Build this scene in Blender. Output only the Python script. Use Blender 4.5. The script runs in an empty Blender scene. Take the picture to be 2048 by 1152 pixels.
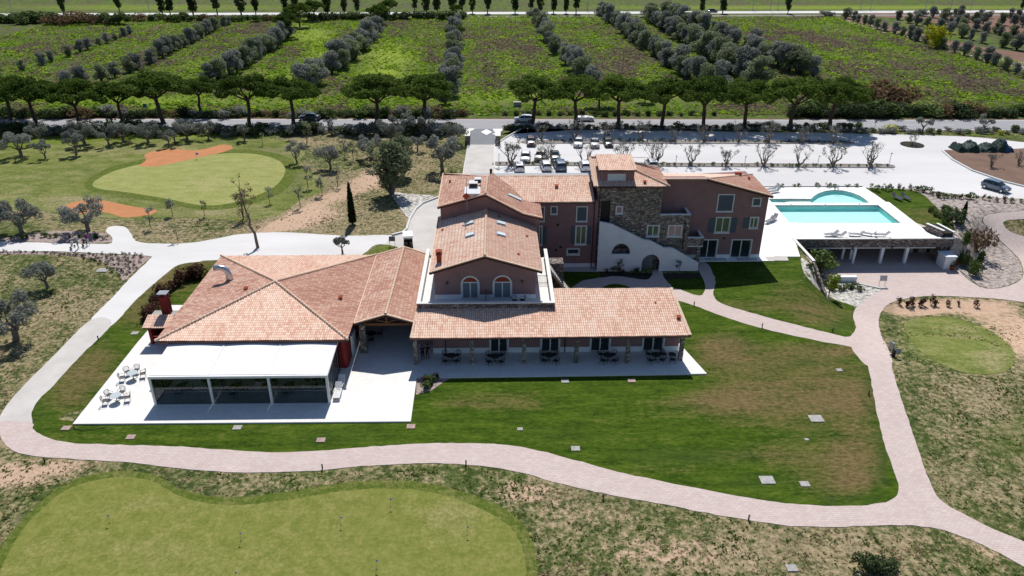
import bpy, bmesh, math, random
import numpy as np
from mathutils import Vector, Matrix
from mathutils.geometry import tessellate_polygon
random.seed(7)
RNG = np.random.default_rng(11)
scene = bpy.context.scene
col = scene.collection
# ---------------------------------------------------------------- camera
FPX, PITCH, YAW, ROLL, CAMH = 1500.0, 0.470062969, 0.02547393, -0.00500159, 42.0
def cam_axes():
    cy, sy = math.cos(YAW), math.sin(YAW)
    f = Vector((sy*math.cos(PITCH), cy*math.cos(PITCH), -math.sin(PITCH)))
    r = Vector((cy, -sy, 0)); d = f.cross(r)
    return r*math.cos(ROLL)+d*math.sin(ROLL), -r*math.sin(ROLL)+d*math.cos(ROLL), f
CR, CD, CF = cam_axes()
CPOS = Vector((0, 0, CAMH))
cd = bpy.data.cameras.new('camera'); cam = bpy.data.objects.new('camera', cd); col.objects.link(cam)
cd.sensor_width = 36; cd.lens = 36*FPX/2048; cd.clip_end = 6000; cd.clip_start = 0.5
m3 = Matrix((CR, -CD, -CF)).transposed()
cam.matrix_world = Matrix.Translation(CPOS) @ m3.to_4x4()
scene.camera = cam
# ---------------------------------------------------------------- light
SUN_EL, SUN_DIR = math.radians(53.5), (0.03, 1.0)
w = bpy.data.worlds.new("World"); scene.world = w; w.use_nodes = True
nt = w.node_tree; bg = nt.nodes['Background']
sk = nt.nodes.new('ShaderNodeTexSky'); sk.sky_type = 'NISHITA'; sk.sun_disc = False
sk.sun_elevation = SUN_EL; sk.sun_rotation = math.atan2(SUN_DIR[0], SUN_DIR[1])
sk.air_density = 1.0; sk.dust_density = 0.4; sk.ozone_density = 3.5
nt.links.new(sk.outputs[0], bg.inputs[0]); bg.inputs[1].default_value = 0.085
sd = bpy.data.lights.new('sun', 'SUN'); sun = bpy.data.objects.new('sun', sd); col.objects.link(sun)
sd.energy = 5.0; sd.angle = math.radians(0.5); sd.color = (1, 0.955, 0.89)
sv = Vector((SUN_DIR[0]*math.cos(SUN_EL), SUN_DIR[1]*math.cos(SUN_EL), math.sin(SUN_EL)))
sun.rotation_euler = sv.to_track_quat('Z', 'Y').to_euler()
scene.view_settings.view_transform = 'Standard'; scene.view_settings.look = 'None'
scene.view_settings.exposure = 0; scene.view_settings.gamma = 1
# ---------------------------------------------------------------- terrain
ZL = -3.8
def sst(t): t = min(1, max(0, t)); return t*t*(3-2*t)
def hz(x, y):
    if 43.2 < x < 61.6 and 97.2 < y < 119.3: return ZL
    if y < 60 or y > 114 or x < 30: return 0.0
    ty = sst((y-61)/22)
    k = min(1, max(0, (y-77)/12))           # beside the retaining wall the drop is sudden
    x0 = 33+(42.45-33)*k; wd = 15*(1-k)+0.25*k
    lx = sst((x-x0)/wd)
    r = 1.0
    if y > 97.2:
        xr = 65.8+(y-97.2)*0.75
        r = sst((x-xr)/5.0)*(1-sst((y-99)/12))
        if 43 < x < 65 and y < 101.5: r = 1.0
    return ZL*ty*lx*r
def ray(px, py): return CR*((px-1024)/FPX)+CD*((py-576)/FPX)+CF
def G(px, py, z=None):
    d = ray(px, py)
    if z is not None: return CPOS+d*((z-CAMH)/d.z)
    t0 = (0.0-CAMH)/d.z; p = CPOS+d*t0
    t1 = (ZL-CAMH)/d.z; q = CPOS+d*t1
    if p.x < 26 or q.y < 58 or p.y > 114: return p
    n = 60; prev = t0
    for i in range(1, n+1):
        t = t0+(t1-t0)*i/n; s = CPOS+d*t
        if s.z <= hz(s.x, s.y):
            a, b = prev, t
            for _ in range(20):
                m = (a+b)/2; s = CPOS+d*m
                if s.z <= hz(s.x, s.y): b = m
                else: a = m
            s = CPOS+d*b; s.z = hz(s.x, s.y); return s
        prev = t
    return q
def GX(px, py, x): d = ray(px, py); return CPOS+d*(x/d.x)
def GY(px, py, y): d = ray(px, py); return CPOS+d*(y/d.y)
def GS(px, py, y0, z0, s): d = ray(px, py); return CPOS+d*((z0-CAMH-s*y0)/(d.z-s*d.y))
def Pn(co):
    q = co-np.array(CPOS)
    a, b, c = q@np.array(CR), q@np.array(CD), q@np.array(CF)
    c = np.where(c < 1, 1, c)
    return a/c*FPX+1024, b/c*FPX+576
def px_per_m(p): return FPX/(p-CPOS).dot(CF)
# ---------------------------------------------------------------- scene helpers
def tag(o, label=None, cat=None, group=None, kind=None):
    if label: o['label'] = label
    if cat: o['category'] = cat
    if group: o['group'] = group
    if kind: o['kind'] = kind
    return o
def thing(name, label, cat, loc=(0, 0, 0), rz=0, group=None, s=1):
    o = bpy.data.objects.new(name, None); col.objects.link(o); o.empty_display_size = 0.3
    o.location = loc; o.rotation_euler = (0, 0, rz); o.scale = (s, s, s)
    return tag(o, label, cat, group)
USED = set(); KIDS = {}
def copy_tree(o, parent=None):
    c = o.copy(); col.objects.link(c)
    if parent: c.parent = parent; KIDS.setdefault(parent.name, []).append(c)
    for ch in KIDS.get(o.name, []): copy_tree(ch, c)
    return c
def inst(proto, loc, rz=0, s=1, label=None, group=None, sz=None):
    if proto.name in USED: o = copy_tree(proto)
    else: USED.add(proto.name); o = proto
    o.location = loc; o.rotation_euler = (0, 0, rz)
    o.scale = (s, s, s*(sz or 1)) if not isinstance(s, tuple) else s
    if label: o['label'] = label
    if group: o['group'] = group
    return o
ONES = 'zeroth first second third fourth fifth sixth seventh eighth ninth tenth eleventh twelfth thirteenth fourteenth fifteenth sixteenth seventeenth eighteenth nineteenth'.split()
def nth(n):
    if n < 20: return ONES[n]
    if n > 100: return 'hundred and '+nth(n-100)
    if n == 100: return 'hundredth'
    t = {2: 'twent', 3: 'thirt', 4: 'fort', 5: 'fift', 6: 'sixt', 7: 'sevent', 8: 'eight', 9: 'ninet'}[n//10]
    return t+'ieth' if n % 10 == 0 else t+'y-'+ONES[n % 10]
class MB:
    def __init__(s): s.v = []; s.f = []; s.m = []
    def add(s, vs, fs, mi=0):
        b = len(s.v); s.v += [tuple(v) for v in vs]
        for f in fs: s.f.append([b+i for i in f]); s.m.append(mi)
        return s
    def box(s, x0, y0, z0, x1, y1, z1, mi=0):
        vs = [(x, y, z) for z in (z0, z1) for y in (y0, y1) for x in (x0, x1)]
        return s.add(vs, [(0, 2, 3, 1), (4, 5, 7, 6), (0, 1, 5, 4), (2, 6, 7, 3), (0, 4, 6, 2), (1, 3, 7, 5)], mi)
    def boxc(s, c, sx, sy, sz, rz=0, rx=0, mi=0, ry=0):
        R = Matrix.Rotation(rz, 3, 'Z') @ Matrix.Rotation(ry, 3, 'Y') @ Matrix.Rotation(rx, 3, 'X')
        vs = [Vector(c)+R @ Vector((x*sx/2, y*sy/2, z*sz/2)) for z in (-1, 1) for y in (-1, 1) for x in (-1, 1)]
        return s.add(vs, [(0, 2, 3, 1), (4, 5, 7, 6), (0, 1, 5, 4), (2, 6, 7, 3), (0, 4, 6, 2), (1, 3, 7, 5)], mi)
    def bar(s, a, b, wd, hh, mi=0):
        a, b = Vector(a), Vector(b); d = (b-a).normalized()
        u = d.cross(Vector((0, 0, 1)));
        if u.length < 1e-3: u = Vector((1, 0, 0))
        u.normalize(); n = u.cross(d)
        vs = [p+u*(i*wd/2)+n*(j*hh/2) for p in (a, b) for j in (-1, 1) for i in (-1, 1)]
        return s.add(vs, [(0, 2, 3, 1), (4, 5, 7, 6), (0, 1, 5, 4), (2, 6, 7, 3), (0, 4, 6, 2), (1, 3, 7, 5)], mi)
    def tube(s, pts, rs, n=6, mi=0, cap=True):
        pts = [Vector(p) for p in pts]
        if not hasattr(rs, '__len__'): rs = [rs]*len(pts)
        vs = []; ref = None
        for i, p in enumerate(pts):
            d = (pts[min(i+1, len(pts)-1)]-pts[max(i-1, 0)]).normalized()
            if ref is None: ref = d.orthogonal().normalized()
            u = (ref-d*ref.dot(d));
            u = u.normalized() if u.length > 1e-4 else d.orthogonal().normalized()
            ref = u; v = d.cross(u)
            vs += [p+(u*math.cos(2*math.pi*k/n)+v*math.sin(2*math.pi*k/n))*rs[i] for k in range(n)]
        fs = [(i*n+k, i*n+(k+1) % n, (i+1)*n+(k+1) % n, (i+1)*n+k) for i in range(len(pts)-1) for k in range(n)]
        if cap: fs += [tuple(range(n))[::-1], tuple((len(pts)-1)*n+k for k in range(n))]
        return s.add(vs, fs, mi)
    def cyl(s, x, y, z0, z1, r0, r1=None, n=12, mi=0):
        return s.tube([(x, y, z0), (x, y, z1)], [r0, r0 if r1 is None else r1], n, mi)
    def ball(s, c, rx, ry, rz, n=8, m=5, mi=0):
        vs = [(c[0], c[1], c[2]-rz)]
        for j in range(1, m):
            a = -math.pi/2+math.pi*j/m
            vs += [(c[0]+rx*math.cos(a)*math.cos(2*math.pi*k/n), c[1]+ry*math.cos(a)*math.sin(2*math.pi*k/n), c[2]+rz*math.sin(a)) for k in range(n)]
        vs.append((c[0], c[1], c[2]+rz)); t = len(vs)-1
        fs = [(0, 1+(k+1) % n, 1+k) for k in range(n)]+[(t, 1+(m-2)*n+k, 1+(m-2)*n+(k+1) % n) for k in range(n)]
        fs += [(1+j*n+k, 1+j*n+(k+1) % n, 1+(j+1)*n+(k+1) % n, 1+(j+1)*n+k) for j in range(m-2) for k in range(n)]
        return s.add(vs, fs, mi)
    def prism(s, outer, holes, fn, w0, w1, mi=0, back=True):
        """2-D outline with holes, given depth from w0 to w1; fn(u,v,w) maps to 3-D"""
        loops = [outer]+list(holes)
        tri = tessellate_polygon([[Vector((u, v, 0)) for u, v in L] for L in loops])
        flat = [p for L in loops for p in L]; n = len(flat)
        s.add([fn(u, v, w0) for u, v in flat]+[fn(u, v, w1) for u, v in flat],
              [tuple(t) for t in tri]+([tuple(n+i for i in t) for t in tri] if back else []), mi)
        for L in loops:
            k = len(L)
            s.add([fn(u, v, w0) for u, v in L]+[fn(u, v, w1) for u, v in L], [(i, (i+1) % k, k+(i+1) % k, k+i) for i in range(k)], mi)
        return s
    def build(s, name, mats, parent=None, smooth=False, fix=True, local=False):
        me = bpy.data.meshes.new(name); me.from_pydata(s.v, [], s.f)
        mats = mats if isinstance(mats, (list, tuple)) else [mats]
        for m in mats: me.materials.append(m)
        me.polygons.foreach_set('material_index', s.m)
        if smooth: me.polygons.foreach_set('use_smooth', [True]*len(s.f))
        if fix:
            b = bmesh.new(); b.from_mesh(me); bmesh.ops.recalc_face_normals(b, faces=b.faces); b.to_mesh(me); b.free()
        o = bpy.data.objects.new(name, me); col.objects.link(o)
        if parent: attach(o, parent, local)
        return o
def world_off(p):
    v = Vector(p.location)
    while p.parent: p = p.parent; v += p.location
    return v
def attach(o, parent, local=False):
    o.parent = parent; KIDS.setdefault(parent.name, []).append(o)
    if not local: o.location = -world_off(parent)
XZ = lambda u, v, w: (u, w, v)
YZ = lambda u, v, w: (w, u, v)
XY = lambda u, v, w: (u, v, w)
def rect(x0, z0, x1, z1): return [(x0, z0), (x1, z0), (x1, z1), (x0, z1)]
def arch(x0, z0, x1, z1, n=12):
    r = (x1-x0)/2; cx = (x0+x1)/2; zz = max(z1-r, z0+.01); k = (z1-zz)/r
    return [(x0, z0), (x1, z0)]+[(cx+r*math.cos(math.pi*i/n), zz+r*k*math.sin(math.pi*i/n)) for i in range(n+1)]
# ---------------------------------------------------------------- materials
def s2l(*c): return tuple(((x/255)/12.92 if x/255 <= .04045 else ((x/255+.055)/1.055)**2.4) for x in c)+(1,)
class NT:
    def __init__(s, name):
        s.m = bpy.data.materials.new(name); s.m.use_nodes = True; s.t = s.m.node_tree
        s.b = s.t.nodes['Principled BSDF']; s.pos = None
    def n(s, typ, **kw):
        x = s.t.nodes.new('ShaderNode'+typ)
        for k, v in kw.items(): setattr(x, k, v)
        return x
    def l(s, a, b): s.t.links.new(a, b)
    def P(s):
        if not s.pos: s.pos = s.n('NewGeometry').outputs['Position']
        return s.pos
    def noise(s, scale, detail=3, rough=.55, vec=None, stretch=None, out=0):
        x = s.n('TexNoise'); x.inputs['Scale'].default_value = scale; x.inputs['Detail'].default_value = detail
        x.inputs['Roughness'].default_value = rough
        v = vec or s.P()
        if stretch:
            mp = s.n('Mapping'); mp.inputs['Scale'].default_value = stretch; s.l(v, mp.inputs[0]); v = mp.outputs[0]
        s.l(v, x.inputs['Vector']); return x.outputs[out]
    def ramp(s, fac, stops, interp='LINEAR'):
        r = s.n('ValToRGB'); r.color_ramp.interpolation = interp; e = r.color_ramp.elements
        while len(e) < len(stops): e.new(.5)
        for i, (p, c) in enumerate(stops):
            e[i].position = p; e[i].color = c if hasattr(c, '__len__') else (c, c, c, 1)
        s.l(fac, r.inputs[0]); return r.outputs[0]
    def math(s, op, a, b=None, c=None, clamp=False):
        x = s.n('Math', operation=op); x.use_clamp = clamp
        for i, v in enumerate((a, b, c)):
            if v is None: continue
            if isinstance(v, (int, float)): x.inputs[i].default_value = v
            else: s.l(v, x.inputs[i])
        return x.outputs[0]
    def mix(s, fac, a, b, typ='MIX'):
        x = s.n('Mix', data_type='RGBA', blend_type=typ)
        if isinstance(fac, (int, float)): x.inputs[0].default_value = fac
        else: s.l(fac, x.inputs[0])
        for i, v in ((6, a), (7, b)):
            if isinstance(v, tuple): x.inputs[i].default_value = v if len(v) == 4 else v+(1,)
            else: s.l(v, x.inputs[i])
        return x.outputs[2]
    def attr(s, name): return s.n('Attribute', attribute_name=name).outputs['Fac']
    def bump(s, h, dist, strength=1.0):
        b = s.n('Bump'); b.inputs['Distance'].default_value = dist; b.inputs['Strength'].default_value = strength
        s.l(h, b.inputs['Height']); s.l(b.outputs[0], s.b.inputs['Normal']); return b
    def fin(s, colr=None, rough=.9, spec=.2, metal=0):
        if colr is not None:
            if isinstance(colr, tuple): s.b.inputs['Base Color'].default_value = colr if len(colr) == 4 else colr+(1,)
            else: s.l(colr, s.b.inputs['Base Color'])
        s.b.inputs['Roughness'].default_value = rough; s.b.inputs['Specular IOR Level'].default_value = spec
        s.b.inputs['Metallic'].default_value = metal; return s.m
def plain(name, c, rough=.7, spec=.3, var=.12, scale=2.0, metal=0, obj=False):
    t = NT(name); c = c+(1,) if len(c) == 3 else c
    vec = t.n('TexCoord').outputs['Object'] if obj else None
    f = t.noise(scale, 4, vec=vec)
    dk = tuple(x*(1-var) for x in c[:3])+(1,); lt = tuple(min(1, x*(1+var)) for x in c[:3])+(1,)
    return t.fin(t.ramp(f, [(.3, dk), (.7, lt)]), rough, spec, metal)
M = {}
M['white'] = plain('white_paint', (.72, .73, .74), .6, .3, .05)
M['whitewall'] = plain('white_render', (.76, .79, .82), .9, .1, .05, .8)
M['trim'] = plain('trim_render', (.60, .61, .60), .85, .1, .06)
M['fabric'] = plain('awning_fabric', (.86, .87, .88), .8, .1, .02, .5)
M['pink'] = plain('mauve_render', (.275, .168, .168), .92, .1, .10, .9)
M['red'] = plain('red_render', (.21, .026, .024), .8, .2, .12, 1.2)
M['shutter'] = plain('grey_shutter_paint', (.095, .125, .15), .6, .3, .08, 4)
M['wood'] = plain('timber', (.17, .075, .035), .7, .2, .25, 3)
M['soffit'] = plain('dark_soffit', (.075, .035, .028), .9, .1, .2, 3)
M['metal_dark'] = plain('dark_metal', (.03, .03, .035), .45, .4, .15, 5)
M['copper'] = plain('copper_pipe', (.06, .022, .018), .5, .4, .2, 5)
M['steel'] = plain('galvanised_steel', (.50, .53, .57), .3, .5, .08, 3, .8)
M['greymetal'] = plain('grey_metal', (.26, .28, .31), .5, .4, .1, 3)
M['concrete'] = plain('concrete', (.36, .35, .33), .9, .15, .12, 1.5)
M['cover'] = plain('concrete_cover', (.36, .35, .34), .9, .15, .2, 3)
M['brickcover'] = plain('brick_cover', (.38, .28, .25), .9, .15, .2, 3)
M['stonecap'] = plain('white_stone_cap', (.78, .77, .74), .8, .2, .05, 1)
M['chimney'] = plain('terracotta_chimney', (.30, .07, .035), .85, .15, .3, 6)
M['black'] = plain('black_plastic', (.012, .012, .014), .5, .4, .2, 5)
M['rubber'] = plain('tyre_rubber', (.015, .015, .016), .85, .2, .2, 5)
M['skin'] = plain('skin', (.45, .25, .17), .6, .3, .05, 5)
M['chair'] = plain('dark_woven_chair', (.045, .04, .045), .6, .3, .2, 9)
M['chairgrey'] = plain('grey_metal_chair', (.09, .08, .085), .5, .4, .15, 9)
M['tabletop'] = plain('pale_table_top', (.45, .50, .53), .35, .4, .05, 4)
M['lounger'] = plain('white_lounger_plastic', (.30, .31, .33), .5, .3, .08, 4)
M['bark'] = plain('bark', (.085, .060, .045), .95, .1, .35, 3)
M['oldbark'] = plain('olive_bark', (.20, .175, .15), .95, .1, .3, 4)
M['palebark'] = plain('pale_bark', (.19, .15, .13), .95, .1, .3, 4)
def leafmat(name, dark, light, rough=.6, trans=.25):
    t = NT(name); oi = t.n('ObjectInfo').outputs['Random']
    f = t.noise(.9, 2); f2 = t.noise(7, 1)
    a = t.math('ADD', t.math('MULTIPLY', f, .55), t.math('MULTIPLY', f2, .35))
    a = t.math('ADD', a, t.math('MULTIPLY_ADD', oi, .24, -.07))
    c = t.ramp(a, [(.28, dark+(1,)), (.68, light+(1,))])
    t.fin(c, .85, .08)
    tr = t.n('BsdfTranslucent'); t.l(c, tr.inputs[0])
    ms = t.n('MixShader'); ms.inputs[0].default_value = trans
    t.l(t.b.outputs[0], ms.inputs[1]); t.l(tr.outputs[0], ms.inputs[2])
    t.l(ms.outputs[0], t.t.nodes['Material Output'].inputs[0]); return t.m
M['pineleaf'] = leafmat('pine_needles', (.034, .070, .010), (.135, .20, .034), trans=.35)
M['oliveleaf'] = leafmat('olive_leaves', (.14, .155, .13), (.34, .355, .32), trans=.35)
M['olivegreen'] = leafmat('green_olive_leaves', (.14, .17, .09), (.32, .36, .22), trans=.4)
M['darkleaf'] = leafmat('dark_leaves', (.028, .048, .018), (.105, .14, .06))
M['bushleaf'] = leafmat('bush_leaves', (.05, .085, .025), (.17, .23, .075))
M['brightleaf'] = leafmat('bright_leaves', (.11, .16, .015), (.34, .40, .06))
M['yellowleaf'] = leafmat('yellow_blossom', (.30, .30, .01), (.62, .60, .03))
M['redleaf'] = leafmat('reddish_hedge_leaves', (.040, .022, .014), (.13, .065, .045))
M['brownleaf'] = leafmat('brown_dry_leaves', (.10, .065, .035), (.26, .17, .10))
M['greyreed'] = leafmat('dry_reeds', (.12, .11, .085), (.28, .25, .19))
M['cypress'] = leafmat('cypress_leaves', (.010, .018, .006), (.035, .052, .018))
def glass(name, c=(.02, .03, .035), rough=.06):
    t = NT(name); return t.fin(c, rough, .8)
M['pane'] = glass('window_glass')
M['panegreen'] = glass('curtained_window_glass', (.10, .15, .08), .1)
M['curtain'] = glass('pale_curtained_glass', (.16, .19, .21), .12)
M['sky_glass'] = glass('skylight_glass', (.62, .72, .76), .12)
M['pinkpane'] = glass('glass_painted_pink_reflection', (.34, .22, .20), .2)  # pink reflection painted into the base colour of the glass
def seeglass():
    t = NT('clear_wall_glass'); tr = t.n('BsdfTransparent'); tr.inputs[0].default_value = (.66, .72, .73, 1)
    gl = t.n('BsdfGlossy'); gl.inputs['Roughness'].default_value = .02
    fr = t.n('Fresnel'); fr.inputs[0].default_value = 1.35; ms = t.n('MixShader')
    t.l(fr.outputs[0], ms.inputs[0]); t.l(tr.outputs[0], ms.inputs[1]); t.l(gl.outputs[0], ms.inputs[2])
    t.l(ms.outputs[0], t.t.nodes['Material Output'].inputs[0]); return t.m
M['glass'] = seeglass()
def water():
    t = NT('pool_water'); tr = t.n('BsdfTransparent'); tr.inputs[0].default_value = (.88, .985, .985, 1)
    gl = t.n('BsdfGlossy'); gl.inputs['Roughness'].default_value = .03
    fr = t.n('Fresnel'); fr.inputs[0].default_value = 1.33; ms = t.n('MixShader')
    b = t.n('Bump'); b.inputs['Distance'].default_value = .02; b.inputs['Strength'].default_value = .4
    t.l(t.noise(2.5, 2), b.inputs['Height']); t.l(b.outputs[0], gl.inputs['Normal']); t.l(b.outputs[0], fr.inputs['Normal'])
    t.l(fr.outputs[0], ms.inputs[0]); t.l(tr.outputs[0], ms.inputs[1]); t.l(gl.outputs[0], ms.inputs[2])
    t.l(ms.outputs[0], t.t.nodes['Material Output'].inputs[0]); return t.m
M['water'] = water()
M['pooltile'] = plain('turquoise_pool_tile', (.17, .60, .58), .4, .4, .06, 1)
M['poolfloor'] = plain('pale_pool_floor', (.60, .90, .88), .4, .4, .05, .6)
def paint(name, c): t = NT(name); t.b.inputs['Coat Weight'].default_value = .6; t.b.inputs['Coat Roughness'].default_value = .05; return t.fin(c, .35, .5)
M['carwhite'] = paint('white_car_paint', (.74, .75, .77)); M['carsilver'] = paint('silver_car_paint', (.42, .43, .44))
M['carblue'] = paint('blue_car_paint', (.035, .085, .17)); M['carnight'] = paint('blue_black_car_paint', (.02, .035, .05))
M['carmaroon'] = paint('maroon_car_paint', (.07, .02, .03)); M['carblack'] = paint('black_car_paint', (.015, .017, .02))
M['cargrey'] = paint('blue_grey_car_paint', (.12, .16, .22)); M['carbeige'] = paint('beige_car_paint', (.42, .41, .36))
M['lamp_glass'] = plain('lamp_glass', (.7, .7, .7), .2, .6, .05); M['taillight'] = plain('tail_lamp_plastic', (.25, .01, .01), .3, .5, .1)
M['tarp'] = plain('dark_green_tarp', (.012, .035, .028), .7, .3, .5, 1.2)
M['bluetarp'] = plain('blue_tarp', (.02, .06, .20), .6, .3, .3, 1.2)
M['flag'] = plain('pale_blue_flag', (.25, .33, .68), .7, .2, .1, 3)
M['signwhite'] = plain('white_sign_board', (.55, .56, .58), .6, .3, .1, 3)
M['signblue'] = plain('blue_sign_board', (.02, .10, .45), .5, .3, .1, 3)
# ---- tiles
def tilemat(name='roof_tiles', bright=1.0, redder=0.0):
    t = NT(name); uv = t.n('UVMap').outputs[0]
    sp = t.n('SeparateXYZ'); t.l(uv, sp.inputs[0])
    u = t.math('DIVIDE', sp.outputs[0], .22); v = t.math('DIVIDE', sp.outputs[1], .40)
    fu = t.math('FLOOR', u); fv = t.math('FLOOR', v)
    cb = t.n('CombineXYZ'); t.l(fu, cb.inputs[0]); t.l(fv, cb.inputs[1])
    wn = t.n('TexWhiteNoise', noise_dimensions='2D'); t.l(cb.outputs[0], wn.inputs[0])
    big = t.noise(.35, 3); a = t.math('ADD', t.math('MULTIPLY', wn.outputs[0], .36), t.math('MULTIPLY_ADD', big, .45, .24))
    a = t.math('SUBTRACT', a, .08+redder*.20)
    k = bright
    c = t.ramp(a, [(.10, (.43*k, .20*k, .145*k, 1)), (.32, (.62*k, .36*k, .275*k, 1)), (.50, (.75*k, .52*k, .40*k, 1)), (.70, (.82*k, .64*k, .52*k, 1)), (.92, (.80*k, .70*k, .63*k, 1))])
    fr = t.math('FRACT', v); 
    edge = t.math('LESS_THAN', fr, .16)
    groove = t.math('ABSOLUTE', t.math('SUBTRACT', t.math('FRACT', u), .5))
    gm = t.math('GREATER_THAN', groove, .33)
    c = t.mix(t.math('MULTIPLY', t.math('MAXIMUM', t.math('MULTIPLY', edge, .5), t.math('MULTIPLY', gm, .62)), 1.0), c, (.36, .18, .13, 1))  # shadow gaps between tile columns and at course laps, painted brown
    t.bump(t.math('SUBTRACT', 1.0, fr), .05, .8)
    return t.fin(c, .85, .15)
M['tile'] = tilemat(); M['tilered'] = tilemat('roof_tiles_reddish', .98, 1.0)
M['ridge'] = plain('ridge_tiles', (.66, .49, .37), .85, .15, .22, 5)
# ---- stone
def stonemat(name='rubble_stone', scale=3.2, cols=None):
    t = NT(name)
    mp = t.n('Mapping'); mp.inputs['Scale'].default_value = (1, 1, 1.9); t.l(t.P(), mp.inputs[0])
    def vor(feat):
        x = t.n('TexVoronoi', feature=feat); x.inputs['Scale'].default_value = scale; t.l(mp.outputs[0], x.inputs['Vector']); return x
    vc = vor('F1'); ve = vor('DISTANCE_TO_EDGE')
    sp = t.n('SeparateColor'); t.l(vc.outputs['Color'], sp.inputs[0])
    c = t.ramp(sp.outputs[0], cols or [(.0, (.17, .155, .15, 1)), (.3, (.28, .255, .235, 1)), (.55, (.40, .37, .34, 1)), (.75, (.56, .53, .49, 1)), (.93, (.42, .30, .19, 1)), (1, (.70, .68, .65, 1))])
    c = t.mix(t.noise(9, 3), c, (.16, .14, .13, 1), 'SOFT_LIGHT')
    mor = t.ramp(ve.outputs[0], [(.02, 0.0), (.09, 1.0)])
    c = t.mix(mor, (.13, .11, .10, 1), c); t.bump(mor, .05, 1); return t.fin(c, .95, .1)
M['stone'] = stonemat()
M['stonedark'] = stonemat('slate_rubble_stone', 3.4, [(.0, (.13, .115, .115, 1)), (.4, (.25, .215, .21, 1)), (.7, (.38, .335, .32, 1)), (1, (.55, .50, .48, 1))])
# ---- ground kinds
def paving(name, c0, c1, joint, bw, bh, var=.5, msz=.02, bump=.01, dirt=None):
    t = NT(name); br = t.n('TexBrick'); t.l(t.P(), br.inputs[0])
    br.inputs['Scale'].default_value = 1; br.inputs['Brick Width'].default_value = bw; br.inputs['Row Height'].default_value = bh
    br.inputs['Mortar Size'].default_value = msz; br.inputs['Color1'].default_value = c0+(1,); br.inputs['Color2'].default_value = c1+(1,)
    br.inputs['Mortar'].default_value = joint+(1,); br.inputs['Bias'].default_value = 0; br.inputs['Mortar Smooth'].default_value = .3
    c = t.mix(t.math('MULTIPLY', t.noise(.35, 4), var), br.outputs[0], tuple(x*.72 for x in c0)+(1,))
    c = t.mix(t.math('MULTIPLY', t.ramp(t.noise(1.7, 5, .7), [(.5, 0.), (.75, 1.)]), .25), c, tuple(min(1, x*1.25) for x in c1)+(1,))
    return t.fin(c, .9, .15)
M['brick'] = paving('pink_brick_paving', (.55, .445, .415), (.63, .54, .51), (.44, .365, .34), .42, .21, .55)
M['slabs'] = paving('pale_terrace_slabs', (.74, .73, .71), (.80, .79, .77), (.60, .59, .58), .6, .6, .2, .012)
M['deck'] = paving('white_pool_deck_slabs', (.86, .85, .84), (.90, .89, .88), (.74, .73, .72), .6, .6, .1, .012)
def gravel(name, c, var=.1, spots=.12, scale=.15, tracks=(1, 1, 1)):
    t = NT(name); d = tuple(x*(1-var) for x in c)+(1,); l_ = tuple(min(1, x*(1+var)) for x in c)+(1,)
    a = t.ramp(t.noise(scale, 5, .6, stretch=tracks), [(.3, d), (.7, l_)])
    a = t.mix(t.ramp(t.noise(14, 2), [(.45, 0.), (.8, spots)]), a, tuple(x*.45 for x in c)+(1,))
    t.bump(t.noise(6, 3), .02, .4); return t.fin(a, .95, .1)
M['gravel'] = gravel('white_gravel', (.635, .625, .62), .08, .15, .25, (.3, 1, 1))
M['carpark'] = gravel('pale_car_park_gravel', (.62, .61, .615), .09, .2, .12, (.25, 1, 1))
M['concretepath'] = gravel('pale_concrete_path', (.54, .515, .49), .10, .1, .4)
M['asphalt'] = gravel('worn_asphalt', (.33, .33, .35), .08, .2, .08, (.15, 1, 1))
M['asphaltdark'] = gravel('grey_asphalt', (.22, .23, .25), .1, .2, .3)
M['roadpaint'] = gravel('road_paint', (.80, .80, .80), .05, .1, 2)
M['sand'] = gravel('orange_bunker_sand', (.47, .21, .098), .10, .15, .5)
M['soil'] = gravel('brown_soil', (.19, .125, .095), .16, .5, .3)
M['redsoil'] = gravel('red_soil', (.20, .12, .09), .18, .5, .1)
def mulchmat(name, c, dark=.35, sc=3.0):
    t = NT(name); a = t.ramp(t.noise(sc, 4, .7), [(.35, tuple(x*dark for x in c)+(1,)), (.55, c+(1,)), (.75, tuple(min(1, x*1.35) for x in c)+(1,))])
    t.bump(t.noise(sc*1.5, 4), .12, 1); return t.fin(a, .95, .1)
M['mulch'] = mulchmat('pink_gravel_mulch', (.38, .30, .28), .6)
M['bank'] = mulchmat('stony_bank', (.42, .36, .33), .30, 1.6)
M['rockbed'] = mulchmat('white_rock_bed', (.56, .54, .50), .22, 1.9)
M['darkbed'] = mulchmat('dark_bed', (.05, .045, .035), .5, 3)
M['islandbed'] = mulchmat('island_gravel', (.30, .27, .25), .45, 5)
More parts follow.
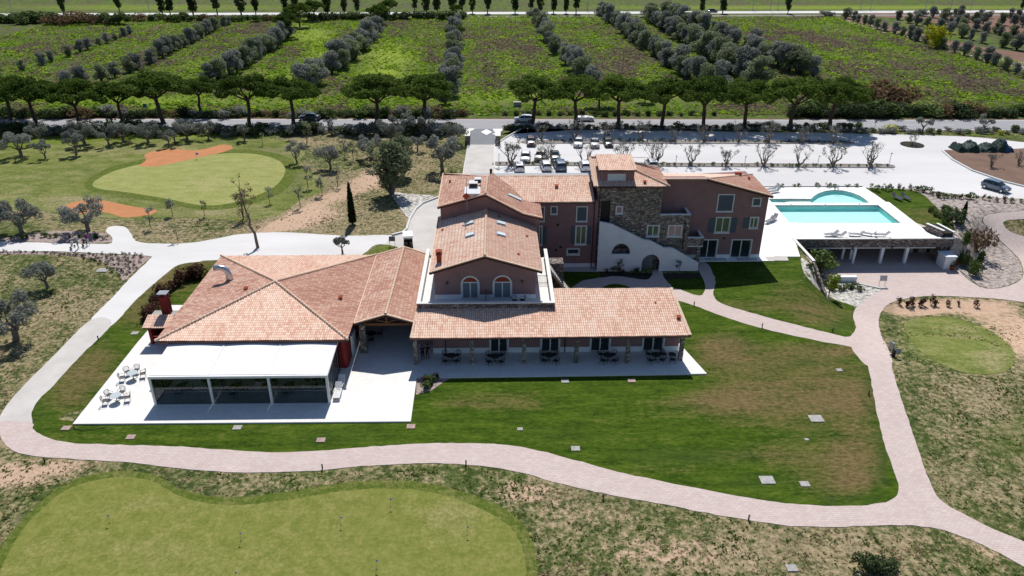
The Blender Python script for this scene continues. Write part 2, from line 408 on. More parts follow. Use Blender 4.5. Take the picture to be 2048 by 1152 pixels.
def grass(name, greens, dry, bare=None, scale=.28, stretch=(1, 1, 1), k=1.0, fine=1.0, bias=0.0, mow=0.0, FS=3.0, RW=.12):
    """dry / bare come from painted attributes broken up with noise"""
    t = NT(name)
    fs = tuple(1+(s-1)*.6 for s in stretch)
    big = t.noise(scale, 6, .65, stretch=stretch); med = t.noise(scale*6, 5, .7, stretch=stretch); fin = t.noise(FS, 4, .8, stretch=fs)
    g = t.ramp(t.math('ADD', t.math('MULTIPLY', med, .5), t.math('MULTIPLY', fin, .5)), [(.5-RW, greens[0]+(1,)), (.5, greens[1]+(1,)), (.5+RW, greens[2]+(1,))])
    dd = t.ramp(fin, [(.36, tuple(x*.60 for x in dry)+(1,)), (.64, tuple(x*1.3 for x in dry)+(1,))])
    m = t.math('ADD', t.math('MULTIPLY', t.math('SUBTRACT', big, .5), 2.6), t.math('MULTIPLY', t.math('SUBTRACT', med, .5), 2.4))
    m = t.math('ADD', t.math('MULTIPLY', m, k), t.math('MULTIPLY', t.math('SUBTRACT', fin, .5), 2.6*fine))
    f = t.math('ADD', t.math('ADD', m, t.attr('dry')), bias, clamp=True)
    c = t.mix(f, g, dd)
    if bare:
        bb = t.ramp(fin, [(.3, tuple(x*.8 for x in bare)+(1,)), (.7, tuple(min(1, x*1.2) for x in bare)+(1,))])
        q = t.noise(scale*11, 5, .8, out=0)
        f2 = t.math('ADD', t.math('MULTIPLY', t.math('SUBTRACT', q, .5), 3.2), t.math('SUBTRACT', t.math('MULTIPLY', t.attr('bare'), 2.0), .95))
        f2 = t.math('MULTIPLY', f2, 2.2, clamp=True); c = t.mix(f2, c, bb)
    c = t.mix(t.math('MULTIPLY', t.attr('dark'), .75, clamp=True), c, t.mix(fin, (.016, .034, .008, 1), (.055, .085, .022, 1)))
    c = t.mix(t.math('MULTIPLY', t.attr('lite'), 1.0, clamp=True), c, t.mix(med, (.17, .26, .02, 1), (.30, .36, .045, 1)))
    t.bump(t.noise(5, 4, .7), .10, .45*fine); return t.fin(c, .95, .08)
M['rough'] = grass('rough_grass', [(.028, .046, .012), (.072, .098, .026), (.145, .165, .055)], (.300, .240, .145), (.50, .35, .25), .12, k=1.15, fine=1.5, FS=2.0)
M['lawn'] = grass('mown_lawn', [(.018, .040, .003), (.046, .084, .006), (.088, .130, .012)], (.150, .112, .048), None, .10, (.4, 1.5, 1), .75, .6, FS=2.6)
M['golfgrass'] = grass('fairway_grass', [(.078, .108, .022), (.145, .170, .042), (.215, .222, .074)], (.30, .255, .145), (.48, .34, .24), .08, (.6, 1, 1), .8, .6)
M['green'] = grass('putting_green', [(.125, .148, .032), (.175, .190, .044), (.225, .225, .064)], (.285, .255, .115), None, .16, (1, 1, 1), .45, .30)
M['fargreen'] = grass('far_putting_green', [(.21, .235, .065), (.27, .285, .095), (.33, .33, .13)], (.36, .33, .16), None, .10, (.5, 1, 1), .6, .3)
M['fringe'] = grass('green_fringe', [(.055, .085, .012), (.090, .125, .020), (.14, .165, .035)], (.20, .175, .07), None, .2, k=.7, fine=.9)
M['field'] = grass('meadow', [(.040, .078, .010), (.080, .142, .014), (.140, .215, .022)], (.100, .082, .058), None, .06, (1.3, .5, 1), 1.5, 3.2, FS=.5, RW=.06)
# ---------------------------------------------------------------- draped sheets
def lines(a, b, fa, fb, coarse, fine):
    L = [a]; 
    while L[-1] < b-1e-6:
        s = fine if fa <= L[-1] < fb else coarse
        nx = L[-1]+s
        if L[-1] < fa < nx: nx = fa
        L.append(min(nx, b))
    return L
XS = lines(-130, 140, 32, 84, 1.6, .8); YS = lines(20, 157, 60, 122, 1.6, .8)
def cr(pts, n=5, closed=True):
    out = []; k = len(pts)
    for i in range(k):
        p0, p1, p2, p3 = pts[(i-1) % k], pts[i], pts[(i+1) % k], pts[(i+2) % k]
        for j in range(n):
            t = j/n
            out.append(tuple(.5*(2*p1[a]+(p2[a]-p0[a])*t+(2*p0[a]-5*p1[a]+4*p2[a]-p3[a])*t*t+(3*p1[a]-p0[a]-3*p2[a]+p3[a])*t**3) for a in (0, 1)))
    return out
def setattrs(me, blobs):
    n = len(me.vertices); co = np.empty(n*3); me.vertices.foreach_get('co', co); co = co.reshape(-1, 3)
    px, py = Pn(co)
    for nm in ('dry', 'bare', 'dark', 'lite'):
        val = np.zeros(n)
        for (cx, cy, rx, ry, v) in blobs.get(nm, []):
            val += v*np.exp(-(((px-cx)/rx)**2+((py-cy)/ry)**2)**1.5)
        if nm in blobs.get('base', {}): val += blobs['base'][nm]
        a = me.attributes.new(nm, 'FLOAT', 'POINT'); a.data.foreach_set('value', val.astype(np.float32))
def sheet(name, pts, mat, off, blobs=None, smooth_n=0, world=False, grid=True, parent=None, curb=None, flat=None, kind='structure'):
    if smooth_n: pts = cr(pts, smooth_n)
    off *= .5
    wp = [Vector((p[0], p[1], 0)) for p in pts] if world else [G(*p) for p in pts]
    if smooth_n and name not in ('car_park', 'orchard_soil', 'orchard_grass', 'dry_track', 'far_putting_green'):
        q = []; jr = random.Random(len(name)); big_ = max((a-b).length for a, b in zip(wp, wp[1:]))
        for a, b in zip(wp, wp[1:]+wp[:1]):
            n_ = max(1, int((b-a).length/.55)); a_ = abs(a.z)+abs(b.z)
            for i in range(n_):
                s = a.lerp(b, i/n_); q.append(Vector((s.x+jr.uniform(-1, 1)*.045, s.y+jr.uniform(-1, 1)*.06, s.z)))
        wp = q
    bm = bmesh.new(); vs = [bm.verts.new((p.x, p.y, 0)) for p in wp]
    f = bm.faces.new(vs); bmesh.ops.triangulate(bm, faces=[f])
    if grid:
        x0, x1 = min(p.x for p in wp), max(p.x for p in wp); y0, y1 = min(p.y for p in wp), max(p.y for p in wp)
        for ax, L, lo, hi in ((0, XS, x0, x1), (1, YS, y0, y1)):
            for c in L:
                if lo < c < hi:
                    no = (1, 0, 0) if ax == 0 else (0, 1, 0)
                    bmesh.ops.bisect_plane(bm, geom=bm.verts[:]+bm.edges[:]+bm.faces[:], plane_co=(c*(1-ax), c*ax, 0), plane_no=no, dist=1e-5)
    for v in bm.verts: v.co.z = (hz(v.co.x, v.co.y) if flat is None else flat)+off
    be = [e for e in bm.edges if e.is_boundary]
    r_ = bmesh.ops.extrude_edge_only(bm, edges=be)
    nv = [g for g in r_['geom'] if isinstance(g, bmesh.types.BMVert)]
    for v in nv: v.co.z -= off+.1
    for f in bm.faces:
        f.normal_update()
        if f.normal.z < -1e-4: f.normal_flip()
        f.smooth = abs(f.normal.z) > .3
    for e in be: e.smooth = False
    me = bpy.data.meshes.new(name); bm.to_mesh(me); bm.free(); me.materials.append(mat)
    setattrs(me, blobs or {})
    o = bpy.data.objects.new(name, me); col.objects.link(o)
    if kind: o['kind'] = kind
    return o
# ================================================================ GROUND
def grid_ground():
    xs = [-420, -300, -200, -160]+XS+[165, 200, 300, 420]; ys = [6, 12]+YS
    vs = [(x, y, hz(x, y)) for y in ys for x in xs]; n = len(xs)
    fs = [(j*n+i, j*n+i+1, (j+1)*n+i+1, (j+1)*n+i) for j in range(len(ys)-1) for i in range(n-1)]
    me = bpy.data.meshes.new('ground'); me.from_pydata(vs, [], fs); me.materials.append(M['rough'])
    me.polygons.foreach_set('use_smooth', [True]*len(fs))
    setattrs(me, dict(
        dry=[(530, 465, 34, 13, .55), (560, 450, 34, 13, .55), (600, 430, 34, 13, .55), (630, 412, 34, 13, .55), (660, 396, 34, 13, .55), (690, 382, 34, 13, .55), (720, 366, 34, 13, .55), (750, 352, 34, 13, .55), (775, 342, 34, 13, .55), (1890, 680, 70, 50, -.55), (1960, 710, 60, 40, -.4), (110, 640, 170, 60, .35), (60, 740, 120, 90, .35), (0, 860, 60, 60, .4), (650, 400, 120, 60, .45), (700, 450, 160, 40, .5), (560, 440, 120, 40, .3),
             (680, 260, 150, 30, .5), (850, 350, 60, 60, .45), (700, 365, 60, 20, .3), (2000, 640, 60, 60, .5), (1950, 780, 130, 90, .25),
             (1640, 1080, 180, 70, .4), (1400, 1100, 120, 50, .25), (300, 470, 150, 20, .5), (60, 430, 80, 20, .35), (90, 930, 120, 30, .2), (20, 620, 60, 40, -.3), (1120, 1050, 60, 60, .15), (500, 1160, 1, 1, 0)],
        bare=[(530, 465, 30, 11, .42), (560, 450, 30, 11, .42), (600, 430, 30, 11, .42), (630, 412, 30, 11, .42), (660, 396, 30, 11, .42), (690, 382, 30, 11, .42), (720, 366, 30, 11, .42), (750, 352, 30, 11, .42), (775, 342, 30, 11, .42), (1890, 680, 80, 50, -.6), (1960, 715, 60, 40, -.5), (700, 395, 70, 18, .1), (640, 430, 60, 16, .45), (590, 450, 50, 14, .45), (720, 375, 60, 12, .25), (170, 425, 60, 14, .35), (1050, 985, 90, 28, .42), (1160, 1030, 110, 30, .30), (1330, 1090, 120, 40, .22), (1250, 1110, 100, 30, .2),
              (60, 945, 110, 22, .45), (0, 960, 60, 30, .35), (150, 930, 60, 12, .3), (1480, 1120, 160, 40, .25), (1830, 620, 60, 12, .8), (1900, 612, 120, 18, .6), (1990, 650, 90, 40, .45), (2045, 690, 40, 40, .5),
              (1930, 1080, 60, 16, .3), (2000, 1110, 60, 16, .35), (1700, 1060, 60, 60, .12), (850, 300, 60, 40, .2), (760, 340, 60, 40, .2)],
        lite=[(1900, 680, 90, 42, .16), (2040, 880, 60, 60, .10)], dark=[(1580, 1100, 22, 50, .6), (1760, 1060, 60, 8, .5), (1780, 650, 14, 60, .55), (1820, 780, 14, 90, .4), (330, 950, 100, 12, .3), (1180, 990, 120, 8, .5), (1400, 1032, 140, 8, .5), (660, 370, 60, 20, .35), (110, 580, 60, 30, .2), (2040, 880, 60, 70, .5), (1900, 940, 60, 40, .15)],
        base=dict(bare=.24, dry=.26)))
    o = bpy.data.objects.new('ground', me); col.objects.link(o); o['kind'] = 'structure'
grid_ground()
def far_ground():
    xs = list(np.arange(-260, 300, 5.0)); xs = [-2500, -800, -400]+xs+[420, 800, 2500]
    ys = [157]+list(np.arange(162, 460, 5.0))+[600, 1200, 4000]
    vs = [(x, y, 0) for y in ys for x in xs]; n = len(xs)
    fs = [(j*n+i, j*n+i+1, (j+1)*n+i+1, (j+1)*n+i) for j in range(len(ys)-1) for i in range(n-1)]
    me = bpy.data.meshes.new('field_ground'); me.from_pydata(vs, [], fs); me.materials.append(M['field'])
    setattrs(me, dict(
        lite=[(780, 110, 60, 30, .8), (760, 150, 50, 14, .9), (1010, 125, 40, 16, .45), (640, 95, 40, 30, .75), (560, 150, 60, 14, .6), (400, 130, 60, 14, .4), (610, 60, 50, 20, .5), (1160, 190, 500, 12, .35), (250, 205, 250, 12, .45), (1700, 95, 260, 60, .12),
              (1000, 38, 300, 4, .25), (1700, 15, 500, 4, .6), (300, 15, 300, 6, .4), (1490, 120, 60, 8, .5), (1250, 140, 40, 30, .15), (1000, 80, 60, 20, .3), (700, 200, 600, 10, .2)],
        dry=[(250, 130, 90, 25, .4), (420, 85, 60, 20, .55), (500, 60, 60, 14, .55), (120, 62, 160, 8, .5), (860, 60, 60, 25, .35), (980, 90, 30, 60, .45), (1060, 130, 30, 40, .4), (960, 170, 50, 20, .45), (1240, 120, 50, 50, .4), (1160, 70, 30, 14, .4), (1250, 60, 90, 8, .5), (1650, 80, 130, 16, .45), (1750, 140, 160, 20, .4), (1900, 170, 120, 16, .35), (1950, 30, 260, 6, .4), (170, 165, 160, 10, .3), (60, 35, 200, 8, .4), (1500, 8, 600, 4, .2), (330, 75, 90, 12, .3)],
        base=dict(dry=.40, lite=.04)))
    o = bpy.data.objects.new('field_ground', me); col.objects.link(o); o['kind'] = 'structure'
far_ground()
S = sheet
# --- beyond the road
S('verge', [(-900, 158.6), (900, 158.6), (900, 154.6), (-900, 154.6)], M['rough'], .012, dict(base=dict(dry=.05)), world=True, grid=False)
def roadstrip(name, c, wd, mat, off): 
    a = [(x, y+wd/2) for x, y in c]; b = [(x, y-wd/2) for x, y in c][::-1]
    return S(name, a+b, mat, off, world=True, grid=False)
rdL, rdR = G(0, 248), G(2048, 250)
yy = lambda x: rdL.y+(rdR.y-rdL.y)*(x-rdL.x)/(rdR.x-rdL.x)
RC = [(x, yy(x)) for x in (-900, -110, 0, 120, 900)]
roadstrip('road_shoulder', RC, 10.4, M['redsoil'], .02)
roadstrip('road', RC, 8.8, M['asphalt'], .03)
for i, dy in enumerate((-4.0, 4.0)):
    roadstrip('road_line', [(x, y+dy) for x, y in RC], .16, M['roadpaint'], .036)
b = MB()
for k in range(-30, 32):
    x = k*7.5; b.add([(x, yy(x)-.07, .038), (x+3, yy(x+3)-.07, .038), (x+3, yy(x+3)+.07, .038), (x, yy(x)+.07, .038)], [(0, 1, 2, 3)])
tag(b.build('road_centre_dashes', M['roadpaint']), kind='structure')
f0, f1 = G(0, 31), G(2048, 24.5)
FY = lambda x: f0.y+(f1.y-f0.y)*(x-f0.x)/(f1.x-f0.x)
FC = [(x, FY(x)) for x in (-1500, -300, 0, 300, 1500)]
roadstrip('far_road', [(x, y+3) for x, y in FC], 8, M['carpark'], .03)
roadstrip('railway_bed', [(x, y-9) for x, y in FC], 4.5, M['islandbed'], .04)
S('orchard_soil', [(1685, 40), (1720, 32), (1800, 24), (2300, 24), (2500, 70), (2330, 175), (2100, 165), (1980, 120), (1850, 85), (1760, 60)], M['redsoil'], .02, grid=False, smooth_n=4)
S('orchard_grass', [(1745, 42), (1790, 36), (2050, 70), (2400, 110), (2400, 140), (2050, 106), (1900, 80)], M['field'], .03, dict(base=dict(dry=.35, lite=.0)), grid=False, smooth_n=4)
S('crop_rows', [(1770, 47), (1800, 40), (1960, 72), (1950, 80), (1870, 66)], M['fringe'], .04, dict(base=dict(dry=.2)), grid=False)
S('dry_track', [(1690, 43), (1700, 41), (1870, 82), (2070, 130), (2400, 190), (2400, 200), (2060, 144), (1860, 92)], M['mulch'], .035, grid=False, smooth_n=4)
S('dug_soil', [(285, 62), (300, 55), (318, 49), (345, 45), (330, 52), (300, 62)], M['soil'], .03, grid=False)
# --- golf course on the left
S('fairway', [(-260, 330), (-100, 308), (0, 300), (80, 290), (160, 283), (260, 280), (400, 273), (470, 272), (560, 280), (610, 300), (600, 330), (650, 360), (640, 385), (600, 400), (560, 430), (500, 440), (400, 437), (330, 435), (250, 438), (160, 430), (60, 420), (-100, 420), (-260, 420)], M['golfgrass'], .02,
  dict(dry=[(60, 400, 100, 20, .5), (170, 400, 70, 14, .5), (500, 425, 90, 12, .3), (230, 300, 160, 12, .2), (400, 430, 70, 9, .4), (600, 300, 60, 18, .4), (1, 1, 1, 1, 0)], bare=[(90, 412, 60, 12, .3), (150, 395, 60, 6, .35), (325, 398, 40, 5, .3)], dark=[(280, 392, 60, 7, .6), (440, 280, 60, 6, .5), (340, 345, 90, 6, .4), (180, 350, 14, 20, .3), (590, 360, 20, 30, .45), (350, 410, 50, 8, .5), (540, 300, 60, 12, .4), (240, 375, 60, 8, .45)], lite=[(420, 275, 60, 3, .2)], base=dict(dry=.0)), 3)  # dark blobs paint the shading of mounds; the ground here is flat
S('roadside_grass', [(-260, 285), (0, 270), (90, 272), (200, 268), (400, 262), (560, 268), (520, 276), (460, 272), (400, 273), (260, 281), (160, 284), (80, 291), (0, 301), (-260, 330)], M['fringe'], .024, dict(base=dict(dry=-.2), lite=[(100, 285, 200, 12, .25), (330, 272, 200, 6, .5)]), 2)
S('green_surround', [(170, 366), (225, 333), (330, 312), (430, 301), (515, 301), (578, 316), (594, 345), (565, 384), (490, 412), (405, 420), (315, 404), (235, 391), (185, 383)], M['fringe'], .03, dict(base=dict(dry=.0)), 4)
S('far_putting_green', [(186, 366), (232, 341), (330, 319), (430, 308), (508, 308), (558, 322), (570, 345), (545, 376), (480, 402), (410, 411), (330, 397), (250, 384), (200, 378)], M['fargreen'], .036, dict(dry=[(420, 365, 60, 16, .4), (500, 330, 60, 14, .3)], base=dict(dry=-.05)), 5)
S('far_bunker_sand', [(278, 331), (292, 320), (290, 309), (318, 300), (350, 298), (385, 301), (410, 298), (440, 290), (461, 291), (462, 299), (430, 308), (380, 319), (320, 332), (290, 333)], M['sand'], .042, None, 4)
S('near_bunker_sand', [(128, 414), (158, 402), (205, 401), (250, 410), (290, 417), (314, 421), (298, 430), (252, 435), (230, 430), (200, 424), (150, 428)], M['sand'], .042, None, 4)
# --- lawns
S('main_lawn', [(815, 745), (1000, 740), (1340, 730), (1320, 690), (1285, 612), (1335, 600), (1365, 598), (1400, 610), (1445, 627), (1500, 645), (1560, 660), (1630, 675), (1690, 687), (1720, 700), (1740, 728), (1750, 780), (1762, 840), (1777, 900), (1792, 940), (1801, 975), (1794, 998), (1760, 1011), (1700, 1016), (1600, 1014), (1540, 1007), (1450, 992), (1350, 972), (1270, 956), (1200, 939), (1130, 919), (1060, 902), (1000, 894), (940, 891), (830, 892), (815, 850)], M['lawn'], .05,
  dict(dry=[(1000, 805, 120, 24, 0.88), (890, 800, 60, 26, 0.47), (1440, 690, 60, 34, 1.01), (1500, 740, 130, 50, 0.97), (1420, 800, 100, 22, 0.81), (1560, 815, 180, 45, 0.94), (1690, 760, 80, 60, 0.94), (1720, 900, 60, 90, 1.01), (1620, 910, 120, 40, 0.81), (1480, 905, 120, 20, 0.61), (1350, 945, 120, 14, 0.61), (1660, 970, 100, 30, 0.74), (1620, 700, 90, 20, 0.68), (1200, 850, 100, 20, 0.14), (1300, 810, 60, 20, 0.47), (1700, 700, 30, 14, 0.41)],
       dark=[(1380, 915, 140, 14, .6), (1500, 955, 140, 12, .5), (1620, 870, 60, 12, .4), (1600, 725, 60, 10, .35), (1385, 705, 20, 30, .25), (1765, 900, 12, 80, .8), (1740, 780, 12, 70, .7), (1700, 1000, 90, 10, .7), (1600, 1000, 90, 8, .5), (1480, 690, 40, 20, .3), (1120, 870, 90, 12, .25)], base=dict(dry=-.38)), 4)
S('side_lawn', [(860, 845), (840, 893), (700, 901), (620, 907), (540, 909), (450, 904), (350, 897), (240, 894), (130, 889), (82, 873), (58, 850), (61, 823), (76, 798), (106, 768), (156, 713), (221, 648), (266, 598), (316, 553), (352, 527), (385, 519), (445, 516), (460, 560), (420, 640), (330, 690), (200, 800), (160, 845)], M['lawn'], .045,
  dict(dry=[(280, 620, 60, 40, .8), (330, 560, 60, 30, .9), (170, 750, 60, 50, .85), (130, 800, 50, 30, .8), (210, 690, 30, 30, .5), (400, 530, 60, 12, .6), (500, 858, 120, 6, .35)], dark=[(680, 875, 120, 10, .3), (300, 650, 14, 50, .3), (75, 820, 14, 40, .5)], base=dict(dry=-.22)), 4)
S('centre_lawn', [(1420, 520), (1540, 521), (1600, 512), (1607, 545), (1630, 575), (1664, 598), (1702, 611), (1712, 625), (1709, 650), (1712, 668), (1680, 677), (1600, 666), (1520, 644), (1450, 624), (1424, 608), (1420, 580), (1426, 562), (1420, 545)], M['lawn'], .055,
  dict(dry=[(1590, 600, 60, 26, .6), (1650, 630, 60, 22, .75), (1560, 570, 40, 16, .4), (1500, 610, 50, 14, .4)], dark=[(1672, 655, 30, 8, .6), (1700, 640, 8, 20, .5)], base=dict(dry=-.18)), 4)
S('courtyard_lawn', [(1100, 538), (1310, 548), (1400, 545), (1412, 560), (1408, 590), (1395, 598), (1350, 592), (1330, 600), (1090, 600)], M['lawn'], .04, dict(base=dict(dry=-.25)))
S('planting_bed', [(1200, 543), (1305, 547), (1305, 560), (1200, 558)], M['darkbed'], .056)
S('planting_bed', [(1320, 547), (1398, 546), (1402, 556), (1325, 560)], M['darkbed'], .056)
S('corner_bed', [(834, 750), (905, 755), (888, 764), (862, 782), (832, 790)], M['mulch'], .07)
# --- paths
S('gravel_path', [(-60, 484), (60, 485), (130, 487), (190, 488), (222, 487), (224, 475), (212, 462), (222, 453), (250, 454), (262, 468), (272, 482), (300, 487), (370, 487), (430, 478), (480, 469), (560, 465), (640, 469), (700, 472), (790, 471), (790, 488), (752, 490), (735, 503), (728, 514), (440, 520), (400, 524), (358, 530), (322, 556), (270, 602), (222, 652), (180, 645), (225, 595), (262, 555), (298, 520), (296, 512), (200, 507), (100, 503), (-60, 502)], M['gravel'], .07, smooth_n=4)
S('concrete_path', [(224, 648), (158, 715), (108, 770), (78, 800), (64, 825), (61, 850), (-1, 850), (8, 820), (40, 780), (110, 710), (182, 640)], M['concretepath'], .072, smooth_n=4)
S('brick_path', [(62, 845), (66, 858), (85, 871), (130, 885), (240, 890), (350, 893), (450, 900), (540, 905), (620, 903), (700, 897), (830, 888), (940, 887), (1000, 890), (1060, 898), (1130, 915), (1200, 935), (1270, 952), (1350, 968), (1450, 988), (1540, 1003), (1600, 1010), (1700, 1012), (1760, 1007), (1790, 995), (1797, 975), (1787, 940), (1772, 900), (1757, 840), (1745, 780), (1735, 730), (1722, 706), (1700, 691), (1775, 700), (1785, 740), (1800, 790), (1820, 850), (1840, 910), (1858, 960), (1880, 1000), (1930, 1030), (1990, 1060), (2120, 1120), (2120, 1170), (2000, 1108), (1940, 1080), (1890, 1062), (1830, 1052), (1760, 1052), (1650, 1054), (1560, 1050), (1460, 1035), (1340, 1012), (1220, 990), (1110, 965), (1040, 945), (960, 932), (860, 927), (740, 932), (600, 944), (480, 945), (380, 940), (250, 925), (140, 918), (60, 912), (25, 900), (5, 880), (-2, 845)], M['brick'], .075, smooth_n=4)
S('lower_drive', [(1700, 690), (1712, 655), (1706, 635), (1712, 615), (1740, 592), (1762, 578), (1712, 566), (1668, 562), (1651, 556), (1625, 530), (1606, 500), (1600, 478), (1920, 478), (1916, 537), (1960, 574), (2004, 576), (2038, 562), (2047, 546), (2038, 518), (2007, 487), (1979, 459), (1966, 441), (1985, 428), (2100, 420), (2100, 436), (2030, 439), (2009, 443), (2008, 450), (2023, 465), (2100, 500), (2100, 600), (1985, 597), (1870, 592), (1800, 600), (1770, 615), (1757, 640), (1762, 670), (1779, 712), (1740, 735)], M['brick'], .077, smooth_n=4)
S('garden_path', [(1345, 576), (1399, 592), (1410, 575), (1405, 555), (1392, 528), (1413, 526), (1426, 548), (1431, 565), (1427, 590), (1445, 608), (1520, 631), (1600, 652), (1690, 674), (1706, 672), (1725, 705), (1700, 694), (1630, 681), (1560, 666), (1500, 651), (1445, 633), (1400, 616), (1365, 604), (1335, 594)], M['brick'], .078, smooth_n=4)
S('courtyard_path', [(1145, 575), (1165, 562), (1200, 556), (1240, 553), (1290, 560), (1304, 550), (1306, 540), (1322, 540), (1328, 556), (1345, 574), (1360, 590), (1330, 596), (1280, 586), (1250, 571), (1215, 570), (1180, 588), (1120, 600), (1110, 590)], M['brick'], .074, smooth_n=4)
S('wall_paving', [(1100, 531), (1196, 533), (1196, 544), (1100, 543)], M['concretepath'], .08)
S('concrete_drive', [(784, 472), (805, 467), (814, 460), (820, 440), (832, 420), (846, 408), (878, 396), (900, 400), (890, 450), (878, 500), (860, 512), (728, 514), (740, 500), (770, 488)], M['concretepath'], .084)
S('grass_island', [(720, 516), (735, 503), (755, 492), (775, 490), (793, 494), (800, 498), (790, 505), (760, 514)], M['fringe'], .1, dict(base=dict(dry=.2)), 3)
S('rock_bed', [(783, 385), (815, 388), (868, 392), (848, 402), (832, 416), (818, 436), (800, 415)], M['rockbed'], .06, smooth_n=4)
S('path_bed', [(-60, 480), (0, 477), (60, 468), (120, 462), (170, 464), (205, 466), (218, 474), (222, 485), (130, 485.5), (60, 483.5), (-60, 483)], M['mulch'], .04, smooth_n=4)
S('path_bed', [(-60, 503.5), (100, 504.5), (200, 508.5), (296, 513), (290, 524), (262, 549), (246, 561), (238, 548), (215, 530), (185, 518), (120, 510), (0, 509), (-60, 508)], M['mulch'], .04, smooth_n=4)
# --- putting green in the foreground
S('green_collar', [(-30, 1160), (0, 1095), (50, 1035), (110, 980), (180, 950), (255, 942), (312, 952), (362, 978), (422, 993), (500, 993), (600, 980), (700, 964), (800, 961), (890, 973), (960, 996), (1010, 1018), (1042, 1045), (1062, 1078), (1072, 1115), (1074, 1155), (1070, 1190), (1050, 1230), (990, 1250), (500, 1255), (20, 1250), (-60, 1230), (-60, 1200)], M['fringe'], .03, dict(base=dict(dry=.1)), 4)
S('putting_green', [(-6, 1160), (22, 1097), (70, 1032), (130, 982), (192, 961), (255, 954), (310, 965), (358, 992), (420, 1008), (500, 1009), (600, 996), (700, 981), (800, 978), (880, 988), (945, 1010), (992, 1033), (1024, 1058), (1042, 1088), (1050, 1120), (1052, 1155), (1048, 1190), (1030, 1220), (980, 1235), (500, 1240), (50, 1235), (-20, 1215), (-30, 1190)], M['green'], .04,
  dict(dry=[(300, 1010, 120, 20, .3), (910, 1030, 60, 20, .45), (760, 1010, 200, 14, .25), (330, 1100, 200, 40, .15)], base=dict(dry=-.02)), 5)
S('practice_green', [(1808, 650), (1840, 636), (1905, 636), (1968, 656), (2018, 690), (2030, 722), (2003, 745), (1945, 748), (1882, 728), (1832, 694)], M['golfgrass'], .03, dict(dry=[(1920, 665, 60, 14, .35), (1990, 715, 40, 30, .6), (1860, 690, 30, 12, .2)], dark=[(1830, 655, 20, 20, .2)], base=dict(dry=-.12)), 4)
S('entrance_drive', [(926, 350), (936.6, 289.6), (988.4, 289.6), (990, 350)], M['concretepath'], .05)
S('entrance_asphalt', [(937, 290.5), (943, 258), (1004, 258), (996, 272), (989, 290.5)], M['asphaltdark'], .045)
for pts in ([(962, 264), (973, 258.5), (984, 264), (973, 270)], [(924, 257.5), (950, 257), (944, 261), (935, 262)], [(985, 258), (1010, 257.4), (1002, 263), (990, 265)], [(984, 268), (1000, 264), (993, 270)]):
    S('road_marking', pts, M['roadpaint'], .052, grid=False)
S('car_park', [(989, 350), (988.5, 292), (1010, 277), (1042, 259.5), (1150, 260), (1450, 263.5), (1700, 267), (1900, 272), (1965, 276), (2060, 286), (2200, 300), (2200, 402), (2060, 400), (1980, 394), (1900, 387), (1830, 378), (1742, 377.5), (1600, 379), (1460, 385), (1200, 380), (1000, 365)], M['carpark'], .045, smooth_n=4)
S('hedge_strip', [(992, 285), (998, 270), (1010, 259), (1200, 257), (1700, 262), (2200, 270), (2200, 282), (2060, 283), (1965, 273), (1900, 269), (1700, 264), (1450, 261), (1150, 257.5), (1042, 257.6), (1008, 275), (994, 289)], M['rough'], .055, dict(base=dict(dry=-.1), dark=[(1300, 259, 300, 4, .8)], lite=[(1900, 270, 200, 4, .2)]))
S('soil_mound', [(1887, 303), (1898, 300), (1935, 302), (1990, 300), (2060, 296), (2200, 290), (2200, 392), (2060, 376), (2010, 364), (1945, 342), (1905, 320)], M['soil'], .07, None, 2)
S('planted_bank', [(1742, 376.8), (1830, 378.5), (1900, 387.5), (1980, 394.5), (2100, 402), (2100, 418), (1985, 427), (1964, 441), (1978, 460), (2006, 488), (2036, 518), (2045, 546), (2036, 562), (2004, 574.5), (1962, 573), (1914, 536), (1910, 480), (1905, 445), (1868, 410), (1848, 392), (1800, 379)], M['bank'], .05, dict(), smooth_n=4)
S('pool_lawn', [(1728, 375.6), (1742, 376.5), (1800, 378), (1832, 382), (1850, 392), (1868, 412), (1895, 438), (1903, 448), (1880, 470), (1845, 458), (1778, 406)], M['lawn'], .06, dict(base=dict(dry=-.1), dry=[(1850, 430, 30, 20, .4)]))
S('slope_bed', [(1602, 516), (1625, 533), (1652, 560), (1700, 562), (1712, 567), (1762, 578), (1740, 592), (1713, 612), (1702, 610), (1664, 597), (1632, 574), (1608, 545)], M['rockbed'], .06, smooth_n=4)
# --- islands in the car park
def island(name, x0, x1, y0, y1):
    a, bq = G(x0, y0), G(x1, y1); L = MB(); hw = 1.0
    pts = [(a.x, a.y-hw), (bq.x, bq.y-hw), (bq.x+.7, bq.y-.5), (bq.x+.9, bq.y), (bq.x+.7, bq.y+.5), (bq.x, bq.y+hw), (a.x, a.y+hw), (a.x-.7, a.y+.5), (a.x-.9, a.y), (a.x-.7, a.y-.5)]
    ins = [(a.x, a.y-hw+.15), (bq.x, bq.y-hw+.15), (bq.x+.6, bq.y-.4), (bq.x+.75, bq.y), (bq.x+.6, bq.y+.4), (bq.x, bq.y+hw-.15), (a.x, a.y+hw-.15), (a.x-.6, a.y+.4), (a.x-.75, a.y), (a.x-.6, a.y-.4)]
    L.prism(pts, [ins], XY, .03, .17); L.prism(ins, [], XY, .031, .12, 1)
    tag(L.build(name, [M['concrete'], M['islandbed']]), kind='structure')
island('parking_island', 1050, 1700, 284.5, 285.5); island('parking_island', 994, 1780, 328, 333)
# round tree bed
p = G(1824, 290); b = MB(); b.cyl(p.x, p.y, .03, .14, 2.2, 2.2, 20); tag(b.build('tree_bed', M['darkbed']), kind='structure')
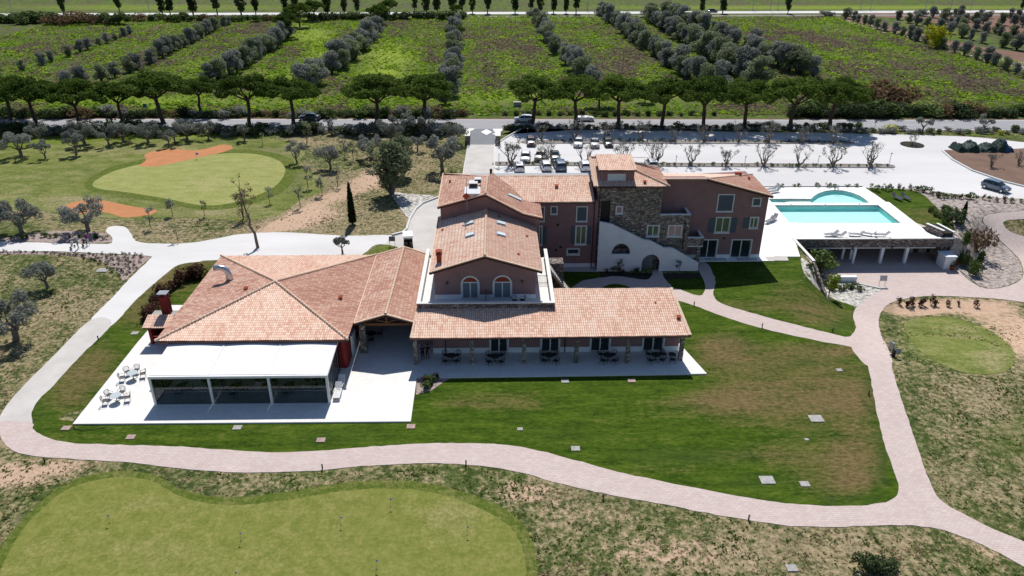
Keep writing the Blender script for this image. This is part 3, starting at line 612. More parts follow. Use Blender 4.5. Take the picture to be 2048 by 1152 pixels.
# --- kerbs
def kerb(name, pts, wd, h, mat, off=.03, sm=0):
    if sm: pts = cr(pts+[pts[-1]], sm)[:-2*sm+1] if False else pts
    b = MB(); q = [G(*p) for p in pts]
    for a, c in zip(q[:-1], q[1:]):
        n = max(1, int((c-a).length/2))
        for i in range(n):
            u, v = a.lerp(c, i/n), a.lerp(c, (i+1)/n)
            b.bar((u.x, u.y, hz(u.x, u.y)+off+h/2), (v.x, v.y, hz(v.x, v.y)+off+h/2), wd, h)
    return tag(b.build(name, mat), kind='structure')
kerb('kerb', [(784, 471.5), (805, 466.5), (813.5, 459.5), (819.5, 439.5), (831.5, 419.5), (845.5, 407.5), (877, 395.5)], .3, .25, M['trim'])
kerb('kerb', [(989, 350), (988.6, 292), (1010, 277), (1042, 259)], .25, .2, M['trim'])
kerb('kerb', [(926, 350), (936.4, 289.6)], .2, .15, M['trim'])
kerb('kerb', [(1885, 303), (1904, 320), (1944, 342), (2009, 364.5), (2060, 377)], .35, .22, M['trim'])
kerb('kerb', [(1712, 567), (1762, 578)], .2, .12, M['trim'])
kerb('kerb', [(1914, 537), (1960, 574)], .2, .15, M['concrete'])
# --- terraces
def flatpoly(name, px, z0, z1, mat, world=False):
    q = px if world else [tuple(G(x, y, 0)[:2]) for x, y in px]
    return tag(MB().prism(q, [], XY, z0, z1).build(name, mat), kind='structure')
flatpoly('restaurant_terrace', [(-38.25, 55.8), (-7.75, 55.65), (-7.85, 62.75), (21.3, 63.0), (20.05, 68.0), (19.4, 70.5), (-7, 70.5), (-7.5, 83.9), (-15, 83.9), (-15, 70), (-32, 70), (-33.5, 78.5), (-38.2, 78.5), (-38.4, 70)], -.3, .16, M['slabs'], True)
flatpoly('door_paving', [(1395, 513), (1548, 514), (1548, 523), (1398, 524)], -.3, .11, M['deck'])
for k in range(3):
    u = 1405+k*62; flatpoly('door_paving', [(u, 515), (u+45, 515), (u+48, 522.5), (u+7, 522.5)], .05, .115, M['concretepath'])

# --- weeds and tufts: nobody could count them
def tufts(name, n, sampler, mats, size, seed, lab, cat):
    r = np.random.default_rng(seed); P, K, S_ = sampler(r, n); n = len(P); q = 3
    P = np.repeat(P, q, 0); K = np.repeat(K, q); S_ = np.repeat(S_, q)[:, None]*(.7+.6*r.random((n*q, 1)))*size; m_ = len(P)
    P = P+np.column_stack([r.normal(size=m_)*.3*S_[:, 0], r.normal(size=m_)*.3*S_[:, 0], np.zeros(m_)])
    a = r.uniform(0, 6.28, m_); t = np.column_stack([np.cos(a), np.sin(a), np.zeros(m_)]); up = np.column_stack([r.normal(size=m_)*.8, r.normal(size=m_)*.8, .35+.5*r.random(m_)])
    V = np.stack([P-t*S_*.25, P+t*S_*.25, P+t*S_*.55+up*S_, P-t*S_*.45+up*S_*.85], 1).reshape(-1, 3)
    me = bpy.data.meshes.new(name); me.vertices.add(4*m_); me.vertices.foreach_set('co', V.ravel().astype(np.float32)); me.loops.add(4*m_)
    me.loops.foreach_set('vertex_index', np.arange(4*m_)); me.polygons.add(m_); me.polygons.foreach_set('loop_start', np.arange(0, 4*m_, 4)); me.polygons.foreach_set('loop_total', np.full(m_, 4)); me.update()
    for x in mats: me.materials.append(x)
    me.polygons.foreach_set('material_index', K.astype(np.int32)); o = bpy.data.objects.new(name, me); col.objects.link(o); return tag(o, lab, cat, None, 'stuff')
def inpoly(px, py, poly):
    c = np.zeros(len(px), bool)
    for (x0, y0), (x1, y1) in zip(poly, poly[1:]+poly[:1]):
        k = ((y0 > py) != (y1 > py)) & (px < (x1-x0)*(py-y0)/((y1-y0) or 1e-9)+x0); c ^= k
    return c
def vnoise(x, y, s, seed):
    r = np.random.default_rng(seed).random((64, 64)); u, v = x/s, y/s; i, j = np.floor(u).astype(int), np.floor(v).astype(int); f, g = u-i, v-j; f = f*f*(3-2*f); g = g*g*(3-2*g)
    q = lambda a, b: r[a % 64, b % 64]
    return (q(i, j)*(1-f)+q(i+1, j)*f)*(1-g)+(q(i, j+1)*(1-f)+q(i+1, j+1)*f)*g
def meadow(r, n):
    x = r.uniform(-175, 175, n); y = 169+(r.random(n)**1.15)*172; P = np.column_stack([x, y, np.zeros(n)]); px, py = Pn(P)
    keep = (px > -30) & (px < 2080) & ~inpoly(px, py, [(1680, 38), (1870, 84), (2070, 132), (2200, 160), (2200, 20), (1680, 20)])
    d = vnoise(x, y*.45, 9, 1)*.5+vnoise(x, y*.6, 3.2, 2)*.5
    for cx, cy, rx, ry, v in [(250, 130, 90, 25, .2), (420, 85, 60, 20, .25), (500, 60, 60, 14, .25), (980, 90, 30, 60, .2), (1060, 130, 30, 40, .2), (1240, 120, 50, 50, .2), (1650, 80, 130, 16, .25), (1750, 140, 160, 20, .2), (780, 115, 60, 30, -.3), (740, 150, 60, 14, -.35), (640, 95, 40, 30, -.3), (560, 150, 60, 12, -.3), (600, 60, 50, 20, -.25), (1490, 120, 60, 8, -.2), (300, 200, 400, 10, -.4), (1100, 205, 400, 10, -.4), (1000, 38, 400, 4, -.3), (900, 60, 60, 20, .15), (1700, 50, 200, 10, -.1)]:
        d += v*np.exp(-(((px-cx)/rx)**2+((py-cy)/ry)**2)**1.5)
    u = r.random(n); K = np.where(u < (d-.37)*2.0, 0, np.where(r.random(n) < .35, 2, 1)); keep &= (r.random(n) < .15+d)
    return P[keep], K[keep], (.5+.6*vnoise(x, y, 5, 3))[keep]
def blade(name, c0, c1): return leafmat(name, c0, c1, trans=.5)
M['weedbrown'] = blade('purple_brown_weeds', (.10, .078, .062), (.25, .195, .15)); M['weedgreen'] = blade('green_weeds', (.09, .165, .016), (.20, .33, .035)); M['weedlime'] = blade('lime_weeds', (.19, .31, .02), (.36, .50, .035))
M['straw'] = blade('straw_grass', (.20, .15, .08), (.42, .33, .20)); M['turfdark'] = blade('dark_turf_tufts', (.045, .075, .016), (.11, .15, .036))
tufts('meadow_weeds', 120000, meadow, [M['weedbrown'], M['weedgreen'], M['weedlime']], .60, 3, 'tall green, lime and purple-brown weeds filling the strips between the olive rows', 'weeds')
ROUGH = [[(-20, 925), (60, 918), (140, 924), (250, 931), (380, 946), (600, 950), (740, 938), (860, 933), (960, 938), (1040, 951), (1110, 971), (1220, 996), (1340, 1018), (1460, 1041), (1560, 1056), (1650, 1060), (1830, 1058), (1940, 1086), (2060, 1146), (2060, 1160), (-20, 1160)],
         [(1800, 606), (1985, 602), (2060, 604), (2060, 1084), (1990, 1054), (1930, 1024), (1884, 996), (1862, 958), (1844, 910), (1824, 850), (1804, 790), (1789, 740), (1779, 710), (1766, 670), (1762, 640), (1775, 618)],
         [(-20, 512), (120, 514), (190, 524), (240, 556), (255, 560), (220, 592), (175, 643), (105, 708), (36, 778), (4, 820), (-10, 850)], [(330, 436), (500, 442), (640, 386), (700, 330), (640, 290), (600, 275), (920, 272), (915, 345), (870, 388), (780, 384), (812, 455), (700, 468), (560, 462), (480, 466), (300, 484)]]
HOLES = [[(-30, 1160), (0, 1095), (50, 1035), (110, 980), (180, 950), (255, 942), (312, 952), (362, 978), (422, 993), (500, 993), (600, 980), (700, 964), (800, 961), (890, 973), (960, 996), (1010, 1018), (1042, 1045), (1062, 1078), (1072, 1115), (1076, 1165)], [(1808, 650), (1840, 636), (1905, 636), (1968, 656), (2018, 690), (2030, 722), (2003, 745), (1945, 748), (1882, 728), (1832, 694)]]
def roughs(r, n):
    x = r.uniform(-62, 72, n); y = 33+r.random(n)**1.3*118; P = np.column_stack([x, y, np.zeros(n)]); px, py = Pn(P); keep = np.zeros(n, bool)
    for q in ROUGH: keep |= inpoly(px, py, q)
    for q in HOLES: keep &= ~inpoly(px, py, q)
    d = vnoise(x, y, 3.5, 11)*.5+vnoise(x, y, 1.1, 12)*.5; K = np.where(d+r.normal(size=n)*.12 > .52, 0, 1); keep &= r.random(n) < .25+1.3*np.abs(d-.5)
    for cx, cy in [(530,465),(560,450),(600,430),(630,412),(660,396),(690,382),(720,366),(750,352),(1830,618),(1900,612),(1960,625),(2010,650),(2045,690)]: keep &= r.random(n) > .95*np.exp(-(((px-cx)/32)**2+((py-cy)/12)**2))
    P[:, 2] = [hz(a, b) if a > 30 else 0 for a, b in zip(x, y)]
    return P[keep], K[keep], (.6+.8*vnoise(x, y, 2, 13))[keep]
tufts('rough_grass_tufts', 150000, roughs, [M['straw'], M['turfdark']], .115, 5, 'short straw and dark green grass tufts of the unmown ground round the paths', 'grass')
# ================================================================ ROOF + WALL KIT
def facet(name, poly, parent, mat=None, per=.22, amp=.06, slab=.14, plane=None, scallop=True):
    """tiled roof plane: corrugated barrel tiles running down the slope, clipped to the outline"""
    P3 = [Vector(p) for p in poly]
    a, b_, c = [Vector(p) for p in (plane or poly[:3])]
    n = (b_-a).cross(c-a).normalized()
    if n.z < 0: n = -n
    P3 = [Vector((p.x, p.y, a.z-(n.x*(p.x-a.x)+n.y*(p.y-a.y))/n.z)) for p in P3]
    up = (Vector((0, 0, 1))-n*n.z).normalized(); u = up.cross(n).normalized(); o = P3[0]
    Q = [((p-o).dot(u), (p-o).dot(up)) for p in P3]
    area = sum(Q[i][0]*Q[(i+1) % len(Q)][1]-Q[(i+1) % len(Q)][0]*Q[i][1] for i in range(len(Q)))
    if area < 0: Q = Q[::-1]
    u0, u1 = min(q[0] for q in Q), max(q[0] for q in Q); v0, v1 = min(q[1] for q in Q), max(q[1] for q in Q)
    seg = 6; st = per/seg; i0 = math.floor(u0/st)-1; i1 = math.ceil(u1/st)+1; nv = max(1, int((v1-v0)/1.6))
    bm = bmesh.new(); G_ = [[bm.verts.new((i*st, v0-.01+(v1-v0+.02)*j/nv, 0)) for j in range(nv+1)] for i in range(i0, i1+1)]
    for i in range(len(G_)-1):
        for j in range(nv): bm.faces.new((G_[i][j], G_[i+1][j], G_[i+1][j+1], G_[i][j+1]))
    for k in range(len(Q)):
        p, q = Vector(Q[k]), Vector(Q[(k+1) % len(Q)]); d = q-p
        if d.length < 1e-5: continue
        bmesh.ops.bisect_plane(bm, geom=bm.verts[:]+bm.edges[:]+bm.faces[:], plane_co=(p.x, p.y, 0), plane_no=(d.y, -d.x, 0), clear_outer=True, dist=1e-5)
    uvl = bm.loops.layers.uv.new('UVMap')
    for f in bm.faces:
        for lp in f.loops: lp[uvl].uv = (lp.vert.co.x+50, lp.vert.co.y+50)
        f.smooth = True
    ru = random.random()
    for v in bm.verts:
        x, y = v.co.x, v.co.y
        h = amp*abs(math.cos(math.pi*x/per))**.8+.02*math.sin(x*.7+ru)*math.sin(y*1.1+ru*5)+.012*math.sin(x*3.1+y*2.3)
        # each course of tiles laps over the next
        v.co = o+u*x+up*y+n*h
    me = bpy.data.meshes.new(name); bm.to_mesh(me); bm.free(); me.materials.append(mat or M['tile'])
    if me.polygons and sum(p.normal.z for p in me.polygons) < 0: me.flip_normals()
    ob = bpy.data.objects.new(name, me); col.objects.link(ob); attach(ob, parent)
    if slab:
        s = MB(); top = [p-n*.015 for p in P3]; bot = [p-n*slab for p in P3]; k = len(P3)
        s.add(top+bot, [tuple(range(k)), tuple(range(k, 2*k))[::-1]]+[(i, (i+1) % k, k+(i+1) % k, k+i) for i in range(k)])
        so = s.build('roof_slab', M['soffit'], parent)
    return ob
def ridge(parent, a, b, r=.15, mat=None):
    a, b = Vector(a), Vector(b); d = b-a; L = d.length; n = max(2, int(L/.42)); m = MB()
    for i in range(n):
        p, q = a+d*(i/n), a+d*((i+1.12)/n); m.tube([p, q], [r*1.12, r*.86], 8)
    return m.build('ridge_cap', mat or M['ridge'], parent, smooth=False)
def verge(parent, a, b, wd=.22, h=.16, mat=None):
    m = MB(); m.bar(a, b, wd, h*.7); o = m.build('verge', mat or M['ridge'], parent)
    if mat is None and wd <= .25 and wd > .15:
        a, b = Vector(a), Vector(b); m = MB(); m.bar(a-Vector((0, -.03, .2)), b-Vector((0, -.03, .2)), .1, .24); m.build('fascia_board', M['soffit'], parent)
    return o
def chimney(parent, c, w_, d_, h, cap=True, mat=None, name='chimney'):
    m = MB(); x, y, z = c
    m.box(x-w_/2, y-d_/2, z-.8, x+w_/2, y+d_/2, z+h)
    m.box(x-w_/2-.06, y-d_/2-.06, z+h-.18, x+w_/2+.06, y+d_/2+.06, z+h-.06)
    o = m.build(name, mat or M['chimney'], parent)
    if cap:
        c_ = MB()
        for sx in (-1, 1):
            for sy in (-1, 1): c_.boxc((x+sx*w_*.4, y+sy*d_*.4, z+h+.12), .08, .08, .26)
        c_.box(x-w_/2-.1, y-d_/2-.1, z+h+.24, x+w_/2+.1, y+d_/2+.1, z+h+.31); c_.build('chimney_cap', M['chimney'] if mat is None else M['greymetal'], o)
    return o
def vent(parent, p, s=.3):
    m = MB(); x, y, z = p; m.box(x-s/2, y-s/2, z-.1, x+s/2, y+s/2, z+s*.7); m.boxc((x, y, z+s*.8), s*1.3, s*1.3, .05, 0, .2); m.build('roof_vent', M['chimney'], parent)
def window(parent, x0, x1, z0, z1, y, kind='open', sh=0, mull=1, archd=False, pane='pane', name='window', band=.13, proud=.05, sw=None):
    """opening in a wall that faces -Y at plane y.  kind closed: shutters shut over it"""
    shp = arch if archd else rect
    f = MB()
    f.prism(shp(x0-band, z0-(band if name == 'window' else 0), x1+band, z1+band), [shp(x0, z0+(0 if name == 'window' else .001), x1, z1)], XZ, y-proud, y+.02)
    f.prism(shp(x0+.001, z0+.001, x1-.001, z1-.001), [shp(x0+.07, z0+.07, x1-.07, z1-.07)], XZ, y+.07, y+.13)
    for k in range(mull):
        xm = x0+(x1-x0)*(k+1)/(mull+1); f.box(xm-.06, y+.065, z0+.07, xm+.06, y+.128, z1-.07 if not archd else z1-.10)
    if name == 'window': f.box(x0-band-.05, y-.12, z0-band-.05, x1+band+.05, y+.01, z0-band+.03)
    w_ = f.build(name, M['white'], parent)
    MB().prism(shp(x0+.002, z0+.002, x1-.002, z1-.002), [], XZ, y+.10, y+.16).build('pane', M[pane], w_)
    if kind == 'closed':
        xm = (x0+x1)/2
        for a, b in ((x0+.01, xm-.01), (xm+.01, x1-.01)):
            s = MB(); s.box(a, y+.0, z0+.01, b, y+.04, z1-.01)
            n = max(3, int((z1-z0)/.16))
            for i in range(n): zz = z0+.08+(z1-z0-.16)*i/(n-1); s.boxc(((a+b)/2, y-.006, zz), (b-a)-.12, .03, .05, 0, .5)
            s.build('shutter', M['shutter'], w_)
    elif sh:
        wd = sw or (x1-x0)/2
        for sgn, ed in ((-1, x0-band), (1, x1+band)):
            if sh == 3 and sgn == 1: continue
            s = MB(); a, b = sorted((ed, ed+sgn*wd)); s.box(a, y-.09, z0, b, y-.04, z1)
            n = max(3, int((z1-z0)/.16))
            for i in range(n): zz = z0+.08+(z1-z0-.16)*i/(n-1); s.boxc(((a+b)/2, y-.10, zz), (b-a)-.12, .03, .05, 0, .5)
            s.build('shutter', M['shutter'], w_)
    return w_
def door(parent, x0, x1, z0, z1, y, **k):
    o = window(parent, x0, x1, z0, z1, y, name='french_door', **k)
    h = MB(); xm = (x0+x1)/2; h.tube([(xm+.09, y+.04, z0+1.0), (xm+.22, y+.04, z0+1.0)], .02, 5); h.build('handle', M['steel'], o); return o
def wallfront(parent, outer, holes, y, mat, th=.25, name='front_wall'):
    return MB().prism(outer, holes, XZ, y, y+th).build(name, mat, parent)
def lamp(parent, x, y, z):
    m = MB(); m.box(x-.05, y-.06, z-.1, x+.05, y, z+.1); m.boxc((x, y-.14, z), .16, .16, .26); m.build('wall_lamp', M['metal_dark'], parent)
def pipe(parent, x, y, z0, z1):
    m = MB(); m.tube([(x, y, z0), (x, y, z1)], .055, 8); m.build('downpipe', M['copper'], parent)
def gutter(parent, a, b):
    m = MB(); m.tube([a, b], .09, 7); m.build('gutter', M['copper'], parent)
T16 = .16
# ================================================================ RESTAURANT
def restaurant():
    R = thing('restaurant_building', 'low square restaurant building with a four-sided pyramid tile roof and red walls', 'building', (-23.9, 73.8, 0))
    L, Rr, F_, B_, z = -33.25, -14.5, 63.75, 83.9, 4.0; ap = (-23.9, 73.8, 5.45)
    c = [(L, F_, z), (Rr, F_, z), (Rr, B_, z), (L, B_, z)]
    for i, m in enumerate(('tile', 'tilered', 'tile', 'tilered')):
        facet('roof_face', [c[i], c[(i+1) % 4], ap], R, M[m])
    for q in c: ridge(R, (q[0], q[1], q[2]+.07), (ap[0], ap[1], ap[2]+.08))
    m = MB(); m.box(L+.8, F_+.9, .0, Rr-.6, B_-.8, 3.86); m.build('wall', M['red'], R)
    m = MB(); m.prism([(F_+.25, 3.84), (F_+3.2, 3.84), (F_+3.2, .16), (F_+1.0, .16), (F_+.25, 2.2)], [], YZ, Rr-.75, Rr-.45); m.build('corner_buttress', M['red'], R)
    m = MB(); m.box(Rr-.02-.55, F_+3.4, .16, Rr-.3, F_+5.2, 2.4); m.build('white_pier', M['whitewall'], R)
    gutter(R, (L, F_-.06, z-.1), (Rr, F_-.06, z-.1))
    vent(R, (-26.9, 72.9, 4.95), .34); vent(R, (-16.6, 71.8, 4.35), .34)
    # curved steel flue
    p = GS(459.5, 559, 73.8, 4.6, 0); m = MB(); x, y, zz = p
    pts = [(x, y, 4.2), (x, y, 5.0), (x+.05, y+.05, 5.35)]+[(x+.05-1.0*math.sin(a)-.0, y, 5.35+1.0*(1-math.cos(a))*.9) for a in (.3, .6, .9, 1.2, 1.45)]
    pts = [(x, y, 4.2), (x, y, 4.9), (x-.02, y, 5.3), (x-.15, y, 5.7), (x-.45, y, 5.98), (x-.9, y, 6.08), (x-1.5, y, 6.02)]
    m.tube(pts, [.42, .42, .34, .34, .34, .33, .33], 14); m.build('exhaust_flue', M['steel'], R, smooth=True)
    return R
restaurant()
# ================================================================ BARBECUE HOUSE
def oven():
    b = G(337, 662, .15); x, y = b.x, b.y
    O = thing('barbecue_oven', 'small red outdoor oven with a tiled hood and tall red chimney behind the pyramid roof', 'oven', (x, y, .16))
    ap = G(352, 600, 2.6)
    x0, x1, y0, y1 = -37.0, -34.6, 69.3, 71.6
    m = MB(); m.box(x0+.25, y0+.3, .16, x0+.55, y1-.2, 2.35); m.box(x1-.3, y0+.3, .16, x1, y1-.2, 2.35); m.box(x0+.25, y1-.4, .16, x1, y1-.15, 2.6); m.box(x0+.25, y0+.5, .16, x1, y1-.3, 1.0)
    m.build('oven_body', M['red'], O)
    facet('roof_face', [(x0-.1, y0-.1, 2.35), (x1+.3, y0-.1, 2.35), (x1+.3, y1-.5, 2.95), (x0-.1, y1-.5, 2.95)], O)
    m = MB(); m.box(x0, y1-.4, .16, x1+.3, y1+.9, 2.7); m.build('oven_block', M['concrete'], O)
    cx, cy = -35.4, 71.9
    c_ = chimney(O, (cx, cy, 2.6), .85, .75, 2.3, True, M['red'])
oven()
# ================================================================ PORTICO
def portico():
    O = thing('entrance_portico', 'open gabled portico with timber truss between the pyramid roof and the veranda', 'portico', (-11, 75, 0))
    xl, xr, rx, yf, yb, ze, zr = -14.42, -8.05, -11.15, 67.05, 84.0, 3.98, 4.98
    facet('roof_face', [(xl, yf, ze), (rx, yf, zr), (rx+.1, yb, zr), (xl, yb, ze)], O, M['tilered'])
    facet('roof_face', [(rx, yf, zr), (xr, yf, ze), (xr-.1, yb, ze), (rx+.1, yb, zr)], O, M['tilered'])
    ridge(O, (rx, yf, zr+.07), (rx+.1, yb, zr+.07)); verge(O, (xl, yf, ze+.03), (rx, yf, zr+.05)); verge(O, (rx, yf, zr+.05), (xr, yf, ze+.03))
    verge(O, (xl, yf, ze+.05), (xl, yb, ze+.05), .12); verge(O, (xl, yb, ze+.03), (rx+.1, yb, zr+.05)); verge(O, (rx+.1, yb, zr+.05), (xr, yb, ze+.03))
    m = MB(); y = yf+.25
    m.box(xl+.9, y, 3.55, xr-.35, y+.22, 3.83); m.bar((rx, y+.1, 3.84), (rx, y+.1, 4.75), .2, .2)
    m.bar((xl+.5, y+.08, 3.86), (rx, y+.08, 4.80), .2, .18); m.bar((rx, y+.08, 4.80), (xr-.3, y+.08, 3.86), .2, .18)
    m.bar((rx, y+.1, 3.9), (rx-1.4, y+.1, 4.35), .14, .12); m.bar((rx, y+.1, 3.9), (rx+1.4, y+.1, 4.35), .14, .12)
    m.build('truss', M['wood'], O)
    for x in (xl+.3, xr-.3):
        m = MB(); m.box(x-.12, yf+.4, 3.6, x+.12, yb-.3, 3.84); m.build('beam', M['wood'], O)
    p = G(728.5, 706, .16)
    m = MB(); m.box(p.x-.3, p.y-.05, .16, p.x+.3, p.y+.55, 3.6); m.build('pillar', M['stone'], O)
    m = MB(); m.box(-14.5, 83.2, .16, -7.6, 83.45, 3.7); m.build('rear_wall', M['pink'], O)
    return O
portico()
# ================================================================ VERANDA WING
def veranda():
    O = thing('veranda_building', 'long single-storey veranda wing with a lean-to tile roof and six stone columns', 'building', (6, 69, 0))
    s = .25; ze = 3.52; ye = 64.85; yt = 71.95; zt = ze+s*(yt-ye)
    tl = GS(838, 618, ye, ze, s); tr = GS(1345, 580, ye, ze, s); bl = G(819.5, 677, ze); br = G(1382.5, 671, ze)
    zm = ze+s*(69.03-ye)
    facet('roof_face', [(bl.x, bl.y, ze), (6.27, bl.y, ze), (6.27, 69.03, zm), (bl.x+.45, 69.03, zm)], O)
    facet('roof_face', [(6.27, bl.y, ze), (br.x, br.y, ze), (tr.x, yt, zt), (6.27, yt, zt)], O)
    verge(O, (bl.x+.1, bl.y, ze+.06), (bl.x+.45, 69.0, zm+.05), .2); verge(O, (br.x-.12, br.y, ze+.06), (tr.x-.12, yt, zt+.05), .34)
    gutter(O, (bl.x, bl.y-.08, ze-.08), (br.x, br.y-.08, ze-.08))
    yw = 67.4; zw = ze+s*(yw-ye)-.15
    doors = [(-.50, 1.27), (4.85, 6.68), (10.05, 12.0), (15.58, 17.68)]
    x0, x1 = -6.5, 19.35
    wallfront(O, rect(x0, .16, x1, zw), [rect(a, .17, b, 2.55) for a, b in doors], yw, M['pink'])
    m = MB(); m.prism([(yw+.25, .16), (yt-.15, .16), (yt-.15, zt-.2), (yw+.25, zw+.05)], [], YZ, 6.2, x1-.01); m.build('wall', M['pink'], O)
    m = MB(); m.box(x0+.01, yw+.25, .16, 6.19, yt-.15, 3.85); m.build('wall', M['pink'], O)
    # plinth pieces between the doors
    e = [x0-.03]; 
    for a, b in doors: e += [a-.15, b+.15]
    e.append(x1+.03)
    m = MB()
    for i in range(0, len(e), 2): m = MB(); m.box(e[i], yw-.03, .16, e[i+1], yw+.01, .75); m.build('plinth', M['whitewall'], O)
    for a, b in doors: door(O, a, b, .18, 2.5, yw, sh=0)
    for i, px in enumerate((832.5, 944.5, 1048, 1152, 1254.5, 1361)):
        p = G(px, (729.5, 729.5, 728.5, 727, 727, 721.5)[i], .16); zt2 = 3.4
        m = MB(); m.box(p.x-.2, p.y+.0, .16, p.x+.2, p.y+.42, zt2); m.build('column', M['stone'], O)
    m = MB(); m.box(bl.x+.4, 65.45, 3.28, br.x-.3, 65.85, 3.44); m.build('eaves_beam', M['wood'], O)
    m = MB(); m.box(-8.4, 69.2, .16, x0, 69.5, 3.9); m.build('wall', M['pink'], O)
    pipe(O, -5.2, yw-.1, .16, 3.6); pipe(O, 7.3, yw-.1, .16, 3.6)
    vent(O, tuple(GS(1357, 637, ye, ze, s)), .32); vent(O, tuple(GS(1311, 606, ye, ze, s)), .14)
veranda()
# ================================================================ TERRACE HOUSE
TZ = 4.2
def terrace_house():
    O = thing('terrace_house', 'mauve upper-floor house with two arched doors, gable tile roof and walled roof terrace', 'building', (-1, 78, 0))
    xl, xr, yf, yb = -8.14, 6.25, 69.0, 82.5
    m = MB(); m.box(xl+.1, 72.0, .1, xr-.1, yb, TZ-.3); m.build('lower_wall', M['pink'], O)
    m = MB(); m.box(xl+.02, yf+.02, TZ-.3, xr-.02, yb, TZ); m.build('terrace_floor', M['slabs'], O)
    # parapets
    m = MB(); m.box(xl, yf+.25, TZ-.3, xl+.28, yb+.5, 5.14); m.build('parapet', M['whitewall'], O)
    m = MB(); m.box(xr-.28, yf+.25, TZ-.3, xr, yb+.3, 5.14); m.build('parapet', M['whitewall'], O)
    m = MB(); m.box(xl, yf, TZ-.45, xr, yf+.25, 5.14); m.build('stone_parapet', M['stonedark'], O)
    m = MB(); m.box(xl+.28, yf+.25, TZ, xr-.28, yf+.28, 5.14); m.build('parapet_lining', M['whitewall'], O)
    m = MB(); m.box(xl-.05, yf-.05, 5.14, xr+.05, yf+.33, 5.22); m.box(xl-.05, yf+.33, 5.14, xl+.35, yb+.5, 5.22); m.box(xr-.35, yf+.33, 5.14, xr+.05, yb+.3, 5.22)
    m.build('parapet_coping', M['stonecap'], O)
    # gable wall with arched doors
    W0, W1, Y = -6.45, 4.37, 71.92; ax = -1.06
    d = [(-3.5, -1.81, TZ+.02, 6.78), (-.1, 1.69, TZ+.02, 6.84)]
    wallfront(O, [(W0, TZ), (W1, TZ), (W1, 7.72), (ax, 9.25), (W0, 7.6)], [arch(a, z0, b, z1) for a, b, z0, z1 in d], Y, M['pink'])
    m = MB(); m.prism([(W0+.01, TZ), (W1-.01, TZ), (W1-.01, 7.72), (ax, 9.25), (W0+.01, 7.6)], [], XZ, Y+.25, 85.2); m.build('wall', M['pink'], O)
    m = MB()
    for a, b in ((W0-.02, d[0][0]-.14), (d[0][1]+.14, d[1][0]-.14), (d[1][1]+.14, W1+.02)): m = MB(); m.box(a, Y-.04, TZ, b, Y+.01, TZ+.5); m.build('plinth', M['whitewall'], O)
    for (a, b, z0, z1), pn in zip(d, ('curtain', 'curtain')):
        o = window(O, a, b, z0, z1, Y, archd=True, mull=1, pane=pn, name='french_door', band=.16)
        t = MB(); t.prism([(a+.02, 6.2)]+[(b-.02, 6.2)]+[((a+b)/2+(b-a-.04)/2*math.cos(math.pi*i/10), 6.2+(z1-6.22)*math.sin(math.pi*i/10)) for i in range(1, 10)], [], XZ, Y+.03, Y+.13)
        t.build('brick_tympanum', M['chimney'], o)
        t = MB(); t.box(a, Y-.01, 6.08, b, Y+.06, 6.2); t.build('transom', M['white'], o)
    lamp(O, -5.1, Y, 6.15); lamp(O, 2.9, Y, 6.3)
    m = MB(); m.box(-1.0, Y-2.2, TZ, -.96, Y-.05, TZ+1.15); m.build('divider', M['metal_dark'], O)
    # roof
    yr = 71.1; A = (-6.9, yr, 7.72); B = (5.0, yr, 7.80); R0 = (-1.04, yr, 9.58)
    facet('roof_face', [A, R0, (-.98, 86.0, 9.58), (-7.0, 87.0, 7.72)], O)
    facet('roof_face', [R0, B, (4.98, 83.7, 7.80), (-.98, 86.0, 9.58)], O)
    ridge(O, (R0[0], R0[1], 9.66), (-.98, 84.6, 9.66)); verge(O, (A[0], yr, A[2]+.05), (R0[0], yr, R0[2]+.06)); verge(O, (R0[0], yr, R0[2]+.06), (B[0], yr, B[2]+.05))
    verge(O, (-6.88, yr, 7.78), (-6.95, 86.4, 7.78), .12, .12)
    sl = (9.58-7.72)/5.86; sr = (9.58-7.8)/6.04
    def onroof(px, py):   # point on the terrace-house roof under a pixel
        d_ = ray(px, py)
        # planes z = 9.58 - s*|x-ax|
        for sgn, s in ((-1, sl), (1, sr)):
            t = (9.58-CAMH+sgn*s*1.04*1 if False else (9.58-CAMH-sgn*s*1.04))/(d_.z+sgn*s*d_.x)
            p = CPOS+d_*t
            if (p.x+1.04)*sgn > 0: return p, sgn*s
    for q in ((939, 448), (940.1, 471.5), (1002.2, 448), (1002.2, 470.4)):
        p, s = onroof(*q); skylight(O, p, s, 1.15, .62)
    p, s = onroof(878.5, 524); chimney(O, (p.x, p.y, p.z-.1), .5, .5, 1.15)
    for q in ((885, 461), (998, 434.5), (1054, 473.5), (1037, 510)):
        p, s = onroof(*q); vent(O, (p.x, p.y, p.z), .2)
def skylight(O, p, s, lx, ly):
    ang = -math.atan(s); a = MB(); ry = math.atan(s)
    a.boxc((p.x, p.y, p.z+.06), lx, ly*1.5, .16, 0, 0, 0, ry); o = a.build('skylight', M['greymetal'], O)
    n = Vector((math.sin(ry), 0, math.cos(ry))); c = Vector(p)+n*.155+Vector((0, 0, .06)); g = MB(); g.boxc(c, lx*.82, ly*1.18, .03, 0, 0, 0, ry); g.build('pane', M['sky_glass'], o)
terrace_house()
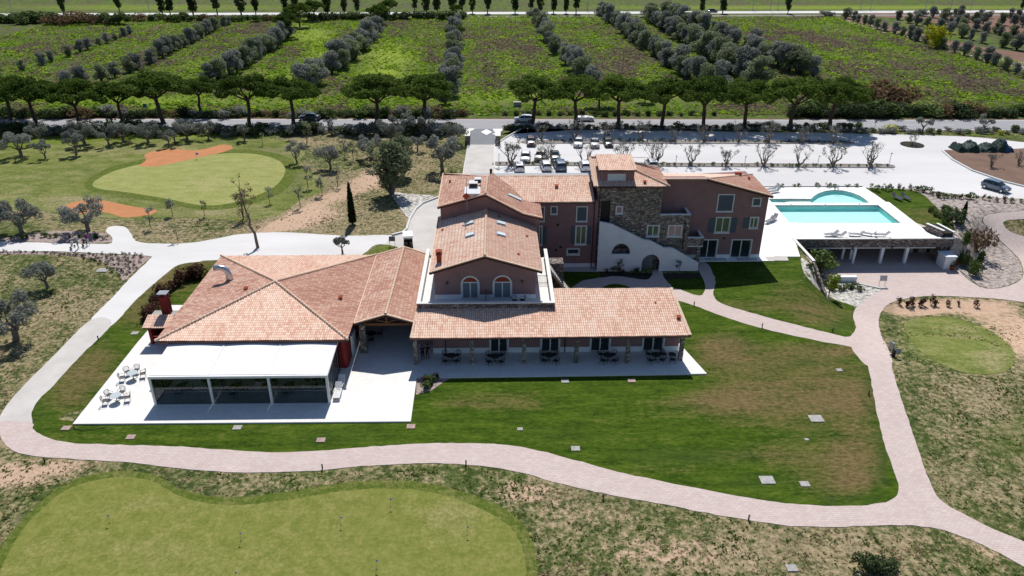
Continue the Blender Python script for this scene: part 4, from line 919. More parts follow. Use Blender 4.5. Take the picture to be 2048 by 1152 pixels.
# ================================================================ UPPER HOUSE
def upper_house():
    O = thing('upper_gable_house', 'tallest left gable house with antenna, roof boxes and stepped right slope', 'building', (-1, 88, 0))
    L0, A0, K0, R0 = Vector((-6.85, 84.8, 9.85)), Vector((-1.07, 84.0, 11.74)), Vector((3.46, 83.2, 9.57)), Vector((5.68, 82.75, 9.2))
    m = MB(); off = Vector((0, .75, -.16))
    fr = [L0+off+Vector((.3, 0, .08)), A0+off, K0+off, R0+off+Vector((-.35, 0, 0))]
    bk = [Vector((fr[0].x, 97.0, fr[0].z)), Vector((fr[1].x, 93.0, fr[1].z-.5)), Vector((fr[2].x, 89.5, fr[2].z)), Vector((fr[3].x, 88.25, fr[3].z))]
    fb = [Vector((p.x, p.y, .1)) for p in fr]; bb = [Vector((p.x, p.y, .1)) for p in bk]
    vs = fr+bk+fb+bb
    fs = [(i, i+1, 9+i, 8+i) for i in range(3)]+[(4+i, 5+i, 13+i, 12+i) for i in range(3)]+[(0, 4, 12, 8), (3, 7, 15, 11)]+[(i, i+1, 5+i, 4+i) for i in range(3)]
    m.add(vs, fs); m.build('wall', M['pink'], O)
    RB = Vector((-.83, 90.6, 11.74))
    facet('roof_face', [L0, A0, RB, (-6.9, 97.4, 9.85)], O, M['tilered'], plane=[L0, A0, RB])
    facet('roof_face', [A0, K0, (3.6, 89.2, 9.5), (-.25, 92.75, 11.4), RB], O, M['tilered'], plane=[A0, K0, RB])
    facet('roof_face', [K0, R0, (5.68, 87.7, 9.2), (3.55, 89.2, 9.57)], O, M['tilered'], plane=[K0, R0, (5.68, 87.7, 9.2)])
    facet('roof_face', [RB, (-6.9, 97.4, 9.85), (-.2, 97.4, 9.6)], O, plane=[RB, (-6.9, 97.4, 9.85), (.5, 97.4, 9.85)])
    ridge(O, A0+Vector((0, 0, .08)), RB+Vector((0, 0, .08)))
    for a, b in ((L0, A0), (A0, K0), (K0, R0)): verge(O, a+Vector((0, 0, .05)), b+Vector((0, 0, .05)), .2, .2, M['soffit'] if 0 else None)
    verge(O, L0+Vector((0, 0, .05)), (-6.9, 97.4, 9.9), .14, .12)
    sl = (11.74-9.85)/5.78
    def onl(px, py): d_ = ray(px, py); t = (11.74-CAMH+sl*1.07)/(d_.z-sl*d_.x); return CPOS+d_*t
    # roof plant boxes
    p = onl(945, 388); m = MB(); m.boxc((p.x, p.y, p.z+.25), 1.9, 2.6, .5, 0, 0, 0, -.3*0); m.build('roof_plinth', M['signwhite'], O)
    for q, s in (((947, 380), .85), ((956, 372.5), .65)):
        p = onl(*q); m = MB(); m.boxc((p.x, p.y+.1, p.z+.75), s*1.25, s*1.4, .5); o = m.build('roof_box', M['signwhite'], O)
        m = MB(); m.boxc((p.x, p.y+.1-s*.7-.02, p.z+.74), s*1.05, .06, .4); m.build('grille', M['black'], o)
    # skylight on right slope
    d_ = ray(1029.3, 396.6); sr = .479; t = (11.74-CAMH-sr*1.07)/(d_.z+sr*d_.x); skylight(O, CPOS+d_*t, sr, 2.1, .5)
    vent(O, tuple(onl(900, 364)), .25)
    # antenna
    p = onl(934, 400); m = MB(); m.tube([(p.x, p.y-.3, p.z-1.2), (p.x, p.y-.3, p.z+2.9)], .03, 5); m.tube([(p.x-.5, p.y-.3, p.z+2.4), (p.x+.3, p.y-.3, p.z+2.6)], .015, 4)
    m.tube([(p.x-.35, p.y-.3, p.z+2.0), (p.x+.25, p.y-.3, p.z+2.15)], .015, 4); o = m.build('antenna_mast', M['greymetal'], O)
    m = MB(); m.prism([(-.48, 0), (0, -.42), (.48, 0), (0, .42)], [], lambda u, v, w_: (p.x+u-.05, p.y-.45+w_, p.z+v+.62), 0, .1); m.build('dish', M['chimney'], o)
upper_house()
# ================================================================ LINK WING
def link_wing():
    O = thing('link_wing', 'mauve three-storey link wing with grey shutters between gable house and stone tower', 'building', (9, 90, 0))
    y = 88.3; x0, x1 = 5.0, 13.05; ye, ze, yt, zt = 87.5, 9.42, 92.7, 11.02
    W = [(7.17, 7.80, 7.62, 8.48, 'closed', 0), (10.42, 11.6, 6.62, 8.45, 'closed', 0), (10.4, 11.65, 3.42, 5.85, 'open', 1), (9.4, 10.84, 2.0, 2.68, 'small', 0), (5.6, 6.2, 6.65, 8.42, 'closed', 0), (5.45, 6.0, 3.4, 5.85, 'open', 1)]
    wallfront(O, rect(x0, .1, x1, 9.3), [rect(a, c, b, d) for a, b, c, d, k, s in W], y, M['pink'])
    m = MB(); m.box(x0+.01, y+.25, .1, x1-.01, 93.2, 9.3); m.build('wall', M['pink'], O)
    for a, b, c, d, k, s in W: window(O, a, b, c, d, y, kind=k, sh=s, mull=(0 if k == 'small' else 1), pane='panegreen' if s else 'pane', sw=.5)
    m = MB(); m.box(x0, y-.03, .1, x1, y+.01, .68); m.build('plinth', M['whitewall'], O)
    for q in ((8.02, 6.08), (8.5, 3.0), (7.9, 2.6)): m = MB(); m.box(q[0]-.16, y-.03, q[1]-.16, q[0]+.16, y+.01, q[1]+.16); m.build('vent_grille', M['soffit'], O)
    facet('roof_face', [(-.55, ye, ze), (12.5, ye, ze), (12.5, yt, zt), (-.55, yt, zt)], O)
    verge(O, (12.48, ye, ze+.04), (12.48, yt, zt+.04), .1, .12, M['copper']); gutter(O, (5.6, ye-.07, ze-.08), (12.5, ye-.07, ze-.08))
    m = MB(); m.box(-3.1, 92.95, 9.0, 12.6, 94.1, 11.0); m.build('rear_parapet', M['greymetal'], O)
    m = MB(); m.box(0.5, 92.72, 9.5, 12.5, 92.95, 11.12); m.build('rear_flashing', M['ridge'], O)
    pipe(O, 12.55, y-.12, .1, 9.3); vent(O, tuple(GS(1113, 374.5, ye, ze, .308)), .34)
    p = G(982, 346, 11); m = MB(); m.cyl(p.x, 93.6, 11.0, 11.5, .16, .16, 8); m.ball((p.x, 93.6, 11.6), .2, .2, .2); m.build('roof_cowl', M['black'], O)
link_wing()
# ================================================================ STONE TOWER
def tower():
    O = thing('stone_tower', 'rubble stone tower with hipped tile roof, shed dormer and stepped stone balconies', 'tower', (17, 91, 0))
    y = 88.6; x0, x1 = 12.95, 21.04
    W = [(15.42, 16.1, 7.52, 8.35, 'pinkpane', 0), (19.6, 21.0, 4.36, 5.75, 'panegreen', 1), (22.3, 23.95, 4.33, 5.72, 'pinkpane', 1)]
    holes = [rect(a, c, b, d) for a, b, c, d, p, m_ in W]
    outer = [(x0, 0), (27.0-.02, 0), (26.98, .01), (24.95, .01), (24.95, 7.3), (x1, 7.3), (x1, 11.05), (x0, 11.05)]
    outer = [(x0, .05), (24.95, .05), (24.95, 6.95), (x1+.0, 6.95), (x1, 11.05), (x0, 11.05)]
    wallfront(O, outer, holes+[rect(13.42, 6.05, 14.62, 9.15)], y, M['stone'])
    m = MB(); m.box(x0+.01, y+.25, .05, x1-.01, 94.6, 11.05); m.build('wall', M['stone'], O)
    m = MB(); m.box(x1, y+.25, .05, 24.93, 90.98, 6.5); m.build('wall', M['stone'], O)
    m = MB(); m.box(13.42, y+.14, 6.05, 14.62, y+.24, 9.15); m.build('dark_doorway', M['black'], O)  # black panel stands in for the shade inside the open doorway
    for a, b, c, d, p, mu in W: window(O, a, b, c, d, y, mull=mu, pane=p)
    m = MB(); p = (17.55, y); m.box(17.45, y-.12, 6.05, 17.7, y-.0, 6.2); m.build('wall_light', M['signwhite'], O)
    # upper balcony
    def balcony(xa, xb, zt, zf, stone_bottom, nm='balcony'):
        m = MB(); m.box(xb-.28, y+.25, zf, xb, 90.98, zt-.08); m.build('balcony_wall', M['stone'], O)
        m = MB(); m.box(xa, y+.26, zf-.02, xb-.28, 90.97, zf+.04); m.build('balcony_floor', M['slabs'], O)
        m = MB(); m.box(xa, y-.04, zt-.08, xb+.04, y+.30, zt); m.box(xb-.32, y+.30, zt-.08, xb+.04, 90.98, zt); m.build('coping', M['whitewall'], O)
    m = MB(); m.box(x1, y, 6.95, 24.95, y+.25, 7.22); m.build('balcony_front', M['stone'], O)
    balcony(x1, 24.95, 7.3, 6.52, 0)
    m = MB(); m.box(24.95, y, 2.92, 27.0, y+.25, 4.02); m.build('balcony_front', M['stone'], O)
    m = MB(); m.box(24.95, y+.25, 2.92, 26.72, 90.98, 3.2); m.build('balcony_slab', M['whitewall'], O)
    balcony(24.95, 27.0, 4.1, 3.22, 0)
    m = MB(); m.box(24.9, y, 2.80, 27.0, y+.3, 2.92); m.build('lintel', M['whitewall'], O)
    m = MB(); m.box(26.3, y+.02, .1, 26.75, y+.4, 2.8); m.build('pillar', M['stone'], O)
    pipe(O, 24.35, y-.1, 2.6, 6.4); pipe(O, 13.2, y-.1, 7, 11)
    # roof
    ye, ze, yr, zr = 87.8, 11.3, 93.4, 13.3; FL = (12.5, ye, ze); FR = (21.65, ye, ze); RL = (12.3, yr, zr); RR = (14.45, yr, zr); BR = (21.75, 95.0, 11.3)
    facet('roof_face', [FL, FR, RR, RL], O); facet('roof_face', [FR, BR, RR], O, M['tilered'])
    facet('roof_face', [RL, RR, BR, (12.3, 95.4, 12.0)], O, plane=[RL, RR, (12.3, 96.5, 12.2)], slab=0)
    ridge(O, (12.4, yr, zr+.06), (14.45, yr, zr+.06)); ridge(O, (RR[0], RR[1], RR[2]+.05), (FR[0], FR[1], FR[2]+.06)); ridge(O, (RR[0], RR[1], RR[2]+.05), (BR[0], BR[1], BR[2]+.06))
    verge(O, (12.45, ye, ze+.06), (12.3, yr, zr+.06), .42, .2); gutter(O, (12.5, ye-.07, ze-.08), (21.6, ye-.07, ze-.08))
    m = MB(); m.prism([(12.9, 11.0), (12.9, 11.4), (12.9, 11.4)], [], XZ, 88, 88.1)
    s = (zr-ze)/(yr-ye); vent(O, tuple(GS(1289.5, 365.5, ye, ze, s)), .3)
    # dormer
    bl, br = GS(1203, 362, ye, ze, s), GS(1268, 363, ye, ze, s); yd = bl.y; zt = GY(1235, 342, yd).z
    D = MB(); D.prism([(yd+.25, bl.z-.2), (yd+.25, zt-.08), (yd+3.4, zt+.5), (yd+3.4, bl.z)], [], YZ, bl.x+.01, br.x-.01); D.build('dormer_wall', M['pink'], O)
    a, b = GY(1217, 361, yd), GY(1249.5, 349.5, yd)
    wallfront(O, rect(bl.x, bl.z-.2, br.x, zt), [rect(a.x, a.z, b.x, b.z)], yd, M['pink'], name='dormer_front')
    window(O, a.x, b.x, a.z, b.z, yd, mull=0, pane='sky_glass')
    p0 = GY(1198, 341, yd-.45); p1 = GY(1271.6, 340.6, yd-.45); z0 = p0.z; sd_ = .2
    facet('dormer_roof', [(p0.x, yd-.45, z0), (p1.x, yd-.45, z0), (p1.x-.1, yd+3.6, z0+sd_*4), (p0.x, yd+3.6, z0+sd_*4)], O)
    verge(O, (p1.x, yd-.45, z0+.05), (p1.x-.1, yd+3.6, z0+sd_*4+.05), .3)
tower()
# ================================================================ WHITE STAIR WALL
def stair():
    O = thing('outside_staircase', 'stone-stepped outside staircase behind a white stepped wall with two arches', 'staircase', (20, 87.5, 0))
    y = 87.1
    outer = [(13.15, .05), (26.3, .05), (26.25, 1.08), (22.65, 3.22), (21.55, 3.24), (19.7, 4.26), (18.85, 4.38), (14.66, 6.55), (13.15, 6.85)]
    hole1 = [(14.9, 2.46), (17.3, 2.46)]+[(16.1+1.2*math.cos(math.pi*i/14), 2.46+1.5*math.sin(math.pi*i/14)) for i in range(1, 14)]+[]
    hole1 = [(14.9, 2.46), (17.3, 2.46)]+[(16.1+1.2*math.cos(math.pi*i/14), 2.46+1.5*math.sin(math.pi*i/14)) for i in range(1, 14)]
    x0, x1 = 18.93, 21.2
    hole2 = [(x0, .051), (x1, .051), (x1, 1.2)]+[((x0+x1)/2+(x1-x0)/2*math.cos(math.pi*i/14), 1.2+1.2*math.sin(math.pi*i/14)) for i in range(1, 14)]+[(x0, 1.2)]
    # door arch reaches the ground: make it part of the outline
    out2 = [(13.15, .05), (x0, .05)]+list(reversed(hole2[2:]))+[(x1, .05)]+outer[1:]
    MB().prism(out2, [hole1], XZ, y, y+.28).build('white_wall', M['whitewall'], O)
    m = MB(); xs0, xs1 = 14.7, 26.0; n = 30
    for i in range(n):
        a = xs1-(xs1-xs0)*(i+1)/n; b = xs1-(xs1-xs0)*i/n; z = 5.9*(i+1)/n; m.box(a, y+.29, max(.05, z-.55), b, 88.58, z)
    m.box(13.2, y+.29, 5.6, 14.7, 88.58, 5.9); m.build('steps', M['concrete'], O)
    m = MB(); m.box(14.6, y+.9, .06, 21.2, y+1.0, 2.9); m.build('under_stair_wall', M['stonedark'], O)
    m = MB(); m.box(x0+.1, y+.7, .06, x0+1.5, y+.78, 2.2); m.build('glazed_door', M['curtain'], O)
    # coping
    m = MB(); pts = outer[2:]
    for a, b in zip(pts[:-1], pts[1:]): m.bar((a[0], y+.14, a[1]+.04), (b[0], y+.14, b[1]+.04), .36, .09)
    m.build('coping', M['whitewall'], O)
stair()
# ================================================================ RIGHT WING
def wing():
    O = thing('right_wing', 'mauve right wing with half-gable front, grey shutters and glazed ground-floor doors', 'building', (28, 96, 0))
    y = 91.0; x0, x1 = 21.04, 35.5; zr = 11.35; xp = 27.05; s = .27
    zw = lambda x: zr-.18-(max(0, x-xp))*s
    W = [(28.98, 30.9, 6.83, 9.0, 'closed', 0, 'pane'), (29.1, 30.85, 3.83, 5.85, 'open', 1, 'panegreen'), (33.55, 34.45, 7.6, 8.48, 'closed', 0, 'pane'), (33.6, 34.55, 4.45, 5.85, 'open', 3, 'panegreen')]
    Dd = [(27.2, 29.6, .12, 2.7), (31.6, 34.15, .12, 2.68)]
    wallfront(O, [(x0, .1), (Dd[0][0], .1), (Dd[0][0], Dd[0][3]), (Dd[0][1], Dd[0][3]), (Dd[0][1], .1), (Dd[1][0], .1), (Dd[1][0], Dd[1][3]), (Dd[1][1], Dd[1][3]), (Dd[1][1], .1), (x1, .1), (x1, zw(x1)), (xp, zw(xp)), (x0, zw(xp))], [rect(a, c, b, d) for a, b, c, d, k, sh, p in W], y, M['pink'])
    m = MB(); m.prism([(x0+.01, .1), (x1-.01, .1), (x1-.01, zw(x1)-.02), (xp, 8.4), (x0+.01, 8.4)], [], XZ, y+.25, 101.2); m.build('wall', M['pink'], O)
    m = MB(); m.prism([(x0+.01, 8.4), (xp, 8.4), (x1-.01, zw(x1)-.02), (xp, zw(xp)-.02), (x0+.01, zw(xp)-.02)], [], XZ, y+.25, y+1.2); m.build('wall', M['pink'], O)
    for a, b, c, d, k, sh, p in W: window(O, a, b, c, d, y, kind=k, sh=sh, pane=p, sw=.85 if sh == 1 else .8)
    for a, b, c, d in Dd: door(O, a, b, c, d, y, mull=1)
    m = MB()
    for a, b in ((25.0, Dd[0][0]-.15), (Dd[0][1]+.15, Dd[1][0]-.15), (Dd[1][1]+.15, x1+.02)): m = MB(); m.box(a, y-.03, .1, b, y+.01, .6); m.build('plinth', M['whitewall'], O)
    lamp(O, 30.4, y, 3.0)
    yf = 90.45; P = (xp, yf, zr); FRc = (35.85, yf, zr-(35.85-xp)*s); BRc = (35.85, yf+8.8, FRc[2])
    facet('roof_face', [P, FRc, BRc], O, M['tilered'])
    facet('roof_face', [(x0, yf, zr), P, BRc, (35.85, yf+11.5, zr-11.5*s), (x0, yf+11.5, zr-11.5*s)], O, plane=[(x0, yf, zr), P, (x0, yf+11.5, zr-11.5*s)], slab=0)
    verge(O, (x0, yf, zr+.05), (xp, yf, zr+.05), .3, .24); verge(O, (xp, yf, zr+.05), (FRc[0], yf, FRc[2]+.05), .2, .2)
    ridge(O, (xp, yf, zr+.06), (BRc[0], BRc[1], BRc[2]+.06), .12)
    chimney(O, (GS(1477, 350, 97, 9.8, 0).x, 96.8, 9.6), .7, .6, .55, False); vent(O, (34.3, 96.0, 9.5), .25)
wing()
# ================================================================ PERGOLA
def pergola():
    xl, xr, yf, yb, zf, zb = -32.0, -15.55, 58.5, 64.3, 3.32, 3.62
    O = thing('glazed_pergola', 'white aluminium pergola with white awning roof and folding glass walls', 'pergola', (-24, 60, .16))
    xs = [xl, xl+(xr-xl)/3, xl+2*(xr-xl)/3, xr]
    for i, x in enumerate(xs):
        m = MB(); xx = min(max(x, xl+.11), xr-.11); m.box(xx-.11, yf, .16, xx+.11, yf+.22, zf-.22); m.box(xx-.16, yf-.03, .155, xx+.16, yf+.27, .19); m.build('post', M['white'], O)
    m = MB(); m.box(xl, yf-.02, zf-.22, xr, yf+.22, zf+.02); m.build('front_beam', M['white'], O)
    for x in xs[0], xs[-1]:
        m = MB(); xx = min(max(x, xl+.09), xr-.09); m.bar((xx, yf+.23, zf-.09), (xx, yb, zb-.05), .18, .2); m.build('side_beam', M['white'], O)
    for i in range(1, 3):
        m = MB(); m.bar((xs[i], yf+.23, zf-.02), (xs[i], yb, zb+.04), .14, .14); m.build('rafter', M['white'], O)
    for i in range(3):
        a, b = xs[i]+.08, xs[i+1]-.08; n = 12; k = 16; vs = []; 
        for j in range(k+1):
            v = j/k
            for q in range(n+1):
                u = q/n; vs.append((a+(b-a)*u, yf+.24+(yb-yf-.24)*v, zf+(zb-zf)*v+.05+.10*math.sin(math.pi*u)*v-.02*abs(math.sin(math.pi*v*8))))
        m = MB(); m.add(vs, [(j*(n+1)+q, j*(n+1)+q+1, (j+1)*(n+1)+q+1, (j+1)*(n+1)+q) for j in range(k) for q in range(n)])
        nn = len(vs); m.add([(x, y, z-.03) for x, y, z in vs], [(j*(n+1)+q, (j+1)*(n+1)+q, (j+1)*(n+1)+q+1, j*(n+1)+q+1) for j in range(k) for q in range(n)])
        m.build('awning', M['fabric'], O, smooth=True, fix=False)
    for i in range(3):
        a, b = xs[i]+.16, xs[i+1]-.16
        g = MB(); g.box(a, yf+.10, .24, b, yf+.12, 3.08); o = g.build('glass_panel', M['glass'], O)
        f = MB(); f.box(a, yf+.08, .16, b, yf+.14, .24); f.box(a, yf+.09, 1.58, b, yf+.13, 1.61)
        for q in range(1, 7): x = a+(b-a)*q/7; f.box(x-.005, yf+.10, .24, x+.005, yf+.12, 3.08)
        f.build('glass_frame', M['greymetal'], o)
    for x in (xl+.1, xr-.12):
        g = MB(); g.box(x, yf+.3, .24, x+.02, yb-.1, 3.12); o = g.build('glass_panel', M['glass'], O)
        f = MB(); f.box(x-.02, yf+.3, .16, x+.04, yb-.1, .24)
        for q in range(1, 7): y = yf+.3+(yb-.4-yf)*q/7; f.box(x-.01, y-.015, .24, x+.03, y+.015, 3.12)
        f.build('glass_frame', M['greymetal'], o)
pergola()
# ================================================================ POOL
def pool():
    out = [(1512, 514.3), (1480, 480), (1500, 376), (1728, 375.6), (1753, 392), (1771, 405), (1778, 405.5), (1862, 471), (1911, 476.3), (1588, 478), (1600, 514.5)]
    outer = [tuple(G(x, y, 0)[:2]) for x, y in out]
    main = [(44.05, 103.1), (60.75, 103.0), (60.85, 110.65), (44.3, 110.75)]
    up = [tuple(G(x, y, 0)[:2]) for x, y in [(1543, 406), (1537, 399), (1580, 398.6), (1622, 399), (1627, 394), (1636, 388), (1650, 383.2), (1668, 381), (1686, 382.2), (1704, 386.5), (1720, 393), (1731, 400.5), (1738, 406.8), (1640, 407.3)]]
    up = [(x, max(y, 111.35)) for x, y in up][::-1]
    MB().prism(outer, [main, up], XY, -.25, .12).build('pool_deck', M['deck'])['kind'] = 'structure'
    O = thing('swimming_pool', 'turquoise pool with long rectangular basin and rounded upper basin in white deck', 'pool', (52, 107, 0))
    for pts, dep, nm in ((main, .8, 'main_basin'), (up, .55, 'upper_basin')):
        k = len(pts); vs = [(x, y, .121) for x, y in pts]+[(x, y, -dep) for x, y in pts]
        m = MB(); m.add(vs, [(i, (i+1) % k, k+(i+1) % k, k+i) for i in range(k)]); m.add([(x, y, -dep) for x, y in pts], [tuple(range(k))], 1)
        m.build(nm, [M['pooltile'], M['poolfloor']], O, fix=False)
        m = MB(); m.add([(x, y, .02) for x, y in pts], [tuple(range(k))]); wo = m.build('pool_water', M['water'], O, fix=False)
    # paler kerb line and steps
    m = MB(); c = G(1600, 402, 0)
    for i in range(3): m.box(c.x-2.5+i*.3, c.y-.9-i*.0, -.5, c.x+2.2-i*.3, c.y+.6-i*.3, -.4+i*.16)
    m.build('pool_steps', M['stonecap'], O)
    m = MB(); cc = (44.1, 103.1); m.prism([cc]+[(cc[0]+3.4*math.cos(a), cc[1]+1.6*math.sin(a)) for a in np.linspace(0, math.pi/2, 9)], [], XY, -.8, -.25); m.build('corner_steps', M['stonecap'], O)
    for i, (x0, x1) in enumerate(((44.3, 60.7),)):
        m = MB()
        for q in range(3):
            m.cyl(47+q*5.5, 111.0, .12, .22, .1, .1, 8)
        m.build('inlet_cap', M['greymetal'], O)
    # shower / ladder on far edge
    p = G(1668.5, 380, .12); m = MB(); m.tube([(p.x, p.y, .12), (p.x, p.y, 1.0), (p.x, p.y-.35, 1.05), (p.x, p.y-.4, .1)], .045, 6); m.tube([(p.x+.5, p.y, .12), (p.x+.5, p.y, 1.0), (p.x+.5, p.y-.35, 1.05), (p.x+.5, p.y-.4, .1)], .045, 6)
    tag(m.build('pool_ladder', M['greymetal']), 'grey tubular ladder on the far rim of the rounded basin', 'ladder')
pool()
# ================================================================ GARAGE UNDER THE DECK
def garage():
    O = thing('pool_garage', 'open parking bay under the pool deck with slate stone fascia and white columns', 'garage', (54, 98, ZL))
    xl, xr, y = 42.35, 65.6, 96.95
    zf = -1.15
    m = MB(); m.box(xl+.1, y, zf, xr, y+.3, .12); m.build('stone_fascia', M['stonedark'], O)
    m = MB(); m.box(xl-.1, y-.06, .12, xr+.05, y+.42, .24); m.build('coping', M['stonecap'], O)
    m = MB(); m.box(xl+2.2, y-.05, zf-.14, xr-2.5, y+.28, zf-.001); m.build('fascia_trim', M['trim'], O)
    m = MB(); m.box(xl, y+.3, zf, xr-.2, 108.0, -.86); m.build('ceiling', M['concrete'], O)
    m = MB(); m.box(xl, 103.2+2, ZL, xr, 103.5+2, zf); m.build('rear_wall', M['concrete'], O)
    m = MB(); m.box(xl-.02, y+.3, ZL, xl+.25, 105.2, zf); m.build('side_wall', M['stonedark'], O)
    m = MB(); m.box(xr-.28, y+.3, ZL, xr, 105.2, zf); m.build('side_wall', M['stonedark'], O)
    m = MB(); m.box(xl-.1, 96.0, ZL+.02, xr+.2, 105.2, ZL+.09); m.build('garage_floor', M['brick'], O)
    for px, py, wd in ((1815, 499, .42), (1766, 499, .4), (1711.5, 499, .32), (1688, 499, .3), (1704.5, 499, .3)):
        p = GY(px, py, y+(.2 if px > 1705 else 1.6)); m = MB(); m.box(p.x-wd/2, p.y-wd/2+.1, ZL+.09, p.x+wd/2, p.y+wd/2+.1, zf); m.build('column', M['whitewall'], O)
    p = GY(1887, 500, y); m = MB(); m.box(p.x-.45, y-.02, ZL, p.x+.45, y+1.4, zf); m.build('stone_pier', M['stonedark'], O)
    for px in (1706, 1784.5, 1890): p = GY(px, 495, y-.1); m = MB(); m.box(p.x-.1, y-.16, zf-.3, p.x+.1, y-.01, zf+.12); m.build('rainwater_spout', M['metal_dark'], O)
    # left retaining wall, falls with the lawn
    pts = [(xl-.02, 97.0), (xl-.02, 95.0), (xl-.02, 90.5), (xl-.15, 87.2)]
    m = MB(); a = [(96.95, .2), (90.2, .2), (87.5, -.6), (83.5, -2.4)]
    m.prism([(96.95, -4.2), (96.95, .16), (89.6, .16), (88.5, -.3), (84.0, -2.3), (82.0, -3.2), (82.0, -4.2)], [], YZ, xl-.05, xl+.25); m.build('retaining_wall', M['stonedark'], O)
    m = MB(); m.box(xl-.1, 89.6, .16, xl+.3, 96.9, .25); m.build('coping', M['stonecap'], O)
    # planter on the right corner
    q = [G(1845, 446, .9), G(1911, 476, .3)]
    P0, P1 = Vector((62.6, 104.2)), Vector((63.2, 97.25)); 
    a, b = G(1850, 460, .12), G(1884, 474.8, .12)
    W_ = thing('stone_planter', 'stone-faced planter wall with white coping at the right end of the pool deck', 'planter', (64, 100, .1))
    i0, i1 = Vector((a.x, a.y)), Vector((b.x, 97.4)); o0, o1 = Vector((a.x+1.9, a.y+.6)), Vector((65.55, 97.4))
    def wallseg(p, q, z1, nm, mat, th=.28):
        d = (q-p).normalized(); n_ = Vector((-d.y, d.x))*th/2; mm = MB(); mm.prism([tuple(p+n_), tuple(q+n_), tuple(q-n_), tuple(p-n_)], [], XY, .12, z1); mm.build(nm, mat, W_)
        mm = MB(); n2 = n_*1.3; mm.prism([tuple(p+n2), tuple(q+n2), tuple(q-n2), tuple(p-n2)], [], XY, z1, z1+.08); mm.build('coping', M['stonecap'], W_)
    wallseg(i0, i1, 1.15, 'planter_wall', M['stonedark']); wallseg(o0, o1, .9, 'planter_wall', M['whitewall'])
    mm = MB(); mm.prism([tuple(i0), tuple(i1), tuple(o1), tuple(o0)], [], XY, .1, .8); mm.build('planter_soil', M['darkbed'], W_)
    global PLANTER; PLANTER = (i0, i1, o0, o1)
    # low white bench wall in front
    a, b = G(1662, 562.5), G(1712, 563); B = MB(); z = hz(a.x, a.y)
    B.box(a.x, a.y-.25, ZL, b.x, a.y+.35, ZL+.75)
    tag(B.build('low_wall', M['whitewall']), 'low white wall ending the planted slope before the parking bay', 'wall')
    B = MB(); p = G(1898, 503, -1.2); p = GY(1895, 510, 96.0)
    B.box(p.x-.75, 95.0, ZL, p.x+.75, 97.0, -1.9); B.box(p.x-.85, 94.9, -1.9, p.x+.85, 97.1, -1.75)
    tag(B.build('meter_cabinet', M['whitewall']), 'white utility cabinet beside the right stone pier of the parking bay', 'cabinet')
garage()
# ================================================================ TREES
def leaves(name, clumps, per, size, mat, parent, seed=0, flat=0.0, shell=.45):
    r = np.random.default_rng(seed); V = []; F = 0
    tot = sum(c[3]*c[4]*c[5] for c in clumps)**(1) or 1
    ks = [max(4, int(per*len(clumps)*(c[3]*c[4]*c[5])**.67/sum((q[3]*q[4]*q[5])**.67 for q in clumps))) for c in clumps]
    P = []; N = []
    for c, k in zip(clumps, ks):
        d = r.normal(size=(k, 3)); d /= np.linalg.norm(d, axis=1)[:, None]
        rad = (shell+(1-shell)*r.random(k))**.6
        if flat: rad = rad*(1-flat*(d[:, 2] < -.2))
        P.append(np.array(c[:3])+d*rad[:, None]*np.array(c[3:6])); N.append(d)
    P = np.concatenate(P); N = np.concatenate(N); n = len(P)
    nn = N*.7+r.normal(size=(n, 3))*.6+np.array([0, 0, .25]); nn /= np.linalg.norm(nn, axis=1)[:, None]
    t = np.cross(nn, r.normal(size=(n, 3))); t /= np.linalg.norm(t, axis=1)[:, None]; b = np.cross(nn, t)
    s = size*(.55+.9*r.random(n))[:, None]; asp = (.45+.5*r.random(n))[:, None]
    V = np.stack([P-t*s-b*s*asp*.3, P+b*s*asp, P+t*s-b*s*asp*.2, P-b*s*asp*.9], axis=1).reshape(-1, 3)
    me = bpy.data.meshes.new(name); me.vertices.add(4*n); me.vertices.foreach_set('co', V.ravel().astype(np.float32))
    me.loops.add(4*n); me.loops.foreach_set('vertex_index', np.arange(4*n)); me.polygons.add(n)
    me.polygons.foreach_set('loop_start', np.arange(0, 4*n, 4)); me.polygons.foreach_set('loop_total', np.full(n, 4))
    me.update(); me.materials.append(mat)
    o = bpy.data.objects.new(name, me); col.objects.link(o); attach(o, parent, True); return o
def limb(m, a, b, r0, r1, wob=.08, n=4, rr=random):
    a, b = Vector(a), Vector(b); L = (b-a).length; pts = []; rs = []
    for i in range(n+1):
        t = i/n; p = a.lerp(b, t)
        if 0 < i < n: p += Vector((rr.uniform(-1, 1), rr.uniform(-1, 1), rr.uniform(-.4, .4)))*L*wob
        pts.append(p); rs.append(r0+(r1-r0)*t)
    m.tube(pts, rs, 6, cap=False); return pts
PR = {}
def proto(kind, i, name, cat): 
    t = thing(name, None, cat, (0, 0, -500)); PR.setdefault(kind, []).append(t); return t
